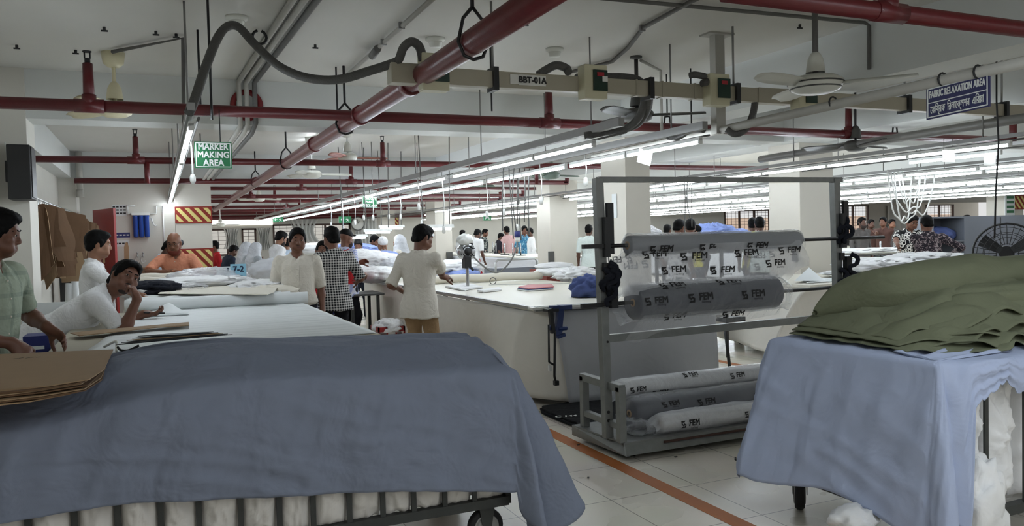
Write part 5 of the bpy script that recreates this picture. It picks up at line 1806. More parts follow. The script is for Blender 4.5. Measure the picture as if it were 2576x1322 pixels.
# ================================================================== tables to the right
tw = table('white skirted table in front of the large right pillar', 6.95, 9.3, 7.1, 8.9, .9, 'table_white')
skirt_cloth(tw, 'skirt_cloth', [(7.0, 8.9), (6.55, 7.3), (7.9, 7.1)], .86, .1, .03, 3, [(6.95, 8.9), (6.95, 7.1), (8.0, 7.1)])
tag(MB().slab([at(2030, 712, Z=.905), at(2120, 706, Z=.905), at(2090, 700, Z=.905), at(2010, 700, Z=.905)], (0, 0, .01)).build('paper_sheet', 'paper_white'), 'white sheet lying on the white skirted table', 'paper')
pc_ = [(at(2035, 672, Y=7.7)), at(1998, 706, Y=7.4), at(2075, 706, Y=7.4), at(2040, 700, Y=8.2)]
tag(MB().add(pc_, [(0, 1, 2), (0, 2, 3), (0, 3, 1), (1, 3, 2)]).build('folded_paper', 'paper_white'), 'white folded cloth standing like a tent on the white skirted table', 'cloth')
table('dark legged low bench behind the rack', 6.1, 7.6, 8.4, 9.0, .42, 'fan_dark', name='bench', thick=.04)
blob('plastic_bag', (7.25, 8.6, .28), (.25, .2, .12), 'wrap_milky', 'clear plastic bag under the low bench behind the rack', 'plastic bag', .2, 4, 22, 71)
tag(MB().tube([(5.75, 7.12, .9), (5.75, 7.12, .15)], .018, 6).tube([(5.72, 7.12, .5), (5.78, 7.12, .0)], .02, 6).bb((5.68, 7.05, .55), (5.95, 7.2, .6)).build('machine_stand', 'black'), 'black folding stand right of the middle table end', 'stand')
FAR = (('first', 9.4, 10.15, 6.6, 7.9), ('second', 10.85, 12.8, 6.9, 9.4), ('third', 12.5, 14.1, 10.6, 14.0), ('fourth', 16.2, 18.2, 17.5, 27), ('fifth', 19.8, 21.6, 12.8, 27))
for w, x0, x1, y0, y1 in FAR:
    table('long white cutting table, %s beyond the large right pillar' % w, x0, x1, y0, y1, .9, 'table_white', skirt='grey_skirt')
table('far cutting table with grey skirt left of the third pillar', 8.7, 10.3, 17.6, 28, 1.0, 'table_white', skirt='grey_skirt')
table('far cutting table left of the second pillar', 4.9, 6.6, 26, 34, .95, 'table_white', skirt='grey_skirt')
table('far table with fabric beyond the striped pillar', 2.3, 3.3, 14.6, 24, .92, 'table_white', skirt='grey_skirt')
table('far white table beside the seated man left of the windows', .9, 1.6, 19, 30, .85, 'table_white', skirt='grey_skirt')
table('table behind the rack with pale blue fabric', 8.3, 9.3, 11.3, 12.6, 1.2, 'fan_dark')
for k, (px, py, Y, r, m, lab) in enumerate(((1790, 588, 12.0, (.4, .3, .16), 'pale_blue_fabric', 'pale blue fabric heap behind the upper roll of the rack'), (1830, 592, 12.2, (.4, .3, .12), 'pale_blue_fabric', 'second pale blue heap near the barred window'), (1858, 596, 12.4, (.3, .3, .10), 'white_fabric', 'white fabric left of the large right pillar'), (1605, 590, 10.9, (.35, .2, .13), 'wrap_milky', 'printed clear wrap bundled on a roll behind the rack'), (2215, 668, 7.3, (.35, .5, .08), 'white_fabric', 'crumpled white cut pieces on the first right table'), (2330, 652, 7.5, (.4, .45, .08), 'white_fabric', 'white cloth pieces in front of the dark flowered shirt'), (2150, 685, 7.9, (.4, .3, .03), 'white_fabric', 'flat white pieces at the left of the first right table'), (2180, 632, 12.0, (.9, .6, .06), 'white_fabric', 'white lay of cloth on the second right table'))):
    blob('fabric_heap', at(px, py, Y=Y), r, m, lab, 'fabric', .3, 5, 28, 60+k)
for k, (px, py, Y) in enumerate(((1270, 630, 21.5), (1290, 632, 20.5), (1248, 630, 23), (2215, 630, 12.5), (2250, 632, 11.6), (1240, 628, 25), (1310, 632, 20))):
    p = at(px, py, Y=Y)
    p.z = 1.0 if px < 1400 else .9
    t = thing('knife_stand', 'thin upright cutting knife standing on a far table, %s' % ('in front of the man in pink', 'right of the man in pink', 'left of the man in pink', 'left of the two patterned shirts', 'beside the black and white shirt', 'leftmost on the far skirted table', 'rightmost on the far skirted table')[k], 'cutting knife', p, 'cutting knives on far tables')
    MB().tube([p, p+V3((0, 0, .34))], .02, 6).build('upright', 'cutter_steel', t)
    MB().box(p+V3((0, 0, .01)), (.2, .2, .02)).build('base_plate', 'dark_metal', t)
t = thing('steel_cabinet', 'grey steel cabinet standing at right with an open left compartment', 'cabinet', (16.6, 12.3, 0))
mat('cabinet_grey', (104, 108, 116), .45)
q = MB().bb((16.2, 12, 0), (18.6, 12.6, 1.735)).bb((15.2, 12, 1.70), (16.2, 12.6, 1.735)).bb((15.2, 12, 0), (15.24, 12.6, 1.7)).bb((15.2, 12.58, 0), (16.2, 12.6, 1.7)).bb((15.2, 12, 1.18), (16.2, 12.6, 1.2)).bb((15.2, 12, 0), (16.2, 12.6, .1))
q.build('carcass', 'cabinet_grey', t)
MB().bb((17.38, 11.99, .05), (17.4, 12.0, 1.7)).build('door_gap', 'dark_metal', t)
blob('fabric_bundle', (15.75, 12.3, 1.34), (.42, .22, .16), 'bag_cloth', 'blue bundle inside the open compartment of the grey cabinet', 'bundle', .2, 4, 26, 81)
t = thing('round_fan', 'large round dark pedestal fan behind the olive fabric', 'fan', (8.95, 6.1, 0))
c = V3((8.95, 6.1, 1.22))
ax = V3((-.8, -.6, 0)).normalized()
sd = ax.cross(V3((0, 0, 1)))


def ringp(r, d, n=40):
    return [c+ax*d+(sd*math.cos(a)+V3((0, 0, 1))*math.sin(a))*r for a in np.linspace(0, 2*math.pi, n, False)]


q = MB().tube(ringp(.34, 0), .012, 6, closed=True)
for r, d in ((.30, .05), (.24, .075), (.18, .09), (.11, .1), (.30, -.05), (.22, -.08)):
    q.tube(ringp(r, d, 28), .004, 4, closed=True)
for k in range(28):
    a = k*2*math.pi/28
    e = sd*math.cos(a)+V3((0, 0, 1))*math.sin(a)
    q.tube([c+e*.34, c+e*.28+ax*.06, c+e*.1+ax*.1], .004, 4)
q.build('cage', 'black', t)
for k in range(3):
    a = k*2.094+.5
    e = sd*math.cos(a)+V3((0, 0, 1))*math.sin(a)
    f = ax.cross(e)
    MB().slab([c+e*.06-f*.04, c+e*.29-f*.09+ax*.02, c+e*.3+f*.06-ax*.02, c+e*.06+f*.04], ax*.006).build('blade', 'dark_metal', t)
MB().tube([c-ax*.02, c-ax*.2], .08, 14).build('motor', 'black', t)
MB().tube([c-ax*.14-V3((0, 0, .08)), (c-ax*.14).to_tuple()[:2]+(.03,)], .022, 8).lathe((c-ax*.14).to_tuple()[:2]+(0,), [(0, 0), (.24, 0), (.24, .02), (.03, .05), (0, .05)], 20).build('stand', 'black', t)
tag(MB().tube([V3((at(2507, 200, Y=5.0).x, 5.0, ZC)), at(2507, 255, Y=5.0), at(2512, 360, Y=5.0), at(2505, 480, Y=5.0), at(2502, 600, Y=5.0)], .008, 6).build('hanging_cable', 'black'), 'thin black cable hanging at right in front of the light rows', 'cable')
# handle trolley far behind the cutter
t = thing('handle_trolley', 'low grey handled trolley in front of the third pillar', 'trolley', at(1300, 690, Y=16))
a, c2 = at(1245, 695, Y=15.5), at(1350, 700, Y=15.5)
MB().slab([(a.x, 15.5, .5), (c2.x, 15.5, .5), (c2.x, 16.1, .5), (a.x, 16.1, .5)], (0, 0, .38)).build('box', 'cabinet_grey', t)
MB().tube([(a.x, 15.45, .6), (a.x, 15.45, 1.0), (a.x+.06, 15.45, 1.06), (c2.x-.06, 15.45, 1.06), (c2.x, 15.45, 1.0), (c2.x, 15.45, .6)], .025, 8).build('handle', 'light_steel', t)
for x in (a.x+.08, c2.x-.08):
    MB().cyl((x, 15.5, .1), (x, 15.56, .1), .1, 16).bar((x, 15.53, .1), (x, 15.53, .52), .03).build('wheel', 'rubber', t)
# curtains in the far windows, glowing strip light band
for k, (x0, x1, z0, z1, lab) in enumerate(((.9, 1.7, .9, 2.2, 'white curtain left of the first far window'), (2.55, 3.2, 1.3, 2.15, 'white gathered curtain between the far left windows'), (3.9, 4.5, 1.2, 2.15, 'white gathered curtain right of the second far window'), (34.0, 37.3, .9, 2.75, 'grey white curtain beside the second right window'), (41.5, 44.6, .9, 2.8, 'pale curtain left of the far right pillar'), (5.2, 6.6, 1.5, 2.5, 'pinkish gathered curtain in the wide far window'), (8.2, 9.2, .9, 2.5, 'white curtain under the green sign'))):
    def fn(u, v, x0=x0, x1=x1, z0=z0, z1=z1, k=k):
        g = 1-.35*math.sin(math.pi*v)*(k in (1, 2, 5))
        cx = (x0+x1)/2
        return (cx+(x0-cx+(x1-x0)*u)*g, YB-.12+.06*math.sin(u*40+k)+.06, z1+(z0-z1)*v)
    tag(MB().grid(fn, 60, 10).build('curtain', 'curtain'), lab, 'curtain')
struct(MB().bb((1.4, YB-.03, 2.3), (4.6, YB+.01, 2.52)).build('window_7', mat('panel_light', (255, 250, 240), .5, emit=2.2)))  # glowing panel standing for the strip light above the far left windows
# ================================================================== bodies as one blended surface
class Field:
    """smooth union of tapered limbs, meshed as one surface"""

    def __init__(s):
        s.p = []

    def cap(s, a, b, ra, rb, k=.02, clip=None, op='u'):
        s.p.append(('c', np.array(a, float), np.array(b, float), ra, rb, k, clip, op))
        return s

    def ell(s, c, r, R=None, k=.02, op='u', clip=None):
        s.p.append(('e', np.array(c, float), np.array(r, float), np.array(R if R is not None else np.eye(3), float), 0, k, clip, op))
        return s

    def loft(s, o, R, secs, k=.03, clip=None):
        s.p.append(('l', np.array(o, float), np.array(R, float), secs, 0, k, clip, 'u'))
        return s

    def cut(s, p, n):
        """keep the side where (x-p).n < 0"""
        s.p.append(('i', np.array(p, float), np.array(n, float), 0, 0, 0, None, 'i'))
        return s

    def _bb(s, q):
        t = q[0]
        if t == 'c':
            r = max(q[3], q[4])
            return np.minimum(q[1], q[2])-r, np.maximum(q[1], q[2])+r
        if t == 'e':
            ext = np.sqrt(((q[3]*q[2])**2).sum(axis=1))
            return q[1]-ext, q[1]+ext
        pts = []
        for z, cx, cy, rx, ry in q[3]:
            for sx in (-1, 1):
                for sy in (-1, 1):
                    pts.append(q[1]+q[2] @ np.array((cx+sx*rx, cy+sy*ry, z)))
        pts = np.array(pts)
        return pts.min(0), pts.max(0)

    def mesh(s, h, wrinkle=0, wscale=16, seed=0, zsq=1.0):
        lo, hi = np.full(3, 9.), np.full(3, -9.)
        for q in s.p:
            if q[7] == 'u':
                a, b = s._bb(q)
                lo, hi = np.minimum(lo, a), np.maximum(hi, b)
        lo -= 3*h+.02
        hi += 3*h+.02
        n = np.ceil((hi-lo)/h).astype(int)+1
        F = np.full(n, 1.0, np.float32)
        ax = [lo[i]+h*np.arange(n[i]) for i in range(3)]
        for q in s.p:
            t, k, clip, op = q[0], q[5], q[6], q[7]
            if t == 'i':
                d = (ax[0][:, None, None]-q[1][0])*q[2][0]+(ax[1][None, :, None]-q[1][1])*q[2][1]+(ax[2][None, None, :]-q[1][2])*q[2][2]
                F = np.maximum(F, d.astype(np.float32))
                continue
            a, b = s._bb(q)
            m = k+2.5*h+.015
            i0 = np.maximum(0, np.floor((a-m-lo)/h).astype(int))
            i1 = np.minimum(n, np.ceil((b+m-lo)/h).astype(int)+1)
            if (i1 <= i0).any():
                continue
            X = ax[0][i0[0]:i1[0]][:, None, None]
            Y = ax[1][i0[1]:i1[1]][None, :, None]
            Z = ax[2][i0[2]:i1[2]][None, None, :]
            if t == 'c':
                ab = q[2]-q[1]
                L2 = max(1e-9, ab @ ab)
                x, y, z = X-q[1][0], Y-q[1][1], Z-q[1][2]
                tt = np.clip((x*ab[0]+y*ab[1]+z*ab[2])/L2, 0, 1)
                d = np.sqrt((x-ab[0]*tt)**2+(y-ab[1]*tt)**2+(z-ab[2]*tt)**2)-(q[3]+(q[4]-q[3])*tt)
            else:
                R = q[3] if t == 'e' else q[2]
                x, y, z = X-q[1][0], Y-q[1][1], Z-q[1][2]
                u = x*R[0, 0]+y*R[1, 0]+z*R[2, 0]
                v = x*R[0, 1]+y*R[1, 1]+z*R[2, 1]
                w = x*R[0, 2]+y*R[1, 2]+z*R[2, 2]
                if t == 'e':
                    r = q[2]
                    k0 = np.sqrt((u/r[0])**2+(v/r[1])**2+(w/r[2])**2)
                    k1 = np.sqrt((u/r[0]**2)**2+(v/r[1]**2)**2+(w/r[2]**2)**2)+1e-6
                    d = k0*(k0-1)/k1
                else:
                    S = np.array(q[3])
                    zs = S[:, 0]
                    wz = np.clip(w, zs[0], zs[-1])
                    cx, cy, rx, ry = (np.interp(wz, zs, S[:, j]) for j in (1, 2, 3, 4))
                    uu, vv = (u-cx)/rx, (v-cy)/ry
                    d = ((np.abs(uu)**2.3+np.abs(vv)**2.3)**(1/2.3)-1)*np.minimum(rx, ry)
                    e = np.maximum(zs[0]-w, w-zs[-1])
                    d = np.where(e > 0, np.sqrt(np.maximum(d, 0)**2+e*e), np.maximum(d, e))
            if clip is not None:
                for (cp, cn) in ([clip] if not isinstance(clip, list) else clip):
                    d = np.maximum(d, (X-cp[0])*cn[0]+(Y-cp[1])*cn[1]+(Z-cp[2])*cn[2])
            sub = F[i0[0]:i1[0], i0[1]:i1[1], i0[2]:i1[2]]
            d = d.astype(np.float32)
            if op == 's':
                d = -d
                if k > 0:
                    hh = np.maximum(k-np.abs(sub-d), 0)/k
                    sub[...] = np.maximum(sub, d)+hh*hh*k*.25
                else:
                    sub[...] = np.maximum(sub, d)
            else:
                hh = np.maximum(k-np.abs(sub-d), 0)/max(k, 1e-6)
                sub[...] = np.minimum(sub, d)-hh*hh*k*.25
        if wrinkle:
            X, Y, Z = ax[0][:, None, None], ax[1][None, :, None], ax[2][None, None, :]*zsq
            f = wscale
            a = np.sin(f*(X*.8+Z*.9+.3*np.sin(f*.6*Y+seed))+seed)+np.sin(f*(Z*1.4-X*.6+.25*np.sin(f*.5*(X+Z)+2*seed))+1.7*seed)+.6*np.sin(f*1.9*(Y*.9+Z*.7+.2*np.sin(f*X))+3*seed)
            F += (wrinkle*a*.4).astype(np.float32)
        return surface(F, lo, h)


_E = [((0, 0, 0), (1, 0, 0)), ((0, 1, 0), (1, 1, 0)), ((0, 0, 1), (1, 0, 1)), ((0, 1, 1), (1, 1, 1)), ((0, 0, 0), (0, 1, 0)), ((1, 0, 0), (1, 1, 0)), ((0, 0, 1), (0, 1, 1)), ((1, 0, 1), (1, 1, 1)),
      ((0, 0, 0), (0, 0, 1)), ((1, 0, 0), (1, 0, 1)), ((0, 1, 0), (0, 1, 1)), ((1, 1, 0), (1, 1, 1))]


def surface(F, lo, h):
    S = F < 0
    n = np.array(F.shape)-1

    def cs(A, o):
        return A[o[0]:o[0]+n[0], o[1]:o[1]+n[1], o[2]:o[2]+n[2]]
    cnt = np.zeros(n, np.int8)
    for o in ((i, j, k) for i in (0, 1) for j in (0, 1) for k in (0, 1)):
        cnt += cs(S, o)
    act = (cnt > 0) & (cnt < 8)
    I = np.argwhere(act)
    idx = np.full(n, -1, np.int32)
    idx[act] = np.arange(len(I))
    P = np.zeros((len(I), 3))
    N = np.zeros(len(I))
    for a, b in _E:
        fa = F[I[:, 0]+a[0], I[:, 1]+a[1], I[:, 2]+a[2]]
        fb = F[I[:, 0]+b[0], I[:, 1]+b[1], I[:, 2]+b[2]]
        m = (fa < 0) != (fb < 0)
        t = np.where(m, fa/np.where(m, fa-fb, 1), 0)
        for c in range(3):
            P[:, c] += np.where(m, a[c]+(b[c]-a[c])*t, 0)
        N += m
    P = (P/np.maximum(N, 1)[:, None]+I)*h+lo
    quads = []
    for d in range(3):
        e = [0, 0, 0]
        e[d] = 1
        A = S[:S.shape[0]-e[0], :S.shape[1]-e[1], :S.shape[2]-e[2]]
        B = S[e[0]:, e[1]:, e[2]:]
        ch = A != B
        u, v = [(1, 2), (2, 0), (0, 1)][d]
        J = np.argwhere(ch)
        J = J[(J[:, u] > 0) & (J[:, v] > 0) & (J[:, u] < n[u]) & (J[:, v] < n[v])]
        ins = A[J[:, 0], J[:, 1], J[:, 2]]

        def ix(du, dv):
            K = J.copy()
            K[:, u] -= du
            K[:, v] -= dv
            return idx[K[:, 0], K[:, 1], K[:, 2]]
        q = np.stack([ix(1, 1), ix(0, 1), ix(0, 0), ix(1, 0)], 1)
        q[~ins] = q[~ins][:, ::-1]
        quads.append(q[(q >= 0).all(1)])
    return P, np.concatenate(quads)


def np_obj(name, P, Q, m, parent, smooth_it=1):
    me = bpy.data.meshes.new(name)
    me.from_pydata(P.tolist(), [], Q.tolist())
    me.polygons.foreach_set('use_smooth', [True]*len(Q))
    me.materials.append(MATS[m] if isinstance(m, str) else m)
    o = bpy.data.objects.new(name, me)
    C.objects.link(o)
    o.parent = parent
    if smooth_it:
        q = o.modifiers.new('smooth', 'SMOOTH')
        q.factor = .5
        q.iterations = smooth_it
    return o


for nm, c in (('skin_a', (126, 86, 66)), ('skin_b', (110, 74, 58)), ('skin_c', (144, 104, 82)), ('skin_d', (88, 60, 48))):
    mat(nm, c, .5, var=.08, vscale=30, spec=.35)
mat('hair_black', (13, 12, 12), .6, bump=.2, bscale=220, spec=.1)
mat('beard_red', (110, 48, 34), .8)
mat('beard_dark', (44, 33, 29), .8)
mat('eye_white', (196, 188, 178), .3)
mat('eye_dark', (22, 16, 14), .2)
mat('lip', (96, 56, 48), .5)
mat('shoe_black', (26, 24, 24), .5)
mat('watch_steel', (120, 116, 108), .3, .7)
for nm, c in (('shirt_white', (226, 226, 226)), ('shirt_offwhite', (214, 208, 196)), ('shirt_orange', (202, 136, 108)), ('shirt_ltblue', (176, 190, 206)), ('shirt_blue', (96, 116, 150)), ('shirt_pink', (206, 168, 164)), ('shirt_dark', (38, 36, 44)), ('shirt_teal', (66, 84, 100)),
              ('shirt_grey', (92, 88, 86)), ('shirt_yellow', (206, 196, 60)), ('shirt_red', (176, 40, 44)), ('shirt_mintwhite', (206, 216, 212)), ('shirt_brown', (84, 60, 54)), ('veil_white', (196, 198, 202)), ('robe_grey', (166, 172, 176)), ('pants_dark', (34, 36, 44)), ('pants_black', (26, 26, 30)), ('pants_khaki', (158, 130, 98)), ('pants_grey', (70, 72, 78)), ('jacket_navy', (40, 46, 60))):
    cloth_mat(nm, c, .5, 9, .08, .04)


def pattern_mat(name, kind, c1, c2, s=20, c3=None):
    m = cloth_mat(name, c1, .4, 9, .05, 0)
    nt, b = nodes_of(m)
    tc = nt.nodes.new('ShaderNodeTexCoord')
    rgb = nt.nodes.new('ShaderNodeValToRGB')
    rgb.color_ramp.interpolation = 'CONSTANT'
    e = rgb.color_ramp.elements
    e[0].color, e[1].color = lin(c1)+(1,), lin(c2)+(1,)
    if kind in ('check', 'stripe', 'plaid'):
        sep = nt.nodes.new('ShaderNodeSeparateXYZ')
        nt.links.new(tc.outputs['Object'], sep.inputs[0])
        outs = []
        for ch, sc in (('X', s), ('Z', s)):
            mu = nt.nodes.new('ShaderNodeMath')
            mu.operation = 'MULTIPLY'
            mu.inputs[1].default_value = sc
            nt.links.new(sep.outputs[ch], mu.inputs[0])
            fr = nt.nodes.new('ShaderNodeMath')
            fr.operation = 'FRACT'
            nt.links.new(mu.outputs[0], fr.inputs[0])
            gt = nt.nodes.new('ShaderNodeMath')
            gt.operation = 'GREATER_THAN'
            gt.inputs[1].default_value = .55 if kind != 'plaid' else .8
            nt.links.new(fr.outputs[0], gt.inputs[0])
            outs.append(gt)
            if kind == 'stripe':
                break
        v = outs[0].outputs[0]
        if len(outs) == 2:
            ad = nt.nodes.new('ShaderNodeMath')
            ad.operation = 'ADD'
            nt.links.new(outs[0].outputs[0], ad.inputs[0])
            nt.links.new(outs[1].outputs[0], ad.inputs[1])
            hf = nt.nodes.new('ShaderNodeMath')
            hf.operation = 'MULTIPLY'
            hf.inputs[1].default_value = .5
            nt.links.new(ad.outputs[0], hf.inputs[0])
            v = hf.outputs[0]
            rgb.color_ramp.interpolation = 'LINEAR'
        nt.links.new(v, rgb.inputs[0])
    elif kind == 'rings':
        vo = nt.nodes.new('ShaderNodeTexVoronoi')
        vo.inputs['Scale'].default_value = s
        nt.links.new(tc.outputs['Object'], vo.inputs['Vector'])
        nt.links.new(vo.outputs['Distance'], rgb.inputs[0])
        e[0].position, e[1].position = 0, .22
        x = e.new(.42)
        x.color = lin(c1)+(1,)
        x = e.new(.52)
        x.color = lin(c2)+(1,)
        x = e.new(.62)
        x.color = lin(c1)+(1,)
    else:
        no = nt.nodes.new('ShaderNodeTexNoise')
        no.inputs['Scale'].default_value = s
        no.inputs['Detail'].default_value = 2
        no.inputs['Distortion'].default_value = 1.2
        nt.links.new(tc.outputs['Object'], no.inputs['Vector'])
        nt.links.new(no.outputs[0], rgb.inputs[0])
        e[0].position, e[1].position = 0, .53
        if c3:
            x = e.new(.6)
            x.color = lin(c3)+(1,)
    nt.links.new(rgb.outputs[0], b.inputs['Base Color'])
    MATS[name] = m


pattern_mat('shirt_check', 'check', (24, 24, 28), (206, 204, 200), 34)
pattern_mat('shirt_mint', 'plaid', (158, 168, 150), (128, 142, 128), 9)
pattern_mat('shirt_rings', 'rings', (30, 30, 32), (226, 224, 218), 11)
pattern_mat('shirt_floral', 'blot', (44, 40, 46), (112, 96, 100), 26, (150, 140, 140))
pattern_mat('shirt_camo', 'blot', (44, 50, 52), (120, 126, 122), 16, (196, 198, 192))
pattern_mat('shirt_blueprint', 'blot', (60, 116, 150), (150, 200, 216), 14, (30, 60, 90))
pattern_mat('shirt_whiteprint', 'blot', (226, 226, 226), (214, 214, 216), 14, (60, 64, 90))
pattern_mat('shirt_stripe', 'stripe', (150, 158, 196), (196, 196, 206), 40)
pattern_mat('skirt_print', 'blot', (34, 36, 44), (110, 120, 124), 30)


def rot(axis, a):
    return np.array(Matrix.Rotation(a, 3, axis))


def unit(v):
    v = np.array(v, float)
    return v/max(1e-9, np.linalg.norm(v))


def hand(f, w, d, n, side, s, curl=.5, k=.006, spread=.1, point=None):
    """palm and five fingers: w wrist, d along the hand, n palm normal, side +1 thumb towards n x d"""
    d, n = unit(d), np.array(n, float)
    n = unit(n-d*(n @ d))
    t = np.cross(n, d)*side            # towards the thumb
    P = lambda a, b, c: w+(d*a+t*b+n*c)*s
    f.ell(P(.045, 0, 0), np.array((.040, .014, .050))*s, np.stack([t, n, d], 1), .015)
    f.cap(P(.0, 0, 0), P(.03, .0, 0), .026*s, .026*s, .02)
    f.cap(P(.02, .022, .006), P(.055, .034, .012), .016*s, .013*s, .012)
    for i, (b, L, r) in enumerate(((.030, .072, .0092), (.010, .080, .0095), (-.011, .074, .009), (-.030, .058, .0082))):
        c = curl if not isinstance(curl, (list, tuple)) else curl[i]
        p = P(.082-.004*abs(i-1.2), b, 0)
        ang = 0
        dirv = unit(d+t*(.12*(1.3-i))*spread*4)
        for j, ll in enumerate((.45, .32, .26)):
            ang += c*(.75, .95, .6)[j]*1.15
            dd = dirv*math.cos(ang)+n*math.sin(ang)
            q = p+dd*L*ll*s
            f.cap(p, q, r*s*(1-.07*j), r*s*(.93-.09*j), k)
            p = q
    p = P(.040, .036, .010)
    a0 = unit(d*.62+t*.62+n*.35)
    for j, ll in enumerate((.034, .030, .024)):
        dd = unit(a0+(d*.5-t*.35)*j*.45+n*.15*j)
        q = p+dd*ll*s
        f.cap(p, q, (.0125-.001*j)*s, (.0115-.0015*j)*s, k)
        p = q


def ik(S, T, l1, l2, hint):
    v = T-S
    d = np.linalg.norm(v)
    if d > (l1+l2)*.995:
        T = S+v/d*(l1+l2)*.995
        v = T-S
        d = np.linalg.norm(v)
    a = (l1*l1-l2*l2+d*d)/(2*d)
    h = math.sqrt(max(0, l1*l1-a*a))
    u = v/d
    hv = np.array(hint, float)
    hv = unit(hv-u*(hv @ u))
    return S+u*a+hv*h, T


def person(label, loc, face, h=1.70, skin='skin_a', shirt='shirt_white', pants='pants_dark', res=.012, lean=0, twist=0, side=0, head=(0, 0, 0), arms=None, sleeve=.16, hair='short', hat=None, beard=None, must=False, mask=None,
           tuck=False, robe=None, veil=None, hipz=None, curl=.5, legs=(0, 0), group=None, collar=True, waist=1.0, hscale=1.0, glasses=False, watch=None, vest=None, palms=(None, None), pelvis=0, seed=None, pocket=False, belt=False):
    x, y = loc[0], loc[1]
    z0 = loc[2] if len(loc) > 2 else 0
    s = h/1.70
    phi = math.radians(face)
    root = thing('person', label, 'person', (x, y, z0), group)
    root.rotation_euler = (0, 0, phi)
    seed = seed if seed is not None else (hash(label) % 97)*.1
    seed = sum(ord(ch) for ch in label) % 97*.13
    Rz = rot('Z', -phi)

    def loc_of(p):
        return Rz @ (np.array(p, float)-np.array((x, y, z0)))
    hz = (hipz if hipz else .93*s)
    H = np.array((0, 0, hz))
    Rt = rot('Z', math.radians(twist)) @ rot('Y', math.radians(side)) @ rot('X', -math.radians(lean))
    T = lambda a, b, c: H+Rt @ (np.array((a, b, c))*s)
    neck = T(0, -.005, .50)
    Rh = Rt @ rot('X', math.radians(lean*.6)) @ rot('Z', math.radians(head[0])) @ rot('X', math.radians(head[1])) @ rot('Y', math.radians(head[2]))
    hs = s*1.0*hscale
    hc = neck+Rt @ np.array((0, .012, .055))*s+Rh @ (np.array((0, .015, .10))*hs)
    Hd = lambda a, b, c: hc+Rh @ (np.array((a, b, c))*hs)
    # arms
    A = {}
    for sd, nm in ((-1, 'L'), (1, 'R')):
        S = T(sd*.185, -.01, .435)
        spec = (arms or {}).get(nm)
        if spec is None:
            tgt, hint, dirn = T(sd*.25, .06, -.10), (sd*.3, -1, 0), None
            tgt = np.array((S[0]+sd*.06*s, S[1]+.05*s, S[2]-.52*s))
        else:
            tgt = loc_of(spec[0])
            hint = Rz @ np.array(spec[1], float) if len(spec) > 1 and spec[1] is not None else (sd*.4, -1, -.4)
            dirn = Rz @ np.array(spec[2], float) if len(spec) > 2 and spec[2] is not None else None
        E, Wr = ik(S, np.array(tgt, float), .295*s, .255*s, hint)
        A[nm] = (S, E, Wr, dirn)
    # legs
    Lg = {}
    for sd, nm, st in ((-1, 'L', legs[0]), (1, 'R', legs[1])):
        Hp = H+np.array((sd*.088*s, -.005, -.03*s))
        An = np.array((sd*.105*s, st-pelvis, .085*s))
        Kn, An = ik(Hp, An, .43*s, .41*s, (sd*.1, 1, 0))
        Lg[nm] = (Hp, Kn, An)
    fine = res < .0125
    f = Field()
    torso = [(-.10, 0, -.01, .150, .105), (0, 0, -.01, .16, .112), (.13, 0, 0, .140*waist, .100*waist), (.28, 0, .005, .160, .112), (.40, 0, -.002, .165, .102), (.475, 0, -.012, .095, .07)]
    torso = [tuple(v*s for v in q) for q in torso]
    f.loft(H, Rt, torso, .03)
    f.cap(T(-.155, -.012, .425), T(.155, -.012, .425), .055*s, .055*s, .05)
    f.cap(T(0, -.012, .45), Hd(0, -.022, -.06), .056*s, .054*hs, .035)
    for nm, sd in (('L', -1), ('R', 1)):
        S, E, Wr, dirn = A[nm]
        f.cap(S, E, .052*s, .040*s, .03)
        f.cap(E, E+(Wr-E)*.35, .041*s, .041*s, .02)
        f.cap(E+(Wr-E)*.3, Wr, .041*s, .027*s, .02)
        d = unit(Wr-E) if dirn is None else unit(dirn)
        pn = palms[0 if nm == 'L' else 1]
        n_ = np.array((-sd, .2, 0)) if pn is None else Rz @ np.array(pn, float)
        if fine:
            cc = curl if not isinstance(curl, dict) else curl[nm]
            hand(f, Wr, d, n_, -sd if False else (1 if nm == 'R' else -1)*(1), s*1.02, cc)
        else:
            f.ell(Wr+d*.05*s, np.array((.034, .026, .055))*s, np.stack([unit(np.cross(d, n_)), unit(np.cross(np.cross(d, n_), d)), d], 1), .02)
            f.cap(Wr+d*.08*s, Wr+d*.15*s, .03*s, .02*s, .02)
    for nm in 'LR':
        Hp, Kn, An = Lg[nm]
        f.cap(Hp, Kn, .085*s, .055*s, .04)
        f.cap(Kn, An, .052*s, .036*s, .03)
    # head
    f.ell(Hd(0, -.014, .028), np.array((.076, .095, .088))*hs, Rh, .02)
    f.ell(Hd(0, .016, -.04), np.array((.060, .070, .078))*hs, Rh, .035)
    f.ell(Hd(0, .060, -.092), np.array((.026, .022, .020))*hs, Rh, .03)
    f.cap(Hd(-.040, .070, -.068), Hd(-.058, .0, -.055), .022*hs, .022*hs, .03)
    f.cap(Hd(.040, .070, -.068), Hd(.058, .0, -.055), .022*hs, .022*hs, .03)
    if fine:
        f.cap(Hd(-.038, .076, .026), Hd(.038, .076, .026), .012*hs, .012*hs, .02)
        for e in (-1, 1):
            f.ell(Hd(e*.046, .060, -.022), np.array((.022, .02, .02))*hs, Rh, .025)
            f.ell(Hd(e*.031, .095, .004), np.array((.017, .013, .010))*hs, Rh, .012, 's')
            f.cap(Hd(e*.020, .083, .0115), Hd(e*.042, .080, .0105), .0048*hs, .0048*hs, .006)
            f.cap(Hd(e*.021, .082, -.004), Hd(e*.041, .079, -.003), .004*hs, .004*hs, .006)
            f.ell(Hd(e*.077, -.008, -.008), np.array((.010, .020, .032))*hs, Rh @ rot('Z', -e*.35), .008)
            f.ell(Hd(e*.013, .090, -.034), np.array((.010, .012, .009))*hs, Rh, .008)
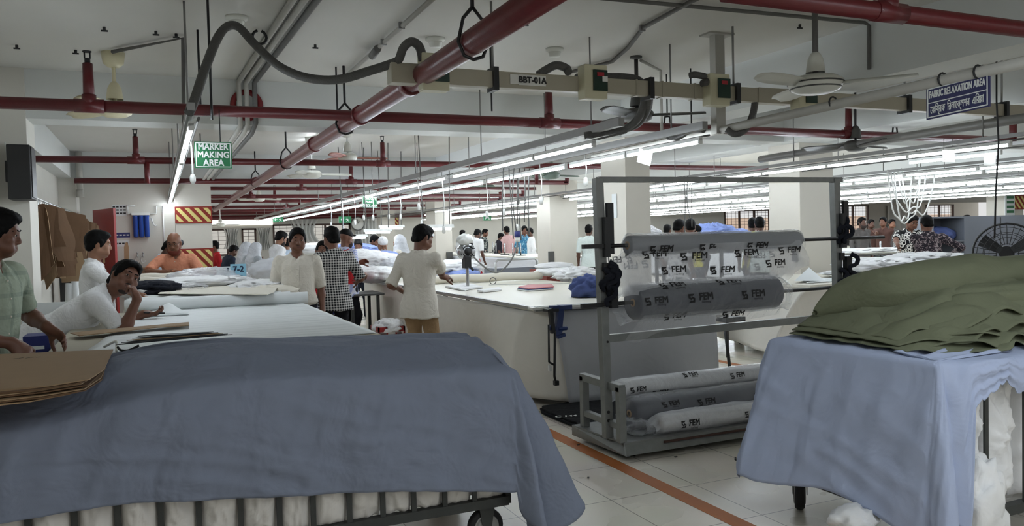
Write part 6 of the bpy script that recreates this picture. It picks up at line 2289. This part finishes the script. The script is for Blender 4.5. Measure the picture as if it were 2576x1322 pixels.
        f.cap(Hd(0, .080, .016), Hd(0, .097, -.026), .0085*hs, .0118*hs, .012)
        f.cap(Hd(0, .097, -.027), Hd(0, .090, -.034), .0115*hs, .010*hs, .008)
        f.cap(Hd(-.020, .080, -.060), Hd(.020, .080, -.060), .0075*hs, .0075*hs, .008)
        f.cap(Hd(-.016, .078, -.072), Hd(.016, .078, -.072), .0085*hs, .0085*hs, .008)
        f.cap(Hd(-.026, .084, -.0655), Hd(.026, .084, -.0655), .0035*hs, .0035*hs, .004, None, 's')
    else:
        f.cap(Hd(0, .080, .012), Hd(0, .094, -.028), .012*hs, .015*hs, .015)
        for e in (-1, 1):
            f.ell(Hd(e*.076, -.008, -.008), np.array((.014, .022, .032))*hs, Rh, .01)
    P, Q = f.mesh(res)
    body = np_obj('body', P, Q, skin, root)
    # hair
    if hair and hat != 'prayer' and not veil:
        g = Field()
        up = .002 if hair == 'thin' else .008
        g.ell(Hd(0, -.018, .034), np.array((.082+up*.4, .100+up*.3, .090+up))*hs, Rh, .02)
        g.ell(Hd(0, .045, .085), np.array((.058, .045, .024+up*.5))*hs, Rh, .04)
        g.cap(Hd(-.045, -.075, -.04), Hd(.045, -.075, -.04), .024*hs, .024*hs, .04)
        if hair == 'bald':
            g = Field()
            g.cap(Hd(-.05, -.07, -.03), Hd(.05, -.07, -.03), .034*hs, .034*hs, .04)
            g.cap(Hd(-.05, -.07, -.03), Hd(-.066, -.02, -.01), .03*hs, .018*hs, .04)
            g.cap(Hd(.05, -.07, -.03), Hd(.066, -.02, -.01), .03*hs, .018*hs, .04)
        else:
            pl = unit(Rh @ np.array((0, .70, -.72)))
            g.cut(Hd(0, .058, .044), pl) if False else None
            for e in (-1, 1):
                g.cap(Hd(e*.074, .02, .03), Hd(e*.074, .018, -.015), .011*hs, .009*hs, .015)
            g.ell(Hd(0, .088, -.018), np.array((.066, .076, .090))*hs, Rh, .008, 's')
            g.ell(Hd(0, .02, -.085), np.array((.09, .075, .062))*hs, Rh, .008, 's')
        P, Q = g.mesh(max(res*.9, .006), .003*hs, 120, seed)
        np_obj('hair', P, Q, 'hair_black' if hair != 'bald' else 'pants_grey', root)
    if hat in ('prayer', 'cap'):
        g = Field()
        if hat == 'prayer':
            g.ell(Hd(0, -.015, .075), np.array((.086, .104, .062))*hs, Rh, .02)
            g.cap(Hd(0, -.015, .05), Hd(0, -.015, .085), .088*hs, .085*hs, .02)
            g.cut(Hd(0, .0, .04), unit(Rh @ np.array((0, -.15, -1))))
        else:
            g.ell(Hd(0, -.015, .05), np.array((.087, .104, .085))*hs, Rh, .02)
            g.ell(Hd(0, .10, .055), np.array((.07, .07, .012))*hs, Rh, .02)
            g.cut(Hd(0, .0, .02), unit(Rh @ np.array((0, -.2, -1))))
        P, Q = g.mesh(max(res*.9, .007))
        np_obj('cap', P, Q, 'shirt_white' if hat == 'prayer' else 'hair_black', root)
    if veil:
        g = Field()
        g.ell(Hd(0, -.02, .02), np.array((.10, .118, .115))*hs, Rh, .03)
        g.cap(Hd(0, -.05, -.05), T(0, -.06, .38), .10*hs, .15*s, .06)
        g.cap(Hd(0, -.05, -.05), T(0, -.10, .10), .09*hs, .13*s, .06)
        g.cap(Hd(0, .03, -.12), T(0, .03, .40), .07*hs, .12*s, .05)
        g.ell(Hd(0, .11, -.015), np.array((.062, .07, .085))*hs, Rh, .01, 's')
        P, Q = g.mesh(max(res, .010), .006, 22, seed)
        np_obj('veil', P, Q, veil, root)
    if fine:
        for e in (-1, 1):
            er = MB().ball((0, 0, 0), 1, 10)
            ey = np.array([Hd(e*.031, .0775, .004)+Rh @ (np.array(v)*np.array((.0118, .0096, .0044))*hs) for v in er.v])
            eo = np_obj('eye', ey, np.array(er.f), 'eye_white', root, 0)
            ir = np.array([Hd(e*.031, .0845, .0035)+Rh @ (np.array(v)*np.array((.0066, .0045, .0053))*hs) for v in er.v])
            np_obj('iris', ir, np.array(er.f), 'eye_dark', eo, 0)
        g = Field()
        for e in (-1, 1):
            g.cap(Hd(e*.014, .0900, .0265), Hd(e*.034, .0865, .0295), .0042*hs, .0042*hs, .006)
            g.cap(Hd(e*.034, .0865, .0295), Hd(e*.052, .070, .022), .0042*hs, .003*hs, .006)
        P, Q = g.mesh(.0045)
        np_obj('eyebrow', P, Q, 'hair_black', root)
        g = Field()
        g.cap(Hd(-.021, .0815, -.0605), Hd(.021, .0815, -.0605), .0068*hs, .0068*hs, .006)
        g.cap(Hd(-.017, .080, -.0715), Hd(.017, .080, -.0715), .0078*hs, .0078*hs, .006)
        P, Q = g.mesh(.0045)
        np_obj('lips', P, Q, 'lip', root)
    if must:
        g = Field()
        for e in (-1, 1):
            g.cap(Hd(e*.004, .0885, -.0485), Hd(e*.030, .0795, -.0575), .0058*hs, .0045*hs, .005)
        P, Q = g.mesh(min(res, .0045))
        np_obj('moustache', P, Q, 'beard_dark', root)
    if beard:
        g = Field()
        g.ell(Hd(0, .045, -.10), np.array((.058, .05, .05))*hs*(1.15 if beard != 'stubble' else 1.0), Rh, .02)
        for e in (-1, 1):
            g.cap(Hd(e*.05, .05, -.08), Hd(e*.066, .01, -.02), .022*hs, .012*hs, .03)
        g.ell(Hd(0, .082, -.066), np.array((.028, .03, .012))*hs, Rh, .006, 's')
        if beard == 'stubble':
            g = Field()
            g.ell(Hd(0, .052, -.098), np.array((.034, .0325, .019))*hs, Rh, .02)
            g.ell(Hd(0, .088, -.068), np.array((.030, .03, .014))*hs, Rh, .004, 's')
        P, Q = g.mesh(max(min(res, .008), .006), .002, 90)
        np_obj('beard', P, Q, 'beard_red' if beard == 'red' else 'beard_dark', root)
    if mask:
        g = Field()
        g.ell(Hd(0, .05, -.062), np.array((.064, .062, .05))*hs, Rh, .02)
        P, Q = g.mesh(max(res*.8, .007))
        np_obj('face_mask', P, Q, mask, root)
    if glasses:
        b = MB()
        for e in (-1, 1):
            b.tube([Hd(e*.032+.022*math.cos(a)*hs, .098, .003+.017*math.sin(a)) for a in np.linspace(0, 6.28, 15)], .0018, 5)
            b.tube([Hd(e*.054, .097, .006), Hd(e*.08, .0, .008)], .0018, 5)
        b.tube([Hd(-.012, .098, .005), Hd(.012, .098, .005)], .0018, 5)
        np_obj('glasses', np.array([tuple(v) for v in b.v]), np.array([q for q in b.f if len(q) == 4]), 'dark_metal', root, 0)
    # shirt
    g = Field()
    w = waist
    hem = -.03 if tuck else -.17
    if robe:
        hem = -.62
    ex = .014 if fine else .016
    secs = [(hem, 0, -.012, .200*w, .158*w), (0, 0, -.008, .184*w, .140*w), (.14, 0, .004, .158*w, .116*w), (.28, 0, .008, .168+ex*.4, .120+ex*.3), (.40, 0, .0, .170+ex*.4, .112), (.47, 0, -.012, .118, .084), (.505, 0, -.014, .082, .068)]
    if tuck:
        secs[0] = (hem, 0, -.005, .160*w, .116*w)
    if robe:
        secs[0] = (hem, 0, 0, .26, .22)
    secs = [tuple(v*s for v in q) for q in secs]
    tl = H
    if lean > 25 and not robe:
        pass
    g.loft(tl, Rt, secs, .03)
    g.cap(T(-.165, -.012, .425), T(.165, -.012, .425), .064*s, .064*s, .05)
    for nm in 'LR':
        S, E, Wr, dirn = A[nm]
        if sleeve <= .30:
            L = np.linalg.norm(E-S)
            e = S+(E-S)*min(1, sleeve*s/L+.35)
            u = unit(E-S)
            g.cap(S, e+u*.08, .062*s, .060*s, .03, (e, u))
        else:
            u = unit(Wr-E)
            g.cap(S, E, .062*s, .052*s, .03)
            g.cap(E, Wr+u*.04, .052*s, .042*s, .03, (Wr-u*.01, u))
    g.cap(T(0, -.008, .46), Hd(0, -.015, -.10), .054*s, .062*hs, .01, None, 's')
    if not veil:
        g.ell(T(0, .10, .485), np.array((.032, .04, .045))*s, Rt, .01, 's')
    if collar and not veil:
        for e in (-1, 1):
            g.cap(T(0, -.080, .510), T(e*.060, -.045, .512), .016*s, .016*s, .012)
            g.cap(T(e*.060, -.045, .512), T(e*.064, .010, .505), .016*s, .016*s, .012)
            g.cap(T(e*.064, .010, .505), T(e*.030, .075, .462), .016*s, .014*s, .012)
            g.cap(T(e*.036, .070, .470), T(e*.066, .088, .425), .014*s, .008*s, .012)
    P, Q = g.mesh(max(res, .0085), .0085*s if fine else .006, 15, seed, .8)
    so = np_obj('shirt' if not robe else 'robe', P, Q, shirt, root)
    if fine and not robe:
        b = MB()
        for zz in np.linspace(.42, hem+.06, 7):
            yy = np.interp(zz, [q[0]/s for q in secs], [(q[2]+q[4])/s for q in secs])
            b.ball(T(.004, yy+.006, zz), .0055, 6)
        np_obj('button', np.array([tuple(v) for v in b.v]), np.array(b.f), 'paper_cream', so, 0)
        b = MB()
        b.grid(lambda u, v: T(-.016+.032*u, float(np.interp(.44+(hem+.005-.44)*v, [q[0]/s for q in secs], [(q[2]+q[4])/s for q in secs]))+.0035, .44+(hem+.005-.44)*v), 3, 24)
        np_obj('placket', np.array([tuple(v) for v in b.v]), np.array(b.f), shirt, so, 0)
    if vest:
        g = Field()
        sv = [(q[0], q[1], q[2], q[3]+.012, q[4]+.012) for q in secs[1:-1]]
        g.loft(H, Rt, sv, .03)
        g.cap(T(-.12, -.012, .43), T(.12, -.012, .43), .072*s, .072*s, .04)
        g.cap(T(0, .12, .52), T(0, .12, .3), .05*s, .02*s, .01, None, 's')
        P, Q = g.mesh(max(res, .010))
        np_obj('vest', P, Q, vest, root)
    # trousers
    if not robe:
        g = Field()
        top = -.02 if not tuck else .02
        ts = [(-.14, 0, -.008, .156, .116), (-.05, 0, -.012, .160, .116), (top, 0, -.005, .153*(w if tuck else 1), .112*(w if tuck else 1))]
        Rp = Rt if lean < 25 else rot('Z', math.radians(twist)) @ rot('X', -math.radians(lean*.6))
        g.loft(H, Rp, [tuple(v*s for v in q) for q in ts], .05)
        for nm in 'LR':
            Hp, Kn, An = Lg[nm]
            g.cap(Hp, Kn, .094*s, .070*s, .05)
            u = unit(An-Kn)
            g.cap(Kn, An+u*.06, .070*s, .062*s, .04, (An+u*.02, u))
        P, Q = g.mesh(max(res, .010), .007, 15, seed+1, .7)
        po = np_obj('trousers', P, Q, pants, root)
        if belt or tuck:
            b = MB()
            yy = [(T(.163*w*math.cos(a), -.005+.121*w*math.sin(a), -.005)) for a in np.linspace(0, 2*math.pi, 33)[:-1]]
            b.tube(yy, .014, 6, closed=True)
            np_obj('belt', np.array([tuple(v) for v in b.v]), np.array([q for q in b.f if len(q) == 4]), 'black', root, 0)
    for nm in 'LR':
        Hp, Kn, An = Lg[nm]
        g = Field()
        g.cap((An[0], An[1]-.03*s, .045*s), (An[0]*1.12, An[1]+.16*s, .034*s), .042*s, .034*s, .02)
        g.cap(An, (An[0], An[1], .05*s), .042*s, .042*s, .02)
        g.cut((0, 0, .001), (0, 0, -1))
        P, Q = g.mesh(max(res, .010))
        np_obj('shoe', P, Q, 'shoe_black', root)
    if watch:
        S, E, Wr, dirn = A[watch]
        u = unit(Wr-E)
        c0 = Wr-u*.03
        b = MB().tube([tuple(c0-u*.01), tuple(c0+u*.01)], .031*s, 14)
        np_obj('watch', np.array([tuple(v) for v in b.v]), np.array([q for q in b.f if len(q) == 4]), 'watch_steel', root, 0)
    return root


W3 = lambda px, py, Y: tuple(at(px, py, Y=Y))


def stand(label, px, Y, top, face, **k):
    """someone standing where pixel column px meets depth Y, head top at pixel row top"""
    p = at(px, top+10, Y=Y)
    hz = at(px, top, Y=Y).z
    kw = dict(k)
    kw.setdefault('h', max(1.45, min(1.86, hz)))
    return person(label, (p.x, p.y), face, **kw)


# the two men at the left table
person('young man at the left edge in a pale green shirt looking down at his hands', (-.86, 4.95), -118, h=1.78, skin='skin_b', shirt='shirt_mint', res=.0075, lean=6, head=(26, -10, 0), sleeve=.13,
       arms={'L': (W3(118, 822, 5.05), (.2, .5, -.8), (.75, -.05, -.6)), 'R': (W3(28, 862, 4.72), (-.6, -.6, -.6), (.8, .0, -.55))}, curl={'L': (.35, .45, .55, .6), 'R': (.3, .4, .5, .55)}, palms=((.1, -.5, -.8), (.3, .4, -.8)))
person('man in a white shirt leaning on the left table with his chin on his hand', (-.76, 6.5), -95, h=1.74, skin='skin_b', shirt='shirt_white', pants='jacket_navy', res=.0075, lean=57, side=0, hipz=.93, head=(-58, 16, -10), sleeve=.15, beard='stubble', must=True,
       arms={'R': (W3(345, 752, 6.22), (.3, -.35, -1), (-.25, .1, 1)), 'L': (W3(362, 789, 6.75), (.2, .5, -1), (1, .05, -.05))}, curl={'L': .55, 'R': 1.1}, palms=((0, -.2, .8), (-.9, .3, 0)), hscale=1.08, legs=(-.05, -.1))
p = at(388, 786, Y=6.72)
tag(MB().box(p, (.15, .035, .012), Matrix.Rotation(.1, 3, 'Y')).build('mobile_phone', 'black', bevel=.004), 'black mobile phone held by the leaning man over the left table', 'phone')
person('man in a white shirt standing before the brown paper patterns', (-.62, 8.75), -92, h=1.69, skin='skin_c', shirt='shirt_white', res=.010, lean=6, head=(6, -4, 0), hscale=1.12, sleeve=.2, arms={'R': ((-.2, 8.2, 1.1), (-.3, -.6, -.8)), 'L': ((-.25, 8.7, 1.1), (-.3, .4, -.8))})
person('bald man with a reddish beard in an orange shirt behind the left table', (.22, 11.25), 172, h=1.72, skin='skin_a', shirt='shirt_orange', res=.010, lean=10, head=(-10, -16, 0), hair='bald', beard='red', glasses=True, hscale=1.05, waist=1.12,
       arms={'R': (W3(410, 684, 10.8), (-.8, .2, -.3), (.8, -.5, -.1)), 'L': (W3(468, 684, 10.8), (.8, .3, -.3), (-.8, -.5, -.1))})
person('man in a light blue shirt bending behind the man in orange', (-.12, 13.6), -100, h=1.68, skin='skin_d', shirt='shirt_ltblue', res=.012, lean=24, head=(-20, -20, 0), arms={'R': ((.3, 13.3, 1.05), (-.2, -.5, -1)), 'L': ((.3, 13.8, 1.05), (-.2, .5, -1))})
# aisle between the tables
stand('man in a white short sleeved shirt and dark trousers walking towards the camera', 745, 8.6, 577, 172, skin='skin_b', shirt='shirt_offwhite', pants='pants_black', res=.009, head=(6, -4, -4), tuck=True, waist=1.14, sleeve=.2, must=True, legs=(.08, -.08), hscale=1.04,
      arms={})
stand('man seen from behind in a black and white checked shirt raising his left fist', 836, 9.2, 572, 8, skin='skin_b', shirt='shirt_check', pants='pants_black', res=.009, head=(6, -2, 0), sleeve=.2, watch='L', hscale=1.02, waist=1.02,
      arms={'L': (W3(806, 650, 9.25), (-.5, -.3, -1), (-.1, .1, 1)), 'R': ((2.18, 9.5, 1.08), (.5, -.6, -1))}, curl={'L': 1.2, 'R': .5}, palms=((.6, .6, 0), None))
stand('bearded man in a black cap and red collared striped shirt behind the checked shirt', 866, 11.4, 577, -62, skin='skin_b', shirt='shirt_stripe', pants='pants_black', res=.011, head=(6, -10, 0), hat='cap', hair=None, beard='black', vest='shirt_red', sleeve=.2, arms={'R': (W3(915, 690, 11.2), (0, -.6, -.8)), 'L': (W3(905, 660, 11.6), (0, .6, -.8))})
stand('woman in red top and dark patterned skirt behind the raised fist', 812, 10.6, 600, 160, h=1.55, skin='skin_b', shirt='shirt_red', pants='skirt_print', res=.012, hair=None, veil='hair_black')
person('man in a cream shirt and khaki trousers reaching over the middle table', (2.40, 7.75), -42, h=1.69, skin='skin_b', shirt='shirt_offwhite', pants='pants_khaki', res=.009, head=(-36, -16, 0), must=True, sleeve=.2, lean=3, hscale=1.04, waist=1.03, legs=(.05, -.04),
       arms={'R': (W3(1112, 696, 8.1), (.4, -.7, -.6), (1, .1, -.05)), 'L': (W3(1004, 724, 8.05), (-.6, -.5, -.5), (.5, .6, -.6))}, curl={'L': .6, 'R': (.5, .7, .9, 1.0)}, palms=((.6, .2, .2), (.1, .5, -.8)))
stand('man in a white shirt with a face mask under his chin at a far table', 692, 14.9, 580, -72, skin='skin_c', shirt='shirt_white', pants='pants_black', res=.012, head=(0, -18, 0), lean=6, beard='black', arms={'R': (W3(728, 652, 14.6), (0, -.6, -.8)), 'L': (W3(722, 655, 15.2), (0, .6, -.8))}, waist=1.1, sleeve=.2)
blob('grey_sack', at(695, 680, Y=14.4), (.42, .3, .2), 'grey_skirt', 'grey cloth sack beside the man with the chin mask', 'sack', .18, 4, 24, 90)
stand('woman in a white headscarf at the far table, left of two', 617, 16.3, 610, -78, h=1.56, skin='skin_d', shirt='robe_grey', res=.014, robe=True, veil='veil_white', sleeve=.5, arms={'R': (W3(655, 658, 16.2), (0, -.5, -.8)), 'L': (W3(655, 660, 16.6), (0, .5, -.8))}, head=(0, -12, 0), mask='shirt_red')
stand('woman in a white headscarf and red sash at the far table, right of two', 641, 15.6, 613, -72, h=1.55, skin='skin_a', shirt='robe_grey', res=.014, robe=True, veil='veil_white', sleeve=.5, arms={'R': (W3(676, 660, 15.5), (0, -.5, -.8)), 'L': (W3(678, 656, 15.9), (0, .5, -.8))}, head=(0, -14, 0), vest='robe_grey')
stand('man in a dark jacket bending over a far table right of the striped pillar', 560, 17.5, 612, -70, skin='skin_d', shirt='jacket_navy', res=.016, lean=20, head=(0, -20, 0), sleeve=.5)
stand('man in red at the right edge of the striped pillar', 541, 18.2, 606, 100, skin='skin_b', shirt='shirt_red', res=.016, head=(-20, 0, 0))
stand('man in a pale shirt half hidden behind the man in the white shirt', 722, 18.0, 600, 20, skin='skin_c', shirt='shirt_ltblue', res=.016)
# far end of the middle table
stand('man with a white prayer cap and beard in a blue shirt bending over fabric', 955, 13.7, 594, 178, skin='skin_c', shirt='shirt_blue', res=.012, lean=18, head=(0, -22, 0), hat='prayer', hair=None, mask='robe_grey', sleeve=.2, waist=1.08, arms={'R': (W3(930, 655, 13.2), (-.7, .2, -.4)), 'L': (W3(985, 660, 13.2), (.7, .2, -.4))})
stand('man in a dark striped shirt left of the white prayer cap', 905, 15.5, 598, 160, h=1.62, skin='skin_d', shirt='shirt_dark', res=.016, lean=20, head=(0, -20, 0))
stand('man in a dark teal shirt behind the white prayer cap', 928, 17.5, 590, -150, skin='skin_b', shirt='shirt_teal', res=.016, lean=12, head=(20, -15, 0))
stand('woman with a white scarf behind the man in khaki trousers', 1005, 14.2, 588, 60, h=1.62, skin='skin_b', shirt='shirt_offwhite', res=.014, veil='veil_white', hair=None)
# group behind the far skirted table
stand('man in a black and white top leftmost of the far group', 1156, 27.0, 578, -80, skin='skin_d', shirt='shirt_whiteprint', res=.02, lean=10)
stand('man in a white shirt and reddish trousers bending behind the knife cutter', 1190, 20.5, 574, -60, skin='skin_d', shirt='shirt_white', pants='shirt_red', res=.018, lean=14, head=(0, -15, 0))
stand('man with his back turned between the white and camouflage shirts', 1206, 27.5, 580, 10, skin='skin_d', shirt='shirt_teal', res=.02)
stand('man in a camouflage shirt in the far group', 1218, 25.5, 576, -100, skin='skin_b', shirt='shirt_camo', res=.018, sleeve=.5, head=(-30, -10, 0))
stand('man in a dark purple shirt left of the man in pink', 1250, 24.0, 580, -100, h=1.66, skin='skin_d', shirt='shirt_dark', res=.018, head=(0, -18, 0), lean=8)
stand('man seen from behind in a pink shirt in the far group', 1275, 24.0, 568, 5, skin='skin_b', shirt='shirt_pink', res=.016, sleeve=.5)
stand('man in a light blue printed shirt under the hanging plug', 1318, 23.0, 566, 175, skin='skin_b', shirt='shirt_blueprint', res=.018, head=(0, -15, 0), sleeve=.2)
stand('man in a white shirt rightmost of the far group', 1336, 22.2, 573, 70, skin='skin_d', shirt='shirt_white', res=.018, sleeve=.5, head=(0, -12, 0))
stand('man in a pale shirt between the third pillar and the rack post', 1481, 16.2, 565, -30, skin='skin_d', shirt='shirt_mintwhite', res=.014, head=(-15, 0, 0), sleeve=.2)
# behind the rolls on the rack
stand('dark haired man leftmost behind the upper roll of the rack', 1678, 15.5, 565, -60, skin='skin_d', shirt='shirt_grey', res=.016)
stand('man in a white printed shirt behind the upper roll of the rack', 1705, 10.7, 552, -70, skin='skin_b', shirt='shirt_whiteprint', res=.011, head=(0, -12, 0), sleeve=.3)
stand('man in a yellow vest seen from behind above the upper roll', 1737, 11.0, 551, -20, skin='skin_b', shirt='shirt_dark', vest='shirt_yellow', res=.011, head=(-10, -6, 0), sleeve=.5)
stand('man mostly hidden behind the man in the yellow vest', 1752, 11.9, 556, 60, h=1.66, skin='skin_a', shirt='shirt_grey', res=.016)
stand('man in a yellow collar left of the large right pillar', 1893, 12.2, 548, -40, skin='skin_d', shirt='shirt_yellow', res=.014)
stand('man in a pale shirt beside the large right pillar', 1911, 11.3, 546, -25, skin='skin_d', shirt='shirt_mintwhite', res=.012, head=(-10, 0, 0))
# right tables
stand('man facing the camera in a black and white ring print shirt', 2280, 9.85, 533, 168, h=1.77, skin='skin_b', shirt='shirt_rings', res=.0115, head=(-6, -24, 0), lean=8, sleeve=.2, arms={'R': (W3(2256, 622, 9.4), (-.8, .1, -.2)), 'L': (W3(2320, 622, 9.3), (.6, .1, -.4))})
stand('man in a dark flowered long sleeved shirt bending over the right table', 2338, 8.3, 541, -40, h=1.72, skin='skin_b', shirt='shirt_floral', res=.0115, head=(10, -10, 0), lean=12, sleeve=.5, waist=1.05, arms={'R': (W3(2392, 642, 8.3), (.4, -.8, -.2)), 'L': (W3(2330, 640, 8.75), (-.6, .3, -.6))})
stand('man in a dark grey shirt behind the hanging white cables', 2167, 14.5, 547, 175, skin='skin_d', shirt='shirt_grey', res=.014, sleeve=.5, beard='black')
stand('man in a brown shirt right of the dark grey shirt', 2190, 16.0, 552, 165, skin='skin_d', shirt='shirt_brown', res=.016)
stand('man in a brown shirt stretching his arm behind the ring print shirt', 2222, 15.2, 546, 110, skin='skin_b', shirt='shirt_brown', res=.016, arms={'R': (W3(2205, 585, 15.0), (0, -.3, -1)), 'L': (W3(2208, 590, 15.4), (0, .3, -1))})
stand('dark haired man in a grey shirt left of the ring print shirt', 2243, 15.6, 551, 160, skin='skin_a', shirt='shirt_grey', res=.016)
stand('man behind the grey cabinet of whom only the hair shows', 2434, 15.0, 534, 10, h=1.80, skin='skin_d', shirt='shirt_dark', res=.018)
